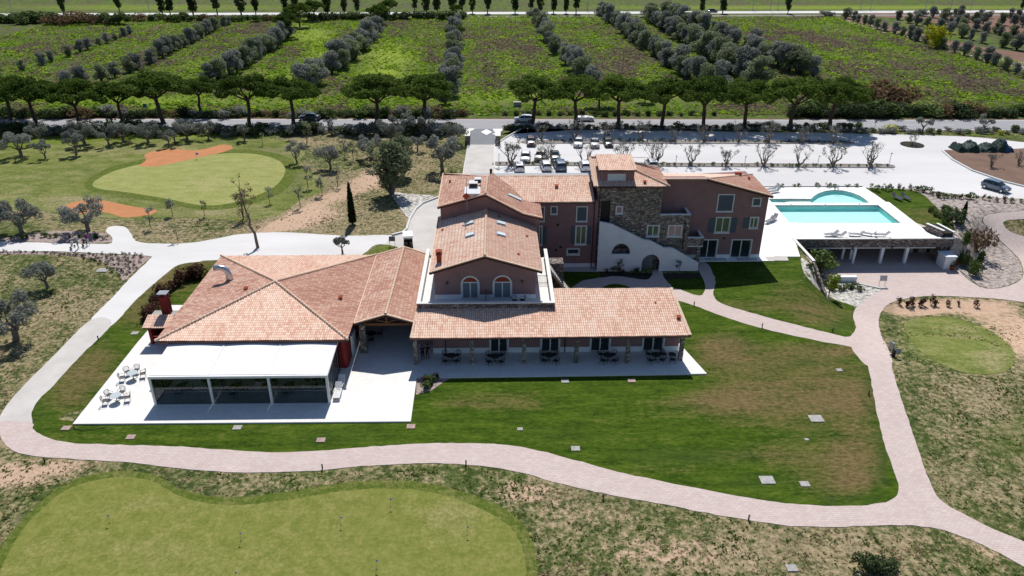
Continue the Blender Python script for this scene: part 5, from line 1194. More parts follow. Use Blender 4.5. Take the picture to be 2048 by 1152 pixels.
def stone_pine(i):
    rr = random.Random(100+i); t = proto('pine', i, 'umbrella_pine', 'tree'); m = MB(); H = 9.6
    lean = rr.uniform(-1.0, 1.0); fk = (lean*.5, rr.uniform(-.3, .3), 4.0+rr.uniform(-.4, .6))
    limb(m, (0, 0, -.2), fk, .36, .27, .03); cl = []; nb = 6+rr.randint(0, 2)
    for k in range(nb):
        a = 2*math.pi*k/nb+rr.uniform(-.3, .3); R_ = rr.uniform(1.8, 4.3); e = (fk[0]+R_*math.cos(a), fk[1]+R_*math.sin(a), rr.uniform(6.2, 7.0))
        p = limb(m, fk, e, .17, .06, .06, 5, rr)
        limb(m, p[3], (p[3].x+rr.uniform(-1.2, 1.2), p[3].y+rr.uniform(-1.2, 1.2), 7.6), .08, .03, .05, 3, rr)
    cx, cy = fk[0]*1.15, fk[1]
    for k in range(46):
        a = rr.uniform(0, 2*math.pi); R_ = 5.1*math.sqrt(rr.random()); q = 1-(R_/5.6)**2
        cl.append((cx+R_*math.cos(a), cy+R_*math.sin(a)*.9, 5.9+2.9*q*rr.uniform(.4, 1)+rr.uniform(-.3, .1), rr.uniform(1.0, 1.5), rr.uniform(1.0, 1.5), rr.uniform(.6, 1.0)))
    m.build('trunk', M['bark'], t, local=True); leaves('crown', cl, 300, .17, M['pineleaf'], t, i, .2)
def olive_dense(i):
    rr = random.Random(200+i); t = proto('odense', i, 'olive_tree', 'tree'); m = MB(); cl = []
    for k in range(3):
        a = rr.uniform(0, 6.28); e = (1.1*math.cos(a), 1.1*math.sin(a), 2.6); limb(m, (0, 0, -.1), e, .22, .07, .08, 4, rr)
    for k in range(13):
        a = rr.uniform(0, 6.28); R_ = rr.uniform(0, 1.75); z = rr.uniform(1.1, 4.3); f = 1-abs(z-2.4)/4.2
        cl.append((R_*f*math.cos(a), R_*f*math.sin(a), z, rr.uniform(.7, 1.2), rr.uniform(.7, 1.2), rr.uniform(.6, 1.05)))
    m.build('trunk', M['bark'], t, local=True); leaves('crown', cl, 330, .13, M['oliveleaf' if i % 3 else 'olivegreen'], t, 20+i)
def olive_open(i):
    rr = random.Random(300+i); t = proto('oopen', i, 'olive_tree', 'tree'); m = MB(); cl = []; f = (rr.uniform(-.15, .15), 0, 1.1)
    limb(m, (0, 0, -.1), f, .26, .2, .06, 3, rr); n = 4+i % 3
    for k in range(n):
        a = 2*math.pi*k/n+rr.uniform(-.4, .4); R_ = rr.uniform(1.0, 2.0); e = (R_*math.cos(a), R_*math.sin(a), rr.uniform(2.6, 3.8)); limb(m, f, e, .13, .04, .12, 4, rr)
        for q in range(3): cl.append((e[0]+rr.uniform(-.5, .5), e[1]+rr.uniform(-.5, .5), e[2]+rr.uniform(-.5, .6), rr.uniform(.45, .85), rr.uniform(.45, .85), rr.uniform(.4, .7)))
    m.build('trunk', M['oldbark'], t, local=True); leaves('crown', cl, 130, .13, M['oliveleaf'], t, 40+i)
def olive_big(i):
    rr = random.Random(350+i); t = proto('obig', i, 'old_olive_tree', 'tree'); m = MB(); cl = []; f = (.1, 0, 1.3)
    limb(m, (0, 0, -.1), f, .42, .36, .06, 3, rr)
    for k in range(7):
        a = 2*math.pi*k/7+rr.uniform(-.3, .3); R_ = rr.uniform(1.6, 3.2); e = (R_*math.cos(a), R_*math.sin(a)*.9, rr.uniform(3.0, 4.9)); limb(m, f, e, .2, .05, .12, 5, rr)
        for q in range(4): cl.append((e[0]+rr.uniform(-.7, .7), e[1]+rr.uniform(-.7, .7), e[2]+rr.uniform(-.7, .7), rr.uniform(.6, 1.15), rr.uniform(.6, 1.15), rr.uniform(.55, .9)))
    m.build('trunk', M['oldbark'], t, local=True); leaves('crown', cl, 170, .13, M['oliveleaf'], t, 60+i)
def olive_tall(i):
    rr = random.Random(380+i); t = proto('otall', i, 'tall_olive_tree', 'tree'); m = MB(); cl = []
    for k in range(5):
        a = 2*math.pi*k/5; e = (1.2*math.cos(a), 1.2*math.sin(a), rr.uniform(4.5, 6.4)); limb(m, (0, 0, -.1), e, .2, .05, .06, 5, rr)
    for k in range(34):
        a = rr.uniform(0, 6.28); z = rr.uniform(1.9, 7.0); R_ = rr.uniform(0, 1.9)*(1-abs(z-4.2)/4.4); cl.append((R_*math.cos(a), R_*math.sin(a), z, rr.uniform(.5, .95), rr.uniform(.5, .95), rr.uniform(.5, 1.0)))
    m.build('trunk', M['oldbark'], t, local=True); leaves('crown', cl, 120, .14, M['olivegreen'], t, 80+i)
def olive_pruned(i):
    rr = random.Random(400+i); t = proto('opruned', i, 'pruned_olive_tree', 'tree'); m = MB(); cl = []; n = 3+i % 3
    limb(m, (0, 0, -.1), (0, 0, .35), .26, .22, .05, 2, rr)
    for k in range(n):
        a = math.pi*(k/(n-1))+rr.uniform(-.25, .25); R_ = rr.uniform(.5, 1.05); e = Vector((R_*math.cos(a), R_*math.sin(a)*.5, rr.uniform(1.2, 2.2)))
        p = limb(m, (0, 0, .2), e, .15, .06, .12, 5, rr)
        for q in range(4):
            s = p[rr.randint(2, 5)]; b2 = s+Vector((rr.uniform(-.7, .7)+.4*math.cos(a), rr.uniform(-.6, .6), rr.uniform(.7, 1.7))); limb(m, s, b2, .035, .015, .1, 3, rr)
            for w_ in range(4): limb(m, b2, b2+Vector((rr.uniform(-.5, .5), rr.uniform(-.5, .5), rr.uniform(.2, .8))), .02, .01, .1, 2, rr)
            cl.append((b2.x, b2.y, b2.z+.2, .38, .38, .45))
    m.build('trunk', M['oldbark'], t, local=True); leaves('crown', cl, (14, 40, 8, 24, 46, 5)[i % 6], .08, M['oliveleaf'], t, 90+i, 0, .1)
def sapling(i):
    rr = random.Random(500+i); t = proto('sapling', i, 'young_tree', 'tree'); m = MB(); cl = []; top = (rr.uniform(-.15, .15), 0, 2.4)
    limb(m, (0, 0, -.1), top, .06, .02, .04, 4, rr)
    for k in range(6):
        z = rr.uniform(1.0, 2.3); a = rr.uniform(0, 6.28); e = (.5*math.cos(a), .5*math.sin(a), z+.5); limb(m, (top[0]*z/2.4, 0, z), e, .025, .01, .1, 2, rr)
        cl.append((e[0], e[1], e[2], .35, .35, .4))
    cl.append((top[0], 0, 2.6, .35, .35, .45)); m.build('trunk', M['bark'], t, local=True); leaves('crown', cl, (45, 22, 60)[i % 3], .09, M['olivegreen' if i % 2 else 'oliveleaf'], t, 110+i, 0, .1)
def oval_tree(i):
    rr = random.Random(600+i); t = proto('oval', i, 'eucalyptus_tree', 'tree'); m = MB(); cl = []
    limb(m, (0, 0, -.2), (.3, 0, 3.5), .3, .2, .04, 3, rr); limb(m, (.3, 0, 3.4), (-.8, .3, 8), .15, .05, .05, 4, rr); limb(m, (.3, 0, 3.4), (.9, -.2, 8.4), .15, .05, .05, 4, rr)
    for k in range(20):
        z = rr.uniform(2.4, 9.4); f = math.sin(math.pi*min(1, (z-1.2)/9.4))**.6; a = rr.uniform(0, 6.28); R_ = rr.uniform(0, 1.5)*f; cl.append((R_*math.cos(a), R_*math.sin(a), z, .95, .95, 1.2))
    m.build('trunk', M['bark'], t, local=True); leaves('crown', cl, 80, .34, M['darkleaf'], t, 130+i)
def bush(i, mat, kind, name, cat='shrub', H=1.0, W=.75, size=.1, n=8, per=90, stem=True):
    rr = random.Random(700+i); t = proto(kind, i, name, cat); cl = []; m = MB()
    for k in range(n): a = rr.uniform(0, 6.28); R_ = rr.uniform(0, W*.7); cl.append((R_*math.cos(a), R_*math.sin(a), rr.uniform(.25, .8)*H, rr.uniform(.25, .45)*W, rr.uniform(.25, .45)*W, rr.uniform(.2, .38)*H))
    if stem:
        for k in range(3): a = rr.uniform(0, 6.28); limb(m, (0, 0, -.05), (W*.5*math.cos(a), W*.5*math.sin(a), H*.7), .035*W, .015*W, .06, 3, rr)
        m.build('stem', M['bark'], t, local=True)
    leaves('foliage', cl, per, size, M[mat], t, 150+i)
for i in range(6): stone_pine(i)
for i in range(8): olive_dense(i)
for i in range(6): olive_open(i)
for i in range(4): olive_big(i)
for i in range(2): olive_tall(i)
for i in range(6): olive_pruned(i)
for i in range(4): sapling(i)
for i in range(4): oval_tree(i)
for i in range(3): bush(i, 'darkleaf', 'bdark', 'dark_shrub', H=2.2, W=2.2, size=.16, n=14, per=70)
for i in range(3): bush(10+i, 'bushleaf', 'bgreen', 'green_shrub', H=1.6, W=1.6, size=.13, n=10, per=70)
for i in range(3): bush(20+i, 'oliveleaf', 'bgrey', 'grey_shrub', H=1.5, W=1.5, size=.12, n=9, per=60)
for i in range(3): bush(30+i, 'bushleaf', 'tuft', 'small_shrub', 'shrub', .45, .45, .05, 5, 26)
for i in range(2): bush(40+i, 'redleaf', 'tuftred', 'reddish_shrub', 'shrub', 1.1, .6, .07, 7, 36)
for i in range(2): bush(50+i, 'yellowleaf', 'broom', 'flowering_broom', 'shrub', 1.6, 1.7, .1, 9, 70)
for i in range(2): bush(60+i, 'darkleaf', 'tuftdark', 'lavender_shrub', 'shrub', .4, .42, .05, 4, 22)
for i in range(3): bush(70+i, 'brownleaf', 'bbrown', 'dry_brown_shrub', 'shrub', 2.0, 1.9, .13, 11, 50)
cnt = {}
def hh(px, py): return hz(*G(px, py)[:2])
BB = dict(bdark=2.2, bgreen=1.6, bgrey=1.5, tuft=.45, tuftred=1.1, tuftdark=.4, broom=1.6, bbrown=2.0)
def plant(kind, px, py, hpx=None, s=None, label=None, group=None, jit=0, base=None, sx=1):
    p = G(px+random.uniform(-jit, jit), py+random.uniform(-jit, jit)*.3); k = cnt[kind] = cnt.get(kind, -1)+1
    pr = PR[kind][k % len(PR[kind])]
    if s is None: s = hpx/(px_per_m(p)*.93)/BB.get(kind, base or 1)
    rz = random.uniform(0, 6.28)
    if kind == 'opruned': rz = random.uniform(-.4, .4)+(math.pi if random.random() < .5 else 0)
    return inst(pr, (p.x, p.y, p.z), rz, (s*sx, s*sx, s), label, group)
BASE = dict(pine=8.9, odense=5.1, oopen=4.2, obig=5.6, otall=7.6, opruned=4.1, sapling=2.9, oval=10.2)
def P_(kind, px, py, h, label, group=None, jit=0, sx=1): return plant(kind, px, py, h, None, label, group, jit, BASE.get(kind, 1), sx)
# --- umbrella pines along the road
pines = [(22, 240, 82), (75, 254, 90), (160, 252, 84), (244, 247, 78), (328, 247, 92), (400, 226, 64), (499, 250, 92), (587, 247, 82), (754, 250, 92), (846, 250, 92), (1065, 247, 86), (1152, 252, 92), (1236, 252, 92), (1323, 254, 86), (1407, 254, 90), (1490, 254, 82), (1577, 259, 92), (1656, 260, 94)]
for i, (x, y, h) in enumerate(pines):
    side = 'left of the entrance drive' if x < 940 else 'beyond the car park'
    k = (i if x < 940 else i-10)+1
    P_('pine', x, y, h, f"umbrella pine on the near road edge, {nth(k)} from the left {side}", 'umbrella pines along the road', 0, random.uniform(1.0, 1.2))
# --- pines and trees in the far field
for x, y, h, l in [(578, 76, 44, 'round dark pine at the top of the third olive row'), (600, 54, 42, 'large dark stone pine between the meadow and the far road'), (628, 42, 36, 'dark stone pine behind the large one near the far road'), (755, 50, 36, 'dark stone pine at the far end of the fourth olive row'), (780, 38, 34, 'dark stone pine beside the far road behind its neighbour'), (912, 88, 34, 'round dark pine in the middle of the fifth olive row'), (912, 34, 22, 'small dark pine at the far end of the fifth olive row'), (1198, 215, 50, 'dark pine behind the road pines at the sixth olive row'), (1290, 205, 30, 'low dark pine behind the road pines')]:
    P_('pine', x, y, h, l, 'dark pines in the meadow')
P_('bush_', 1, 1, 1, '') if False else None
bush(90, 'yellowleaf', 'autumn', 'yellowing_tree', 'tree', 6.0, 4.0, .28, 16, 90)
plant('autumn', 1872, 96, None, 1.15, 'single yellow-brown round tree standing in the orchard track')
# --- olive rows
ROW = 0
def row(pts, n, h0, h1, word, jit=3, kind='odense', sx=1.0, skip=.0):
    """pts from the near end to the far end"""
    global ROW; ROW += 1
    segs = [math.dist(G(*pts[i])[:2], G(*pts[i+1])[:2]) for i in range(len(pts)-1)]; T = sum(segs)
    for k in range(n):
        t = (k+.5)/n*T+random.uniform(-.25, .25)*T/n; i = 0
        while i < len(segs)-1 and t > segs[i]: t -= segs[i]; i += 1
        a, b = G(*pts[i]), G(*pts[i+1]); p = a.lerp(b, min(1, t/segs[i])); hgt = (h0+(h1-h0)*(k/n))*random.uniform(.78, 1.22)
        c = cnt[kind] = cnt.get(kind, -1)+1; pr = PR[kind][c % len(PR[kind])]; s = hgt/BASE[kind]
        inst(pr, (p.x+random.uniform(-jit, jit)*.25, p.y, 0), random.uniform(0, 6.28), (s*sx*random.uniform(.9, 1.25), s*sx*random.uniform(.9, 1.2), s), f"grey-green olive, {nth(k+1)} from the near end of {word}", 'olive trees of '+word)
row([(38, 145), (60, 136), (115, 121), (200, 92), (270, 65)], 11, 4.0, 3.0, 'the sparse leftmost row', 1)
row([(-10, 165), (-10, 150)], 1, 4.5, 4, 'the left edge clump')
row([(120, 185), (200, 165), (300, 130), (350, 103), (460, 48)], 22, 5.0, 4.6, 'the second row from the left', 2)
row([(395, 170), (480, 145), (540, 100), (580, 72)], 16, 6.2, 6.0, 'the third row from the left', 4)
row([(590, 190), (640, 165), (690, 125), (725, 90), (752, 62)], 22, 7.2, 6.6, 'the broad fourth row', 9, sx=1.15)
row([(893, 214), (896, 175), (903, 130), (909, 95), (913, 50)], 17, 6.8, 6.0, 'the fifth row above the entrance', 4)
row([(1195, 195), (1150, 145), (1110, 105), (1090, 72), (1075, 44)], 17, 6.2, 6.0, 'the sixth row', 4)
row([(1440, 190), (1385, 165), (1330, 125), (1275, 85), (1230, 52), (1200, 28)], 30, 6.8, 6.2, 'the seventh row', 4, sx=1.05)
row([(1525, 182), (1480, 158), (1420, 118), (1350, 75), (1290, 34)], 26, 7.6, 6.4, 'the near file of the double hedge row', 4, sx=1.15)
row([(1640, 160), (1560, 140), (1490, 100), (1400, 58), (1330, 30)], 26, 6.8, 6.0, 'the far file of the double hedge row', 5, sx=1.15)
row([(2120, 180), (2030, 148), (1960, 120), (1890, 100), (1820, 78), (1760, 60), (1690, 36)], 24, 4.3, 4.2, 'the orchard row beside the track', 2)
row([(2160, 130), (2060, 106), (1960, 85), (1900, 68), (1830, 50), (1790, 38)], 14, 5.0, 4.4, 'the second orchard row', 2)
row([(2140, 80), (2040, 78), (1960, 62), (1880, 46)], 13, 4.6, 4.4, 'the third orchard row', 5)
row([(2140, 50), (2040, 54), (1950, 46), (1860, 34)], 14, 4.4, 4.2, 'the fourth orchard row', 6)
row([(2140, 36), (2040, 38), (1950, 36), (1890, 30)], 10, 4.4, 4.2, 'the fifth orchard row', 6)
# --- dark trees along the far road
ov = [128, 240, 325, 341, 387, 435, 483, 512, 572, 592, 830, 853, 875, 925, 945, 975, 1030, 1080, 1107, 1132, 1152, 1403, 1445, 1575, 2042, 655, 690, 715, 905, 1062]
for i, x in enumerate(sorted(ov)):
    P_('oval', x, 27 if x > 700 else 30, random.uniform(34, 46), f"dark oval tree by the far road, {nth(i+1)} from the left", 'dark trees along the far road', sx=random.uniform(.8, 1.25))
# --- hedges and bushes across the meadow end and both road sides
hedge = []
for x in np.arange(-8, 240, 13): hedge.append((x, 47+random.uniform(-3, 3), 'bbrown' if random.random() < .5 else 'bgreen', 16))
for x in np.arange(240, 560, 16): hedge.append((x, 42+random.uniform(-2, 2), 'bbrown' if random.random() < .4 else 'bgreen', 11))
for x in np.arange(575, 930, 14): hedge.append((x, 38+random.uniform(-3, 3), 'bdark' if random.random() < .5 else 'bgreen', 12))
for x in (1060, 1085, 1200, 1215, 1650, 1660, 1840, 1900): hedge.append((x, 32, 'bgrey', 10))
for i, (x, y, k, h) in enumerate(sorted(hedge)):
    plant(k, x, y, h*random.uniform(.8, 1.3), None, f"bush in the far field-edge hedge, {nth(i+1)} from the left", 'bushes of the far hedge', 0, 1.6, 1.5)
rs = []
for x in np.arange(-5, 930, 15.5): rs.append((x, 234+random.uniform(-3, 2), random.choice(['bbrown', 'bdark', 'bgreen', 'bgrey']), random.uniform(9, 20)))
for x in np.arange(1010, 1440, 22): rs.append((x, 230+random.uniform(-1, 2), 'bgreen', random.uniform(6, 10)))
for x in np.arange(1590, 2060, 16): rs.append((x, 232+random.uniform(-2, 2), random.choice(['bdark', 'bgreen', 'bbrown', 'bdark']), random.uniform(14, 28)))
for x in (1745, 1765, 1790, 1760): rs.append((x, 215+random.uniform(-6, 6), 'bbrown', 42))
for i, (x, y, k, h) in enumerate(sorted(rs)):
    plant(k, x, y, h, None, f"roadside bush on the far verge, {nth(i+1)} from the left", 'bushes on the far verge', 0, 1.7, 1.35)
ns = []
for x in np.arange(0, 925, 17): ns.append((x, 268+random.uniform(-6, 6), random.choice(['bdark', 'bdark', 'bgrey', 'bgrey', 'bgreen']), random.uniform(12, 26)))
for i, (x, y, k, h) in enumerate(sorted(ns)):
    plant(k, x, y, h, None, f"dense bush under the road pines, {nth(i+1)} from the left", 'bushes under the road pines', 0, 1.9, 1.2)
ns = [(x, 257+random.uniform(-1.5, 2.5), random.choice(['bdark', 'bgrey', 'bgreen']), random.uniform(6, 12)) for x in np.arange(1012, 1720, 15)]+[(x, 264+random.uniform(-3, 4), random.choice(['bgreen', 'bgrey']), random.uniform(6, 13)) for x in np.arange(1725, 2060, 19)]
for i, (x, y, k, h) in enumerate(sorted(ns)):
    plant(k, x, y, h, None, f"low roadside bush behind the car park, {nth(i+1)} from the left", 'low bushes behind the car park', 0, 1.9, 1.4)
plant('broom', 1785, 265, 15, None, 'bright yellow broom bush behind the car park', None, 0, 1.4, 1.3)
plant('broom', 2003, 270, 8, None, 'small yellow broom bush beside the tarpaulin', None, 0, 1.4, 1.3)
P_('oopen', 1845, 264, 28, 'bare twisted olive behind the car park by the road'); P_('oopen', 1966, 262, 26, 'leafy pale sapling by the road near the tarpaulin'); P_('bdark_', 0, 0, 0, '') if False else None
# --- golf-course olives
W_ = 'olive trees of the golf course'
for x, y, h, k, l in [(45, 466, 58, 'obig', 'thick grey olive at the far left above the gravel path'), (176, 462, 60, 'obig', 'large spreading olive hiding the near bunker by the walkers'), (32, 680, 86, 'obig', 'large olive on the left rough with a stout trunk'), (96, 576, 52, 'oopen', 'slim leaning olive on the left rough'), (-6, 470, 55, 'obig', 'olive cut by the left edge above the gravel path'),
    (42, 312, 44, 'obig', 'wide olive at the upper left edge of the fairway'), (91, 317, 30, 'oopen', 'pale small olive casting a shadow on the upper left fairway'), (153, 310, 40, 'oopen', 'slender olive on the upper left fairway'), (82, 287, 36, 'oopen', 'olive in the roadside row above the upper left fairway'), (170, 290, 44, 'obig', 'stout olive in the bright grass strip at the upper left'), (218, 292, 32, 'oopen', 'round light olive left of the far bunker'), (248, 284, 40, 'obig', 'dark-trunked olive left of the far bunker'), (297, 286, 38, 'obig', 'spreading olive directly above the far bunker'), (338, 293, 28, 'oopen', 'small olive on the far bunker edge'), (350, 284, 26, 'oopen', 'short olive beside the far bunker'), (375, 280, 36, 'obig', 'dark-trunked olive right of the far bunker'), (417, 278, 28, 'oopen', 'small round olive above the far green'), (489, 281, 28, 'oopen', 'grey olive above the right end of the far bunker')]:
    P_(k, x, y, h, l, W_)
for x, y, h, k, l in [(784, 388, 102, 'otallw', 'tall grey-green olive clump left of the gable house'), (806, 352, 84, 'otall', 'tall olive behind the tall clump'), (885, 342, 62, 'oopen', 'tall olive just left of the entrance drive'), (742, 318, 44, 'obig', 'spreading olive in the dry grass left of the tall clump'), (835, 302, 30, 'oopen', 'small dark olive between the tall clump and the road'), (905, 290, 44, 'obig', 'leafy olive left of the entrance gate'), (782, 284, 44, 'obig', 'grey olive under the pines left of the gate'), (848, 275, 44, 'oopen', 'thin olive under the pines near the gate'), (662, 338, 44, 'oopen', 'pale olive right of the far green'), (594, 327, 36, 'oopen', 'dark-shadowed small olive right of the far green'), (706, 322, 34, 'sapling', 'thin young tree with a small shadow in the dry grass')]:
    P_(k.replace('otallw', 'otall'), x, y, h, l, W_, 0, 1.5 if k == 'otallw' else 1.15 if k == 'otall' else 1)
for i, (x, y, h) in enumerate([(526, 290, 20), (580, 279, 22), (614, 288, 36), (686, 300, 24), (634, 295, 16), (665, 268, 26), (748, 335, 40), (617, 376, 34), (676, 372, 34), (644, 391, 32), (600, 416, 34), (540, 407, 26), (487, 437, 46), (345, 432, 30), (409, 432, 26), (303, 456, 34), (356, 482, 28), (690, 316, 22)]):
    P_('sapling', x, y, h*1.15, f"thin young tree on the golf course, {nth(i+1)} of the scattered saplings", 'scattered saplings')
P_('bgrey_', 0, 0, 0, '') if False else None
P_('oopen', 685, 508, 34, 'small grey olive just behind the pyramid roof on the gravel')
# cypress + tall bare tree
def cypress(px, py, h, lab, sx=1):
    p = G(px, py); H = h/(px_per_m(p)*.93); t = thing('cypress_tree', lab, 'tree', p); m = MB(); m.tube([(0, 0, 0), (.1*sx, 0, H*.5)], [.09, .04], 6); m.build('trunk', M['bark'], t, local=True)
    cl = [(.0-.25*(k/16.)*0, 0, H*(.1+.88*k/16), .42*(1-(k/17.)**2.2)+.08, .42*(1-(k/17.)**2.2)+.08, H*.07) for k in range(17)]
    leaves('crown', cl, 260, .10, M['cypress'], t, 7); t.scale = (sx, sx, 1); t.rotation_euler = (0, math.radians(-1), 0)
cypress(706, 449, 80, 'slim dark cypress left of the concrete drive', 1.15); cypress(1926, 434, 30, 'slim young cypress on the stony bank', .7)
p = G(516, 496); t = thing('bare_tall_tree', 'tall sparse brown-leaved tree on the white gravel behind the pyramid roof', 'tree', p); rr = random.Random(5); m = MB(); cl = []
sp = limb(m, (0, 0, -.1), (-1.2, 0, 8.6), .24, .05, .02, 8, rr)
for k in range(22):
    s = sp[rr.randint(2, 8)]; a = rr.uniform(0, 6.28); e = s+Vector((math.cos(a)*rr.uniform(.6, 1.8), math.sin(a)*rr.uniform(.6, 1.5), rr.uniform(.3, 1.6))); limb(m, s, e, .05, .012, .08, 3, rr); cl.append((e.x, e.y, e.z, .38, .38, .34))
m.build('trunk', M['palebark'], t, local=True); leaves('crown', cl, 26, .10, M['brownleaf'], t, 9, 0, .1)
p = G(487, 438); t = thing('bare_tall_tree', 'smaller sparse brown-leaved tree left of the tall bare one', 'tree', p); m = MB(); cl = []
sp = limb(m, (0, 0, -.1), (.2, 0, 3.8), .1, .03, .03, 6, rr)
for k in range(12):
    s = sp[rr.randint(2, 6)]; a = rr.uniform(0, 6.28); e = s+Vector((math.cos(a)*rr.uniform(.4, 1.2), math.sin(a)*.6, rr.uniform(.1, .7))); limb(m, s, e, .03, .01, .08, 3, rr); cl.append((e.x, e.y, e.z, .4, .4, .34))
m.build('trunk', M['palebark'], t, local=True); leaves('crown', cl, 30, .09, M['brownleaf'], t, 19, 0, .1)
# car-park olives
for i, (x, y, h) in enumerate([(1083, 281, 40), (1150, 281, 42), (1215, 281, 40), (1282, 282, 48), (1345, 284, 30), (1408, 285, 40), (1477, 285, 42), (1537, 286, 46), (1604, 287, 38), (1664, 288, 44)]):
    P_('opruned', x, y, h, f"pruned olive in the far parking island, {nth(i+1)} from the left", 'pruned olives of the far parking island')
for i, (x, y, h) in enumerate([(1022, 331, 58), (1090, 331, 56), (1172, 331, 54), (1245, 332, 52), (1312, 332, 58), (1382, 332, 50), (1452, 333, 40), (1527, 333, 52), (1597, 334, 50), (1666, 334, 50), (1741, 335, 56)]):
    P_('opruned', x, y, h, f"pruned olive in the near parking island, {nth(i+1)} from the left", 'pruned olives of the near parking island')
P_('opruned', 1824, 290, 26, 'small pruned tree in the round bed of the car park')
P_('opruned', 1982, 334, 32, 'bare dark stump olive on the brown soil mound'); P_('opruned', 2037, 330, 32, 'second bare olive on the brown soil mound, at the right edge')
def strip(kinds, pts, n, h, base, lab, group, jit=2, sx=1):
    for k in range(n):
        t = (k+random.uniform(.2, .8))/n*(len(pts)-1); i = min(int(t), len(pts)-2); f = t-i; x = pts[i][0]+(pts[i+1][0]-pts[i][0])*f; y = pts[i][1]+(pts[i+1][1]-pts[i][1])*f
        plant(random.choice(kinds), x+random.uniform(-jit, jit), y+random.uniform(-jit, jit)*.5, h*random.uniform(.7, 1.35), None, lab.format(n=nth(k+1)), group, 0, base, sx)
strip(['tuft', 'tuftred', 'tuft'], [(1050, 281), (1700, 286)], 46, 5, .6, 'small island plant, {n} along the far parking island', 'plants of the far parking island', 2)
strip(['tuft', 'tuftred', 'tuft'], [(994, 329), (1780, 335)], 54, 6, .6, 'small island plant, {n} along the near parking island', 'plants of the near parking island', 2)
strip(['tuftdark'], [(-5, 505.5), (100, 506.5), (170, 512)], 20, 5, .45, 'low dark shrub, {n} in the strip below the gravel path', 'shrubs of the strip below the gravel path', 3)
k = 0
for r_ in range(7):
    for c in range(11):
        x = 170+c*11+random.uniform(-3, 3); y = 510+r_*7.0+random.uniform(-1.5, 1.5)
        if y < 508+.0*x or x > 296-(y-512)*1.0 or y > 512+(x-150)*.46: continue
        k += 1; plant('tuftdark', x, y, 6, None, f"low round shrub, {nth(k)} in the gravel bed at the path fork", 'shrubs of the gravel bed at the path fork', 0, .45)
strip(['tuft', 'bgreen'], [(20, 478), (110, 474), (215, 478)], 12, 7, .9, 'small shrub, {n} under the left olives', 'shrubs under the left olives', 4)
strip(['tuftred'], [(297, 646), (300, 630), (318, 600), (352, 572), (388, 556), (400, 556)], 34, 22, 1.3, 'dark reddish hedge plant, {n} around the barbecue oven', 'hedge around the barbecue oven', 4, 1.3)
strip(['tuft', 'tuftred', 'bgreen'], [(845, 768), (865, 762), (850, 780), (880, 752)], 9, 12, 1.0, 'leafy plant, {n} in the terrace corner bed', 'plants of the terrace corner bed', 5)
strip(['tuftred', 'tuft'], [(1745, 380), (1830, 380), (1880, 395), (1930, 397), (2048, 408)], 30, 10, 1.0, 'upright shrub, {n} along the top of the stony bank', 'shrubs along the stony bank top', 3)
strip(['tuftred'], [(1800, 612), (1830, 612), (1870, 612), (1950, 612)], 11, 15, 1.2, 'reddish shrub, {n} in the bare bed below the drive', 'reddish shrubs in the bare bed', 5)
strip(['tuftdark', 'tuft', 'bgreen'], [(1612, 532), (1640, 565), (1680, 585), (1700, 575), (1730, 582)], 20, 9, .8, 'small plant, {n} on the white stony slope', 'plants of the white stony slope', 6)
strip(['tuft', 'brightleaf_'][:1], [(1862, 455), (1895, 470)], 9, 7, .5, 'yellow-green plant, {n} in the stone planter', 'plants of the stone planter', 2)
strip(['tuftdark', 'tuft'], [(1860, 420), (1890, 445), (1905, 470)], 14, 9, .6, 'low plant, {n} along the right edge of the pool lawn', 'plants edging the pool lawn', 3)
strip(['tuft'], [(1550, 374), (1640, 374.5), (1720, 375)], 8, 7, .6, 'tiny plant, {n} along the back of the pool deck', 'plants behind the pool deck', 1)
strip(['tuft', 'tuftred'], [(1205, 546), (1300, 549)], 7, 11, .8, 'small plant, {n} at the foot of the white stair wall', 'plants at the foot of the stair wall', 2)
P_('sapling', 1240, 547, 26, 'small leafy tree against the white stair wall'); P_('sapling', 1357, 545, 24, 'thin sapling at the right end of the white stair wall')
bush(95, 'brightleaf', 'ygreen', 'yellow_green_tree', 'tree', 2.2, 1.0, .1, 10, 70)
t = thing('yellow_green_tree', 'slender yellow-green tree on the stony slope before the parking bay', 'tree', G(1656, 598)); m = MB(); limb(m, (0, 0, 0), (.2, 0, 2.2), .08, .04, .05, 4, rr); m.build('trunk', M['bark'], t, local=True)
leaves('crown', [(.3+rr.uniform(-.5, .5), rr.uniform(-.5, .5), rr.uniform(1.6, 3.6), .5, .5, .5) for k in range(12)], 120, .09, M['brightleaf'], t, 31)
plant('bgreen', 1642, 545, 44, None, 'dark green tree against the left end of the parking bay', None, 0, 1.5); plant('bdark', 1627, 520, 28, None, 'darker tree touching the stone fascia of the parking bay', None, 0, 2.0)
plant('bbrown', 1955, 505, 52, None, 'bushy grey-brown tree on the bank right of the parking bay', None, 0, 2.0, .6)
for i, (x, y, h) in enumerate([(1922, 518, 30), (1930, 535, 30), (1945, 552, 34), (1957, 530, 32), (1948, 545, 30)]): plant('bgreen', x, y, h*.85, None, f"dense evergreen shrub right of the parking bay, {nth(i+1)} of the cluster", 'evergreen shrubs right of the parking bay', 0, 2.1, .55)
plant('bdark', 1908, 448, 26, None, 'dark shrub above the stone planter', None, 0, 2.0); plant('bgreen', 1893, 430, 20, None, 'green shrub on the bank above the pool lawn', None, 0, 1.6)
plant('bdark', 1735, 1142, 34, None, 'dark shrub at the bottom right, left lump', None, 0, 2.0); plant('bdark', 1765, 1134, 28, None, 'dark shrub at the bottom right, right lump', None, 0, 2.0)
for k in PR.values():
    for t_ in k:
        if t_.name not in USED:
            for c in KIDS.get(t_.name, []): bpy.data.objects.remove(c)
            bpy.data.objects.remove(t_)
PR.clear()
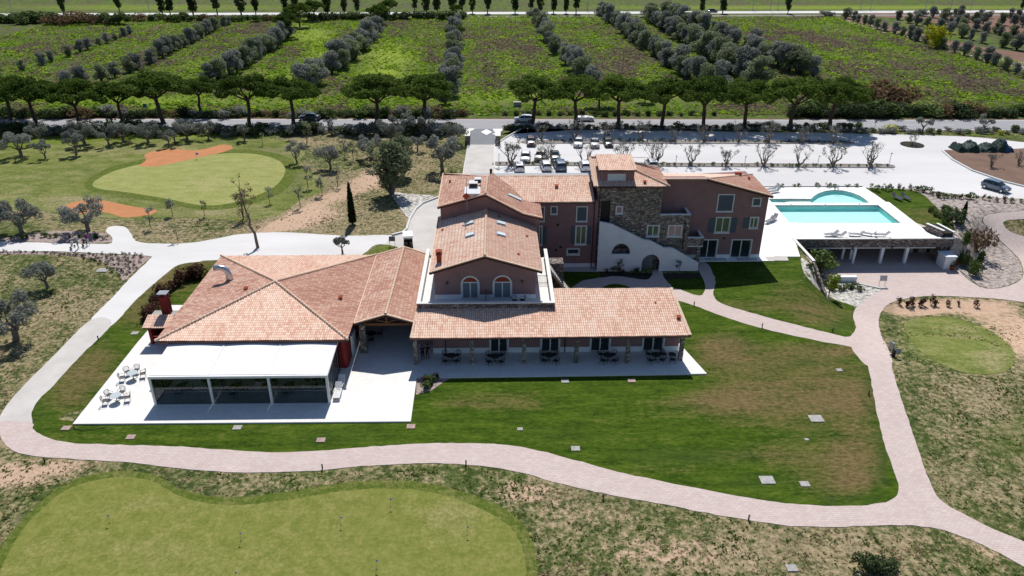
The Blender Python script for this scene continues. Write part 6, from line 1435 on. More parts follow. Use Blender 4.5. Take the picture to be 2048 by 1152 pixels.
# ================================================================ CARS
def make_car(name, label, cat, paintm, kind='hatch'):
    t = thing(name, label, cat)
    if kind == 'hatch': st = [(-2.02, .66, .36, .70, .76, .55), (-1.96, .80, .26, .92, .98, .62), (-1.72, .86, .20, .96, 1.36, .58), (-1.2, .87, .19, .96, 1.47, .60), (-.2, .88, .19, .94, 1.49, .61), (.42, .88, .19, .93, 1.40, .58), (1.05, .87, .2, .93, .97, .68), (1.72, .84, .22, .80, .84, .62), (2.02, .68, .32, .62, .66, .5)]
    elif kind == 'suv': st = [(-2.2, .72, .42, .85, .9, .6), (-2.14, .86, .3, 1.05, 1.12, .68), (-1.95, .91, .26, 1.08, 1.58, .64), (-1.3, .92, .25, 1.08, 1.70, .66), (-.1, .93, .25, 1.06, 1.71, .66), (.55, .93, .25, 1.05, 1.60, .63), (1.1, .92, .26, 1.05, 1.10, .74), (1.85, .90, .28, .96, 1.0, .68), (2.2, .76, .38, .74, .8, .56)]
    elif kind == 'sedan': st = [(-2.25, .66, .38, .78, .84, .55), (-2.18, .82, .27, .96, 1.0, .66), (-1.6, .87, .21, .99, 1.03, .70), (-1.0, .88, .20, .97, 1.36, .56), (-.4, .89, .19, .95, 1.44, .58), (.3, .89, .19, .93, 1.38, .56), (.98, .88, .2, .92, .96, .70), (1.8, .85, .22, .80, .84, .62), (2.25, .68, .32, .62, .66, .5)]
    else: st = [(-2.05, .66, .36, .72, .76, .55), (-1.96, .82, .26, .86, .9, .66), (-1.2, .87, .2, .88, .93, .70), (-.7, .88, .19, .88, .90, .70), (-.1, .88, .19, .88, .90, .70), (.42, .88, .19, .88, 1.02, .58), (.72, .88, .2, .88, .92, .70), (1.6, .84, .22, .76, .80, .62), (2.05, .68, .32, .58, .62, .5)]
    m = MB(); g = MB(); R_ = []
    for y, w_, zb, zl, zt, wr in st: R_.append([(-w_*.9, y, zb), (-w_, y, zb+.16), (-w_, y, (zb+zl)/2+.06), (-w_*.96, y, zl), (-wr, y, zt), (0, y, zt+.035), (wr, y, zt), (w_*.96, y, zl), (w_, y, (zb+zl)/2+.06), (w_, y, zb+.16), (w_*.9, y, zb)])
    vs = [p for r in R_ for p in r]; n = 11; fb = []; fg = []
    tall = [s[4]-s[3] > .25 for s in st]
    for i in range(len(st)-1):
        for k in range(n):
            f = (i*n+k, i*n+(k+1) % n, (i+1)*n+(k+1) % n, (i+1)*n+k)
            cab = tall[i] or tall[i+1]
            ws = (tall[i] != tall[i+1])
            if kind != 'open' and ((cab and k in (3, 6)) or (ws and k in (4, 5))): fg.append(f)
            else: fb.append(f)
    fb += [tuple(range(n))[::-1], tuple((len(st)-1)*n+k for k in range(n))]
    m.add(vs, fb); bo = m.build('body', paintm, t, smooth=False, local=True)
    for f in bo.data.polygons: f.use_smooth = abs(f.normal.y) < .9
    if kind != 'open':
        g.add(vs, fg); g.build('windows', M['pane'], t, local=True)
        pi = MB()
        for i in range(len(st)-1):
            if tall[i] and tall[i+1]:
                for s in (-1, 1): a, b = st[i], st[i+1]; pi.bar((s*a[1]*.97, a[0]+.0, a[3]), (s*(a[5]+.01), a[0], a[4]), .07, .05)
        pi.build('pillar', paintm, t, local=True)
    else:
        q = MB(); q.bar((-.6, .5, 1.0), (.6, .5, 1.0), .03, .3); q.build('windscreen', M['pane'], t, local=True)
        for sx in (-.36, .36):
            q = MB(); q.box(sx-.24, -.6, .5, sx+.24, -.1, .72); q.box(sx-.22, -.72, .6, sx+.22, -.58, 1.12); q.build('seat', M['black'], t, local=True)
        q = MB(); q.box(-.66, -.8, .86, .66, .38, .925); q.build('cockpit', M['black'], t, local=True)
    wx = st[4][1]-.10; ya, yb = st[0][0]+.72, st[-1][0]-.78; r_ = .33 if kind != 'suv' else .37
    for x in (-wx, wx):
        for y in (ya, yb):
            q = MB(); q.tube([(x-.12, y, r_), (x+.12, y, r_)], [r_, r_], 16); wl = q.build('wheel', M['rubber'], t, local=True)
            q = MB(); s = 1 if x > 0 else -1; q.tube([(x+s*.115, y, r_), (x+s*.135, y, r_)], [r_*.62, r_*.55], 12); q.build('rim', M['steel'], wl, local=True)
    f, b = st[-2], st[1]
    for s in (-1, 1):
        q = MB(); q.boxc((s*f[1]*.76, f[0]+.13, f[3]-.10), .34, .28, .13, s*-.5); q.build('headlight', M['lamp_glass'], t, local=True)
        q = MB(); q.boxc((s*b[1]*.86, b[0]-.015, b[3]-.12), .22, .12, .2); q.build('tail_light', M['taillight'], t, local=True)
        q = MB(); q.boxc((s*(st[5][1]+.08), .75, st[5][3]+.05), .18, .1, .12); q.build('mirror', paintm, t, local=True)
    q = MB(); q.box(-.3, st[-1][0]-.02, .38, .3, st[-1][0]+.015, .58); q.build('grille', M['black'], t, local=True)
    q = MB(); q.box(-.26, st[0][0]-.02, .5, .26, st[0][0]-.005, .62); q.build('number_plate', M['signwhite'], t, local=True)
    return t
def car(px, py, paintm, kind, ang, lab, s=1.0, name='parked_car'):
    p = G(px, py); t = make_car(name, lab, 'car', M[paintm], kind); t.location = (p.x, p.y, p.z+.05); t.rotation_euler = (0, 0, math.radians(ang)); t.scale = (s, s, s); return t
car(1047, 243.5, 'carwhite', 'hatch', 90, 'white hatchback driving on the road above the entrance', 1, 'moving_car')
car(1169, 241.5, 'carwhite', 'open', -90, 'white open sports car driving on the road', 1.05, 'moving_car')
car(620, 240, 'carnight', 'sedan', 88, 'dark blue-black estate car driving left on the road behind the pines', 1.05, 'moving_car')
car(1425, 25, 'carblack', 'hatch', -90, 'tiny black car on the far road', 1.1, 'moving_car')
car(1062, 289, 'carmaroon', 'hatch', 180, 'maroon car parked alone below the far parking island', 1)
car(1157, 291, 'carwhite', 'sedan', 170, 'white saloon parked first in the group of three by the far island', .98)
car(1189, 292, 'carsilver', 'sedan', 176, 'silver-grey car parked in the middle of the group of three', .98)
car(1216, 291, 'carblack', 'hatch', 181, 'black car parked rightmost in the group of three', .95)
car(1051, 321, 'carwhite', 'hatch', 176, 'pale white car parked on the left of the middle bay beside the tree', 1.05)
car(1081, 319, 'carbeige', 'suv', 168, 'beige-white car parked between the white and the dark blue car', 1)
car(1110, 318, 'carnight', 'sedan', 181, 'dark slate car with a shiny roof parked in the middle bay', 1)
car(1038, 340, 'carwhite', 'hatch', 3, 'white hatchback parked leftmost just behind the link roof', 1)
car(1091, 338, 'carwhite', 'suv', 4, 'white car with dark rear window parked beside the blue one', .92)
car(1119.5, 338, 'carblue', 'suv', 4, 'bright blue sport utility car parked behind the link roof', 1.05)
car(1169, 338, 'carwhite', 'suv', 1, 'white van-like car parked left of the stone tower', .95)
car(1302, 335, 'carwhite', 'suv', 0, 'white car mostly hidden behind the tower roof', 1)
car(1990, 380, 'cargrey', 'hatch', 212, 'blue-grey hatchback parked at an angle by the brown soil mound', 1.06)
# ================================================================ GOLF CART
def golf_cart():
    p = G(817, 494); t = thing('golf_cart', 'black golf cart with white roof on the concrete drive', 'golf cart', (p.x, p.y, .09), math.radians(8))
    m = MB(); m.box(-.6, -1.15, .3, .6, 1.15, .52); m.box(-.55, .6, .5, .55, 1.2, .85); m.box(-.6, -1.2, .5, .6, -.5, .8); m.build('body', M['black'], t, local=True)
    m = MB(); m.box(-.55, -.45, .52, .55, .1, .80); m.box(-.55, -.55, .75, .55, -.42, 1.2); m.build('seat', M['black'], t, local=True)
    m = MB(); m.box(-.68, -1.05, 1.88, .68, .95, 1.95); m.build('roof', M['white'], t, local=True)
    m = MB()
    for x in (-.58, .58):
        for y, y2 in ((-.95, -.9), (.75, .6)): m.tube([(x, y, .6), (x, y2, 1.9)], .022, 5)
    m.build('roof_frame', M['greymetal'], t, local=True)
    for x in (-.52, .52):
        for y in (-.8, .8): m = MB(); m.tube([(x-.1, y, .24), (x+.1, y, .24)], .24, 12); m.build('wheel', M['rubber'], t, local=True)
    for x in (-.28, .28):
        m = MB(); m.tube([(x, -1.3, .45), (x, -1.45, 1.25)], [.15, .17], 8); m.build('golf_bag', M['black'], t, local=True)
    m = MB(); m.tube([(-.25, .5, .85), (-.25, .25, 1.1)], .02, 5); m.tube([(-.43, .22, 1.1), (-.25, .28, 1.2), (-.07, .22, 1.1), (-.25, .16, 1.02), (-.43, .22, 1.1)], .018, 5); m.build('steering_wheel', M['black'], t, local=True)
golf_cart()
# ================================================================ PEOPLE
def person(loc, rz, label, top, legs, hair, step=.28, reach=0.0, cap=None):
    t = thing('person', label, 'person', loc, rz)
    V = []; E = []; Rd = []; mi = []
    def v(x, y, z, r, m_=0): V.append((x, y, z)); Rd.append(r); return len(V)-1
    def chain(a, pts):
        for p in pts:
            b = v(*p); E.append((a, b)); a = b
        return a
    pel = v(0, 0, .95, .15); ch = chain(pel, [(0, .0, 1.12, .135), (0, .01, 1.28, .155), (0, .01, 1.42, .13)]); nk = chain(ch, [(0, .02, 1.50, .055)]); hd = chain(nk, [(0, .04, 1.60, .095), (0, .035, 1.70, .09)])
    for s in (-1, 1):
        st = step*s
        a = chain(pel, [(s*.10, .0, .86, .105), (s*.11, st*.55+.04, .50, .068), (s*.11, st, .12, .045)]); chain(a, [(s*.12, st+.13, .04, .035), (s*.12, st+.19, .035, .028)])
        el = (s*.25, -st*.3+reach*.25, 1.16, .045); w_ = (s*.24, -st*.6+.12+reach*.5, .95+reach*.1, .032)
        b = chain(ch, [(s*.17, .0, 1.42, .075), el, w_]); hnd = chain(b, [(s*.24, w_[1]+.05, w_[2]-.08, .038)])
        for q, (dx, L) in enumerate(((-.03, .07), (-.01, .085), (.012, .08), (.032, .062))): chain(hnd, [(s*.24+dx, w_[1]+.06, w_[2]-.12, .010), (s*.24+dx, w_[1]+.055+.015, w_[2]-.10-L, .009)])
        chain(hnd, [(s*.24-s*.05, w_[1]+.08, w_[2]-.08, .011)])
    me = bpy.data.meshes.new('body'); me.from_pydata(V, E, []); o = bpy.data.objects.new('body', me); col.objects.link(o); attach(o, t, True)
    for mm in (M['skin'], top, legs): me.materials.append(mm)
    sk_ = o.modifiers.new('skin', 'SKIN'); sk_.use_smooth_shade = True
    for i, r in enumerate(Rd): me.skin_vertices[0].data[i].radius = (r, r*.85 if i < 4 else r); me.skin_vertices[0].data[i].use_root = (i == 0)
    sb = o.modifiers.new('sub', 'SUBSURF'); sb.levels = 1; sb.render_levels = 1
    dg = bpy.context.evaluated_depsgraph_get(); em = bpy.data.meshes.new_from_object(o.evaluated_get(dg)); o.modifiers.clear(); o.data = em
    em.materials.clear()
    for mm in (M['skin'], top, legs, M['black']): em.materials.append(mm)
    for f in em.polygons:
        z = f.center.z; x = abs(f.center.x); f.use_smooth = True
        f.material_index = 3 if z < .10 else 2 if (z < .96 and x < .22) else 1 if (z < 1.49 and not (x > .2 and z < 1.2)) else 0
    m = MB(); m.ball((0, .02, 1.68), .108, .118, .11, 12, 8); hh_ = m.build('cap' if cap else 'hair', cap or hair, t, smooth=True, local=True)
    if cap: m = MB(); m.boxc((0, .15, 1.67), .15, .1, .02); m.build('brim', cap, hh_, local=True)
    m = MB(); m.ball((0, .135, 1.60), .018, .025, .02, 6, 4)
    for s in (-1, 1): m.ball((s*.095, .03, 1.61), .015, .02, .03, 6, 4)
    m.build('nose_and_ears', M['skin'], t, local=True)
    m = MB()
    for s in (-1, 1): m.ball((s*.035, .12, 1.635), .012, .01, .01, 6, 4)
    m.boxc((0, .125, 1.555), .045, .012, .01); m.build('eyes_and_mouth', M['black'], t, local=True)
    return t
M['shirtgrey'] = plain('grey_shirt_cloth', (.38, .40, .42), .9, .1, .1, 5); M['shirtpurple'] = plain('magenta_shirt_cloth', (.22, .02, .16), .9, .1, .1, 5)
M['trousers'] = plain('pale_trouser_cloth', (.52, .50, .47), .9, .1, .1, 5); M['trousersgrey'] = plain('grey_trouser_cloth', (.20, .23, .27), .9, .1, .1, 5)
M['blackcloth'] = plain('black_cloth', (.015, .015, .018), .9, .1, .1, 5); M['hairdark'] = plain('dark_hair', (.02, .014, .01), .8, .2, .2, 20); M['hairpale'] = plain('pale_hair', (.45, .36, .25), .8, .2, .2, 20)
a = G(158, 498); person((a.x, a.y, .075), math.radians(65), 'person in a grey top and white cap walking with a golf trolley', M['shirtgrey'], M['trousersgrey'], M['hairdark'], .25, .9, M['white'])
a = G(178, 491); person((a.x, a.y, .075), math.radians(70), 'person in a magenta shirt and pale trousers walking on the gravel path', M['shirtpurple'], M['trousers'], M['hairpale'], .3, .7)
a = G(846, 719, .16); person((a.x, a.y, .17), math.radians(180), 'person in black standing behind the left veranda column, left one', M['blackcloth'], M['blackcloth'], M['hairdark'], .05)
a = G(856, 717, .16); person((a.x, a.y, .17), math.radians(150), 'person in black standing in the veranda doorway shade, right one', M['blackcloth'], M['blackcloth'], M['hairdark'], .05)
def trolley(px, py, rz, lab, bagmat):
    p = G(px, py); t = thing('golf_trolley', lab, 'golf trolley', (p.x, p.y, .075), rz)
    m = MB(); m.tube([(0, .0, .3), (0, -.35, .95), (0, -.5, 1.0)], .02, 5); m.tube([(0, 0, .3), (0, .4, .15)], .02, 5); m.tube([(-.35, 0, .16), (.35, 0, .16)], .02, 5); m.build('frame', M['greymetal'], t, local=True)
    for x in (-.37, .37): m = MB(); m.tube([(x-.02, 0, .16), (x+.02, 0, .16)], .16, 14); m.build('wheel', M['rubber'], t, local=True)
    m = MB(); m.tube([(0, .15, .22), (0, -.12, .95)], [.13, .15], 10); b = m.build('golf_bag', bagmat, t, local=True)
    m = MB()
    for k in range(5): m.tube([(.05*(k-2), -.12, .93), (.06*(k-2), -.2-.02*k, 1.2)], .01, 4); m.boxc((.06*(k-2), -.2-.02*k, 1.22), .05, .03, .07)
    m.build('golf_clubs', M['steel'], b, local=True)
trolley(146, 497, math.radians(75), 'golf trolley with white bag pushed by the person in grey', M['signwhite']); trolley(170, 491, math.radians(75), 'dark golf trolley beside the person in the magenta shirt', M['black'])
# ================================================================ TABLES, CHAIRS, LOUNGERS
def chair_proto(mat, label):
    t = thing('terrace_chair', label, 'chair', (0, 0, -300))
    m = MB(); m.box(-.25, -.24, .42, .25, .24, .46); m.build('seat', mat, t, local=True)
    m = MB(); 
    for k in range(7): a = math.pi*(.12+.76*k/6); x = -.27*math.cos(a); m.tube([(x, -.24-.05*math.sin(a), .46), (x*1.05, -.30-.06*math.sin(a), .86)], .014, 4)
    m.tube([(-.27, -.26, .62), (-.27, -.3, .84), (-.14, -.35, .88), (.14, -.35, .88), (.27, -.3, .84), (.27, -.26, .62)], .02, 5); m.build('backrest', mat, t, local=True)
    for sx in (-1, 1):
        for sy in (-1, 1): m = MB(); m.tube([(sx*.23, sy*.21, .43), (sx*.27, sy*.26, 0)], .016, 5); m.build('leg', mat, t, local=True)
        m = MB(); m.tube([(sx*.27, .22, .43), (sx*.29, .2, .66), (sx*.29, -.24, .68)], .018, 5); m.build('armrest', mat, t, local=True)
    return t
def table_proto(top, mat):
    t = thing('round_table', None, 'table', (0, 0, -300))
    m = MB(); m.cyl(0, 0, .71, .74, .50, .50, 24); m.build('tabletop', top, t, local=True)
    m = MB(); m.cyl(0, 0, .05, .71, .035, .035, 8); m.build('pedestal', mat, t, local=True)
    m = MB()
    for k in range(4): a = k*math.pi/2+.4; m.bar((0, 0, .06), (.36*math.cos(a), .36*math.sin(a), .02), .05, .03)
    m.build('base', mat, t, local=True); return t
CH = {'g': chair_proto(M['chairgrey'], None), 'd': chair_proto(M['chair'], None)}; TB = {'g': table_proto(M['tabletop'], M['chairgrey']), 'd': table_proto(M['chair'], M['chair'])}
def dining(x, y, z, k, angs, where, grp, r=.82, s=1.0):
    inst(TB[k], (x, y, z), random.uniform(0, 1), s, f"round table {where}", grp+' tables')
    for i, a in enumerate(angs):
        a_ = math.radians(a); rr_ = r*random.uniform(.92, 1.12)
        nm = {0: 'right', 45: 'back right', 90: 'back', 135: 'back left', 180: 'left', 225: 'front left', 270: 'front', 315: 'front right'}[int(round((a % 360)/45.)*45) % 360]
        inst(CH[k], (x+rr_*math.cos(a_), y+rr_*math.sin(a_), z), a_+math.pi/2+random.uniform(-.25, .25), s, f"{nm} chair of the round table {where}", grp+' chairs')
z = .165
def tp(px, py): return G(px, py, z+.35)
a = tp(266, 752); dining(a.x, a.y, z, 'g', [20, 95, 200, 140][:4], 'farther back on the sunlit left terrace', 'sunlit terrace', .95)
a = tp(233, 797); dining(a.x, a.y, z, 'g', [5, 85, 150, 205], 'nearer the left terrace corner in full sun', 'sunlit terrace', .95)
for i, (px, py) in enumerate(((903, 717), (990, 718), (1098, 716), (1216, 716), (1311, 715))):
    a = tp(px, py); dining(a.x, a.y, z, 'd', [45, 135, 225, 315], f"under the veranda, {nth(i+1)} from the left", 'shaded veranda', .85)
a = tp(1344, 712); inst(TB['d'], (a.x, a.y, z), 0, .8, 'small square-set table by the rightmost veranda column', 'shaded veranda tables')
inst(CH['d'], (a.x-.1, a.y-.8, z), math.pi*.95, 1, 'chair before the small table by the rightmost veranda column', 'shaded veranda chairs')
inst(CH['d'], (a.x-.8, a.y+.3, z), math.pi*1.5, 1, 'chair left of the small table by the rightmost column', 'shaded veranda chairs')
for i, (x, y) in enumerate(((-30.2, 60.6), (-27.6, 61.9), (-25.0, 60.5), (-22.4, 61.9), (-19.9, 60.6), (-17.5, 61.8))):
    dining(x, y, z, 'd', [0, 90, 180, 270], f"inside the glazed pergola, {nth(i+1)} from the left", 'glazed pergola', .8)
a = G(745, 678, z); dining(a.x, a.y, z, 'd', [30, 150, 270], 'in the dark portico behind the left pillar', 'portico', .85)
# lounger
def lounger_proto(mat):
    t = thing('sun_lounger', None, 'sun lounger', (0, 0, -300))
    m = MB(); m.box(-.33, -.55, .32, .33, 1.0, .37); 
    for k in range(12): m.box(-.30, -.5+k*.125, .37, .30, -.42+k*.125, .385)
    m.build('seat', mat, t, local=True)
    m = MB(); m.boxc((0, -.83, .58), .62, .72, .045, 0, -.75); m.build('backrest', mat, t, local=True)
    for sx in (-1, 1):
        for y in (-.45, .85): m = MB(); m.tube([(sx*.28, y, .33), (sx*.32, y+(.06 if y > 0 else -.06), 0)], .025, 5); m.build('leg', mat, t, local=True)
        m = MB(); m.tube([(sx*.35, -.3, .33), (sx*.37, -.25, .5), (sx*.37, .2, .5), (sx*.35, .25, .33)], .02, 5); m.build('armrest', mat, t, local=True)
    return t
LG = lounger_proto(M['lounger'])
for px, py, rz, lab in [(1661, 472, 100, 'leftmost grey lounger along the front edge of the pool deck'), (1676, 474, 95, 'folded lounger second from the left on the front deck edge'), (1711, 472, 80, 'third lounger from the left along the front deck edge'), (1735, 471, 60, 'upright dark lounger on the front deck edge'), (1762, 473, 85, 'low lounger rightmost on the front deck edge'), (1538, 445, 130, 'lounger on the left deck beside the wing, front one'), (1546, 441, 140, 'lounger on the left deck beside the wing, rear one'), (1543, 381, 110, 'lounger behind the wing at the far left deck corner, front one'), (1549, 385, 115, 'lounger behind the wing at the far left deck corner, rear one')]:
    a = G(px, py, .12); inst(LG, (a.x, a.y, .12), math.radians(rz), 1.0, lab, 'loungers on the pool deck')
LP = lounger_proto(plain('purple_lounger_fabric', (.10, .09, .16), .7, .2, .2, 5))
for px, rz, lab in ((1794, 200, 'left dark purple lounger on the pool lawn'), (1811, 195, 'right dark purple lounger on the pool lawn')):
    a = G(px, 398, .1); inst(LP, (a.x, a.y, .08), math.radians(rz), .95, lab, 'loungers on the pool lawn')
LW = lounger_proto(M['white'])
for px, py, rz, lab in ((676, 790, 182, 'white lounger beside the pergola corner, nearer one'), (680, 775, 176, 'white lounger beside the pergola corner, farther one')):
    a = G(px, py, .16); inst(LW, (a.x, a.y, .165), math.radians(rz), 1.0, lab, 'white loungers by the pergola')
# ================================================================ SMALL THINGS
def single(mb, name, mat, lab, cat, grp=None): return tag(mb.build(name, mat), lab, cat, grp)
cv = [(475, 856, 'c'), (262, 875, 'b'), (133, 857, 'b'), (642, 881, 'b'), (822, 854, 'b'), (1130, 763, 'c'), (1263, 762, 'b'), (1151, 898, 'c'), (1632, 838, 'c'), (1534, 961, 'c'), (1609, 969, 'c'), (1583, 1137, 'c'), (1678, 741, 'c'), (1040, 859, 'c'), (206, 541, 'c'), (270, 667, 'c'), (1613, 880, 'c')]
for i, (x, y, k) in enumerate(sorted(cv)):
    p = G(x, y); s = {1632: .62, 1534: .58, 206: .7, 1040: .25, 1613: .18, 1678: .3}.get(x, .38); m = MB(); zz = p.z+.03
    m.box(p.x-s, p.y-s*.8, p.z-.05, p.x+s, p.y+s*.8, zz+.06); o = single(m, 'manhole_cover', M['brickcover' if k == 'b' else 'cover'], f"small {'brick' if k == 'b' else 'concrete'} inspection cover in the grass, {nth(i+1)} from the left", 'manhole cover', 'inspection covers in the grass')
for i, (x, y) in enumerate(sorted([(219, 1047), (482, 1083), (682, 1051), (781, 1014), (934, 1070), (753, 1138), (473, 1162)])):
    p = G(x, y); t = thing('golf_flag', f"pale blue practice flag on the putting green, {nth(i+1)} from the left", 'flag', p, 0, 'flags of the putting green')
    m = MB(); m.tube([(0, 0, 0), (.03, .0, .95)], .009, 5); m.build('pole', M['greymetal'], t, local=True)
    m = MB(); m.prism([(0.02, .70), (.24, .80), (.02, .92)], [], XZ, -.006, .006); m.build('flag_cloth', M['flag'], t, local=True)
    m = MB(); m.cyl(0, 0, .0, .052, .055, .055, 10); m.build('cup', M['black'], t, local=True)
p = G(393, 318); t = thing('golf_flag', 'blue and white flag between the far bunker and the far green', 'flag', p); m = MB(); m.tube([(0, 0, 0), (0, 0, 1.3)], .02, 5); m.build('pole', M['signwhite'], t, local=True); m = MB(); m.box(.02, -.01, .8, .5, .01, 1.2); m.build('flag_cloth', M['flag'], t, local=True)
bl = [(645, 938), (932, 930), (1206, 997), (1497, 1040), (1665, 664), (1737, 790), (197, 680), (90, 925), (1388, 611), (1524, 655), (1704, 576), (1736, 792)]
for i, (x, y) in enumerate(sorted(bl[:11])):
    p = G(x, y); m = MB(); m.cyl(0+p.x, p.y, p.z, p.z+.42, .06, .06, 8); m.cyl(p.x, p.y, p.z+.44, p.z+.5, .08, .08, 8); single(m, 'bollard_light', M['black'], f"short black bollard light beside the path, {nth(i+1)} from the left", 'bollard', 'bollard lights along the paths')
# lamp posts in the car park
for i, (x, y, h) in enumerate([(1777, 333, 20), (1635, 331, 14), (1489, 332, 14), (1351, 331, 14), (998, 330, 16), (1570, 284, 13), (1697, 283, 14), (1446, 283, 12), (1055, 276, 14), (1184, 282, 12)]):
    p = G(x, y); H = h/(px_per_m(p)*.93)*1.25; t = thing('lamp_post', f"thin dark lamp post of the car park, {nth(i+1)} in the list by island", 'lamp post', (p.x, p.y, .05), 0, 'car park lamp posts')
    t['label'] = f"thin dark lamp post in the {'near' if y > 300 else 'far'} parking island, {nth({1777: 5, 1635: 4, 1489: 3, 1351: 2, 998: 1, 1055: 1, 1184: 2, 1446: 3, 1570: 4, 1697: 5}[x])} from the left"
    m = MB(); m.tube([(0, 0, 0), (0, 0, H)], .04, 6); m.build('pole', M['metal_dark'], t, local=True); m = MB(); m.box(-.1, -.35, H, .1, .1, H+.06); m.build('lamp_head', M['metal_dark'], t, local=True)
# gate pillars
for x, lab in ((934, 'stone gate wall on the left of the entrance drive'), (995, 'stone gate wall on the right of the entrance drive')):
    p = G(x, 289); t = thing('gate_pillar', lab, 'gate wall', (p.x, p.y, 0), 0, 'gate walls'); m = MB(); m.box(-.35, 0, 0, .55, 5.0, 1.7); m.build('pillar', M['stonedark'], t, local=True); m = MB(); m.box(-.42, -.07, 1.7, .62, 5.07, 1.8); m.build('cap', M['stonecap'], t, local=True)
# fence posts along the road
def fence(x0, y0, x1, y1, n, lab):
    a, b = G(x0, y0), G(x1, y1); t = thing('wire_fence', lab, 'fence', (a.x, a.y, 0)); 
    for k in range(n+1): q = a.lerp(b, k/n)-Vector((a.x, a.y, 0)); m = MB(); m.tube([(q.x, q.y, 0), (q.x, q.y, 1.5)], .035, 5); m.build('post', M['metal_dark'], t, local=True)
    m = MB(); d = b-a
    for zz in (.5, 1.0, 1.4): m.tube([(0, 0, zz), (d.x, d.y, zz)], .012, 4)
    m.build('wire', M['greymetal'], t, local=True)
fence(1015, 259, 1700, 263, 46, 'wire fence with thin posts between road pines and car park'); fence(0, 262, 905, 262, 55, 'wire fence with thin posts below the road on the left')
fence(1700, 268, 2048, 272, 16, 'wire fence with thin posts right of the road pines')
# power poles
for i, x in enumerate((1505, 1540, 1555, 1720, 1740, 1850, 1900, 1940, 300, 1175, 25)):
    p = G(x, 22 if x > 700 else 28); t = thing('power_pole', None, 'power pole', (p.x, p.y, 0), 0, 'power poles by the far road'); H = 9
    m = MB(); m.tube([(0, 0, 0), (0, 0, H)], [.14, .09], 6); m.build('pole', M['greymetal'], t, local=True); m = MB(); m.box(-1.1, -.06, H-.7, 1.1, .06, H-.58); m.build('crossarm', M['greymetal'], t, local=True)
    t['label'] = f"thin grey power pole by the far road, {nth(sorted((1505, 1540, 1555, 1720, 1740, 1850, 1900, 1940, 300, 1175, 25)).index(x)+1)} from the left"
# signs
p = G(293, 228); t = thing('road_sign', 'small blue road sign under the pines on the left verge', 'sign', p); m = MB(); m.tube([(0, 0, 0), (0, 0, 2.0)], .04, 5); m.build('post', M['greymetal'], t, local=True); m = MB(); m.box(-.4, -.03, 1.5, .4, -.0, 2.3); m.build('sign_board', M['signblue'], t, local=True)
p = G(1748, 262); t = thing('road_sign', 'tall thin road marker seen from behind at the right of the road', 'sign', p); m = MB(); m.tube([(0, 0, 0), (0, 0, 2.3)], .04, 5); m.build('post', M['greymetal'], t, local=True); m = MB(); m.box(-.25, -.03, 1.8, .25, -.0, 2.3); m.build('sign_board', M['greymetal'], t, local=True)
def easel(px, py, s, lab, mat):
    p = G(px, py); t = thing('sign_board_stand', lab, 'sign', (p.x, p.y, p.z+.07)); m = MB()
    for x in (-.4*s, .4*s): m.tube([(x, 0, 0), (x, 0, 1.5*s)], .03, 5)
    m.build('stand', M['greymetal'], t, local=True); m = MB(); m.boxc((0, -.05, 1.15*s), .95*s, .05, .75*s, 0, -.25); m.build('board', mat, t, local=True)
easel(1763, 572, 1.0, 'pale information board on two legs before the parking bay', M['signwhite']); easel(785, 492, .9, 'grey information board on two legs beside the golf cart', M['greymetal'])
# tarpaulin heap
T = thing('tarpaulin_heap', 'dark green and blue tarpaulin heap behind the brown soil mound', 'tarpaulin', G(1958, 300))
o0 = Vector(T.location); m = MB(); nx, ny = 26, 8
def heap(x0, x1, hgt, mat, nm, sd):
    m = MB(); r2 = random.Random(sd); vs = []
    for j in range(ny+1):
        for i in range(nx+1):
            u, v = i/nx, j/ny; e = min(1, 6*min(u, 1-u, v*1.0, (1-v)*1.0)); vs.append((x0+(x1-x0)*u, -2+4.2*v, e*hgt*(.75+.25*math.sin(u*9+sd))*(.85+r2.random()*.25)))
    m.add(vs, [(j*(nx+1)+i, j*(nx+1)+i+1, (j+1)*(nx+1)+i+1, (j+1)*(nx+1)+i) for j in range(ny) for i in range(nx)]); m.build(nm, M[mat], T, local=True)
heap(-5.2, -.6, 1.7, 'tarp', 'green_tarpaulin', 1); heap(-.9, 3.0, 1.4, 'tarp', 'green_tarpaulin', 2); heap(2.4, 6.0, 1.9, 'tarp', 'green_tarpaulin', 4); heap(2.9, 5.4, 1.96, 'bluetarp', 'blue_tarpaulin', 3)
# ball washer / bench by the path
p = G(1793, 716); t = thing('tee_stand', 'slim tee stand with two grey boards and a dark bin right of the brick path', 'stand', p)
m = MB(); m.tube([(0, 0, 0), (0, 0, 1.0)], .03, 5); m.tube([(-.3, .9, 0), (-.3, .9, 1.3)], .03, 5); m.build('post', M['metal_dark'], t, local=True)
m = MB(); m.box(-.2, -.03, .5, .25, .03, 1.15); m.boxc((-.3, .9, 1.0), .12, .6, .8, .2); m.build('board', M['greymetal'], t, local=True); m = MB(); m.cyl(-.15, .45, 0, .75, .22, .2, 10); m.build('bin', M['black'], t, local=True)
# small chest in the meadow
p = G(1035, 212); m = MB(); m.box(p.x-.9, p.y-.5, 0, p.x+.9, p.y+.5, .9); m.box(p.x-1.0, p.y-.6, .9, p.x+1.0, p.y+.6, 1.02); single(m, 'well_cover', M['concrete'], 'small concrete well box in the grass beyond the road', 'well')
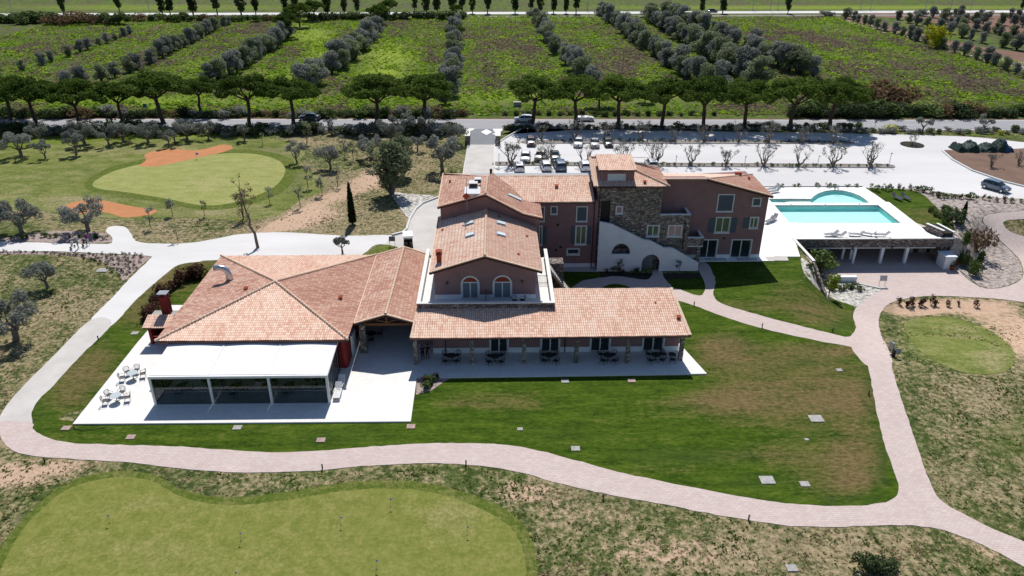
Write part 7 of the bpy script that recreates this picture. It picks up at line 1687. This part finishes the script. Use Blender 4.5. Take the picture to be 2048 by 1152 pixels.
# pots beside the cabinet, cart and bags inside the bay
for i, (x, y, lab) in enumerate([(1903, 540, 'terracotta plant pot nearest the drive by the utility cabinet'), (1912, 530, 'terracotta plant pot farther back by the utility cabinet')]):
    p = G(x, y); t = thing('plant_pot', lab, 'plant pot', (p.x, p.y, p.z+.07)); m = MB(); m.tube([(0, 0, 0), (0, 0, .55), (0, 0, .6)], [.25, .36, .40], 12); m.build('pot', M['chimney'], t, local=True); leaves('foliage', [(0, 0, .9, .4, .4, .4), (.2, .1, 1.1, .3, .3, .3)], 80, .08, M['bushleaf'], t, 5)
for i, (x, rz, lab) in enumerate([(46.5, 0, 'pale golf cart parked at the left inside the bay'), (49.0, 0, 'second golf cart parked inside the bay')]):
    t = thing('golf_cart', lab, 'golf cart', (x, 101.5, ZL+.09), math.pi, 'golf carts in the bay')
    m = MB(); m.box(-.6, -1.15, .3, .6, 1.15, .55); m.box(-.55, .6, .5, .55, 1.2, .9); m.build('body', M['carbeige'], t, local=True); m = MB(); m.box(-.55, -.45, .52, .55, .1, .80); m.box(-.55, -.55, .75, .55, -.42, 1.2); m.build('seat', M['black'], t, local=True)
    m = MB(); m.box(-.68, -1.05, 1.88, .68, .95, 1.95); m.build('roof', M['signwhite'], t, local=True); m = MB()
    for xx in (-.58, .58):
        for y in (-.95, .75): m.tube([(xx, y, .6), (xx, y, 1.9)], .022, 5)
    m.build('roof_frame', M['greymetal'], t, local=True)
    for xx in (-.52, .52):
        for y in (-.8, .8): m = MB(); m.tube([(xx-.1, y, .24), (xx+.1, y, .24)], .24, 12); m.build('wheel', M['rubber'], t, local=True)
# courtyard steps up to the roof terrace
a = G(1146, 574, 0); S_ = thing('terrace_stairs', 'outside stone stairs with black railing climbing to the roof terrace', 'staircase', (a.x, a.y, 0)); m = MB(); n = 20; ty = 81.5
x1_, x0_ = 9.6, 6.4
for k in range(n):
    f = k/n; m.box(x1_-(x1_-x0_)*(f+1/n)-.0, 79.2+.0, max(0.05, TZ*(k+1)/n-.5), x1_-(x1_-x0_)*f, 80.6, TZ*(k+1)/n)
m.build('steps', M['concrete'], S_)
m = MB(); m.tube([(x1_, 79.2, 1.0), (x0_, 79.2, TZ+1.0)], .03, 5)
for k in range(14): f = k/13; xx = x1_-(x1_-x0_)*f; m.tube([(xx, 79.2, TZ*f), (xx, 79.2, TZ*f+1.0)], .015, 4)
m.build('railing', M['metal_dark'], S_)
m = MB(); m.box(6.3, 80.7, .05, 8.2, 82.4, TZ); m.build('landing', M['stonedark'], S_)
# terrace railing and chair
R_ = thing('balustrade', 'black metal balustrade across the right side of the roof terrace', 'railing', (5, 75, TZ)); m = MB(); m.tube([(4.4, 75.4, TZ+1.0), (5.97, 75.4, TZ+1.0)], .03, 5); m.tube([(4.4, 75.4, TZ+.1), (5.97, 75.4, TZ+.1)], .03, 5)
for k in range(12): m.tube([(4.42+k*.14, 75.4, TZ+.1), (4.42+k*.14, 75.4, TZ+1.0)], .02, 4)
m.build('railing_bars', M['metal_dark'], R_)
inst(CH['d'], (2.1, 70.6, TZ+.01), math.radians(200), 1, 'dark chair before the right arched door on the roof terrace', 'roof terrace chairs'); inst(CH['d'], (2.9, 70.7, TZ+.01), math.radians(100), 1, 'dark chair right of the arched doors on the roof terrace', 'roof terrace chairs')
# hose
p = [G(x, y) for x, y in ((147, 853), (150, 859), (165, 862), (185, 861), (200, 858), (214, 855))]; m = MB(); m.tube([(q.x, q.y, .10) for q in p], .03, 5); single(m, 'garden_hose', M['black'], 'thin black hose lying on the grass at the terrace corner', 'hose')
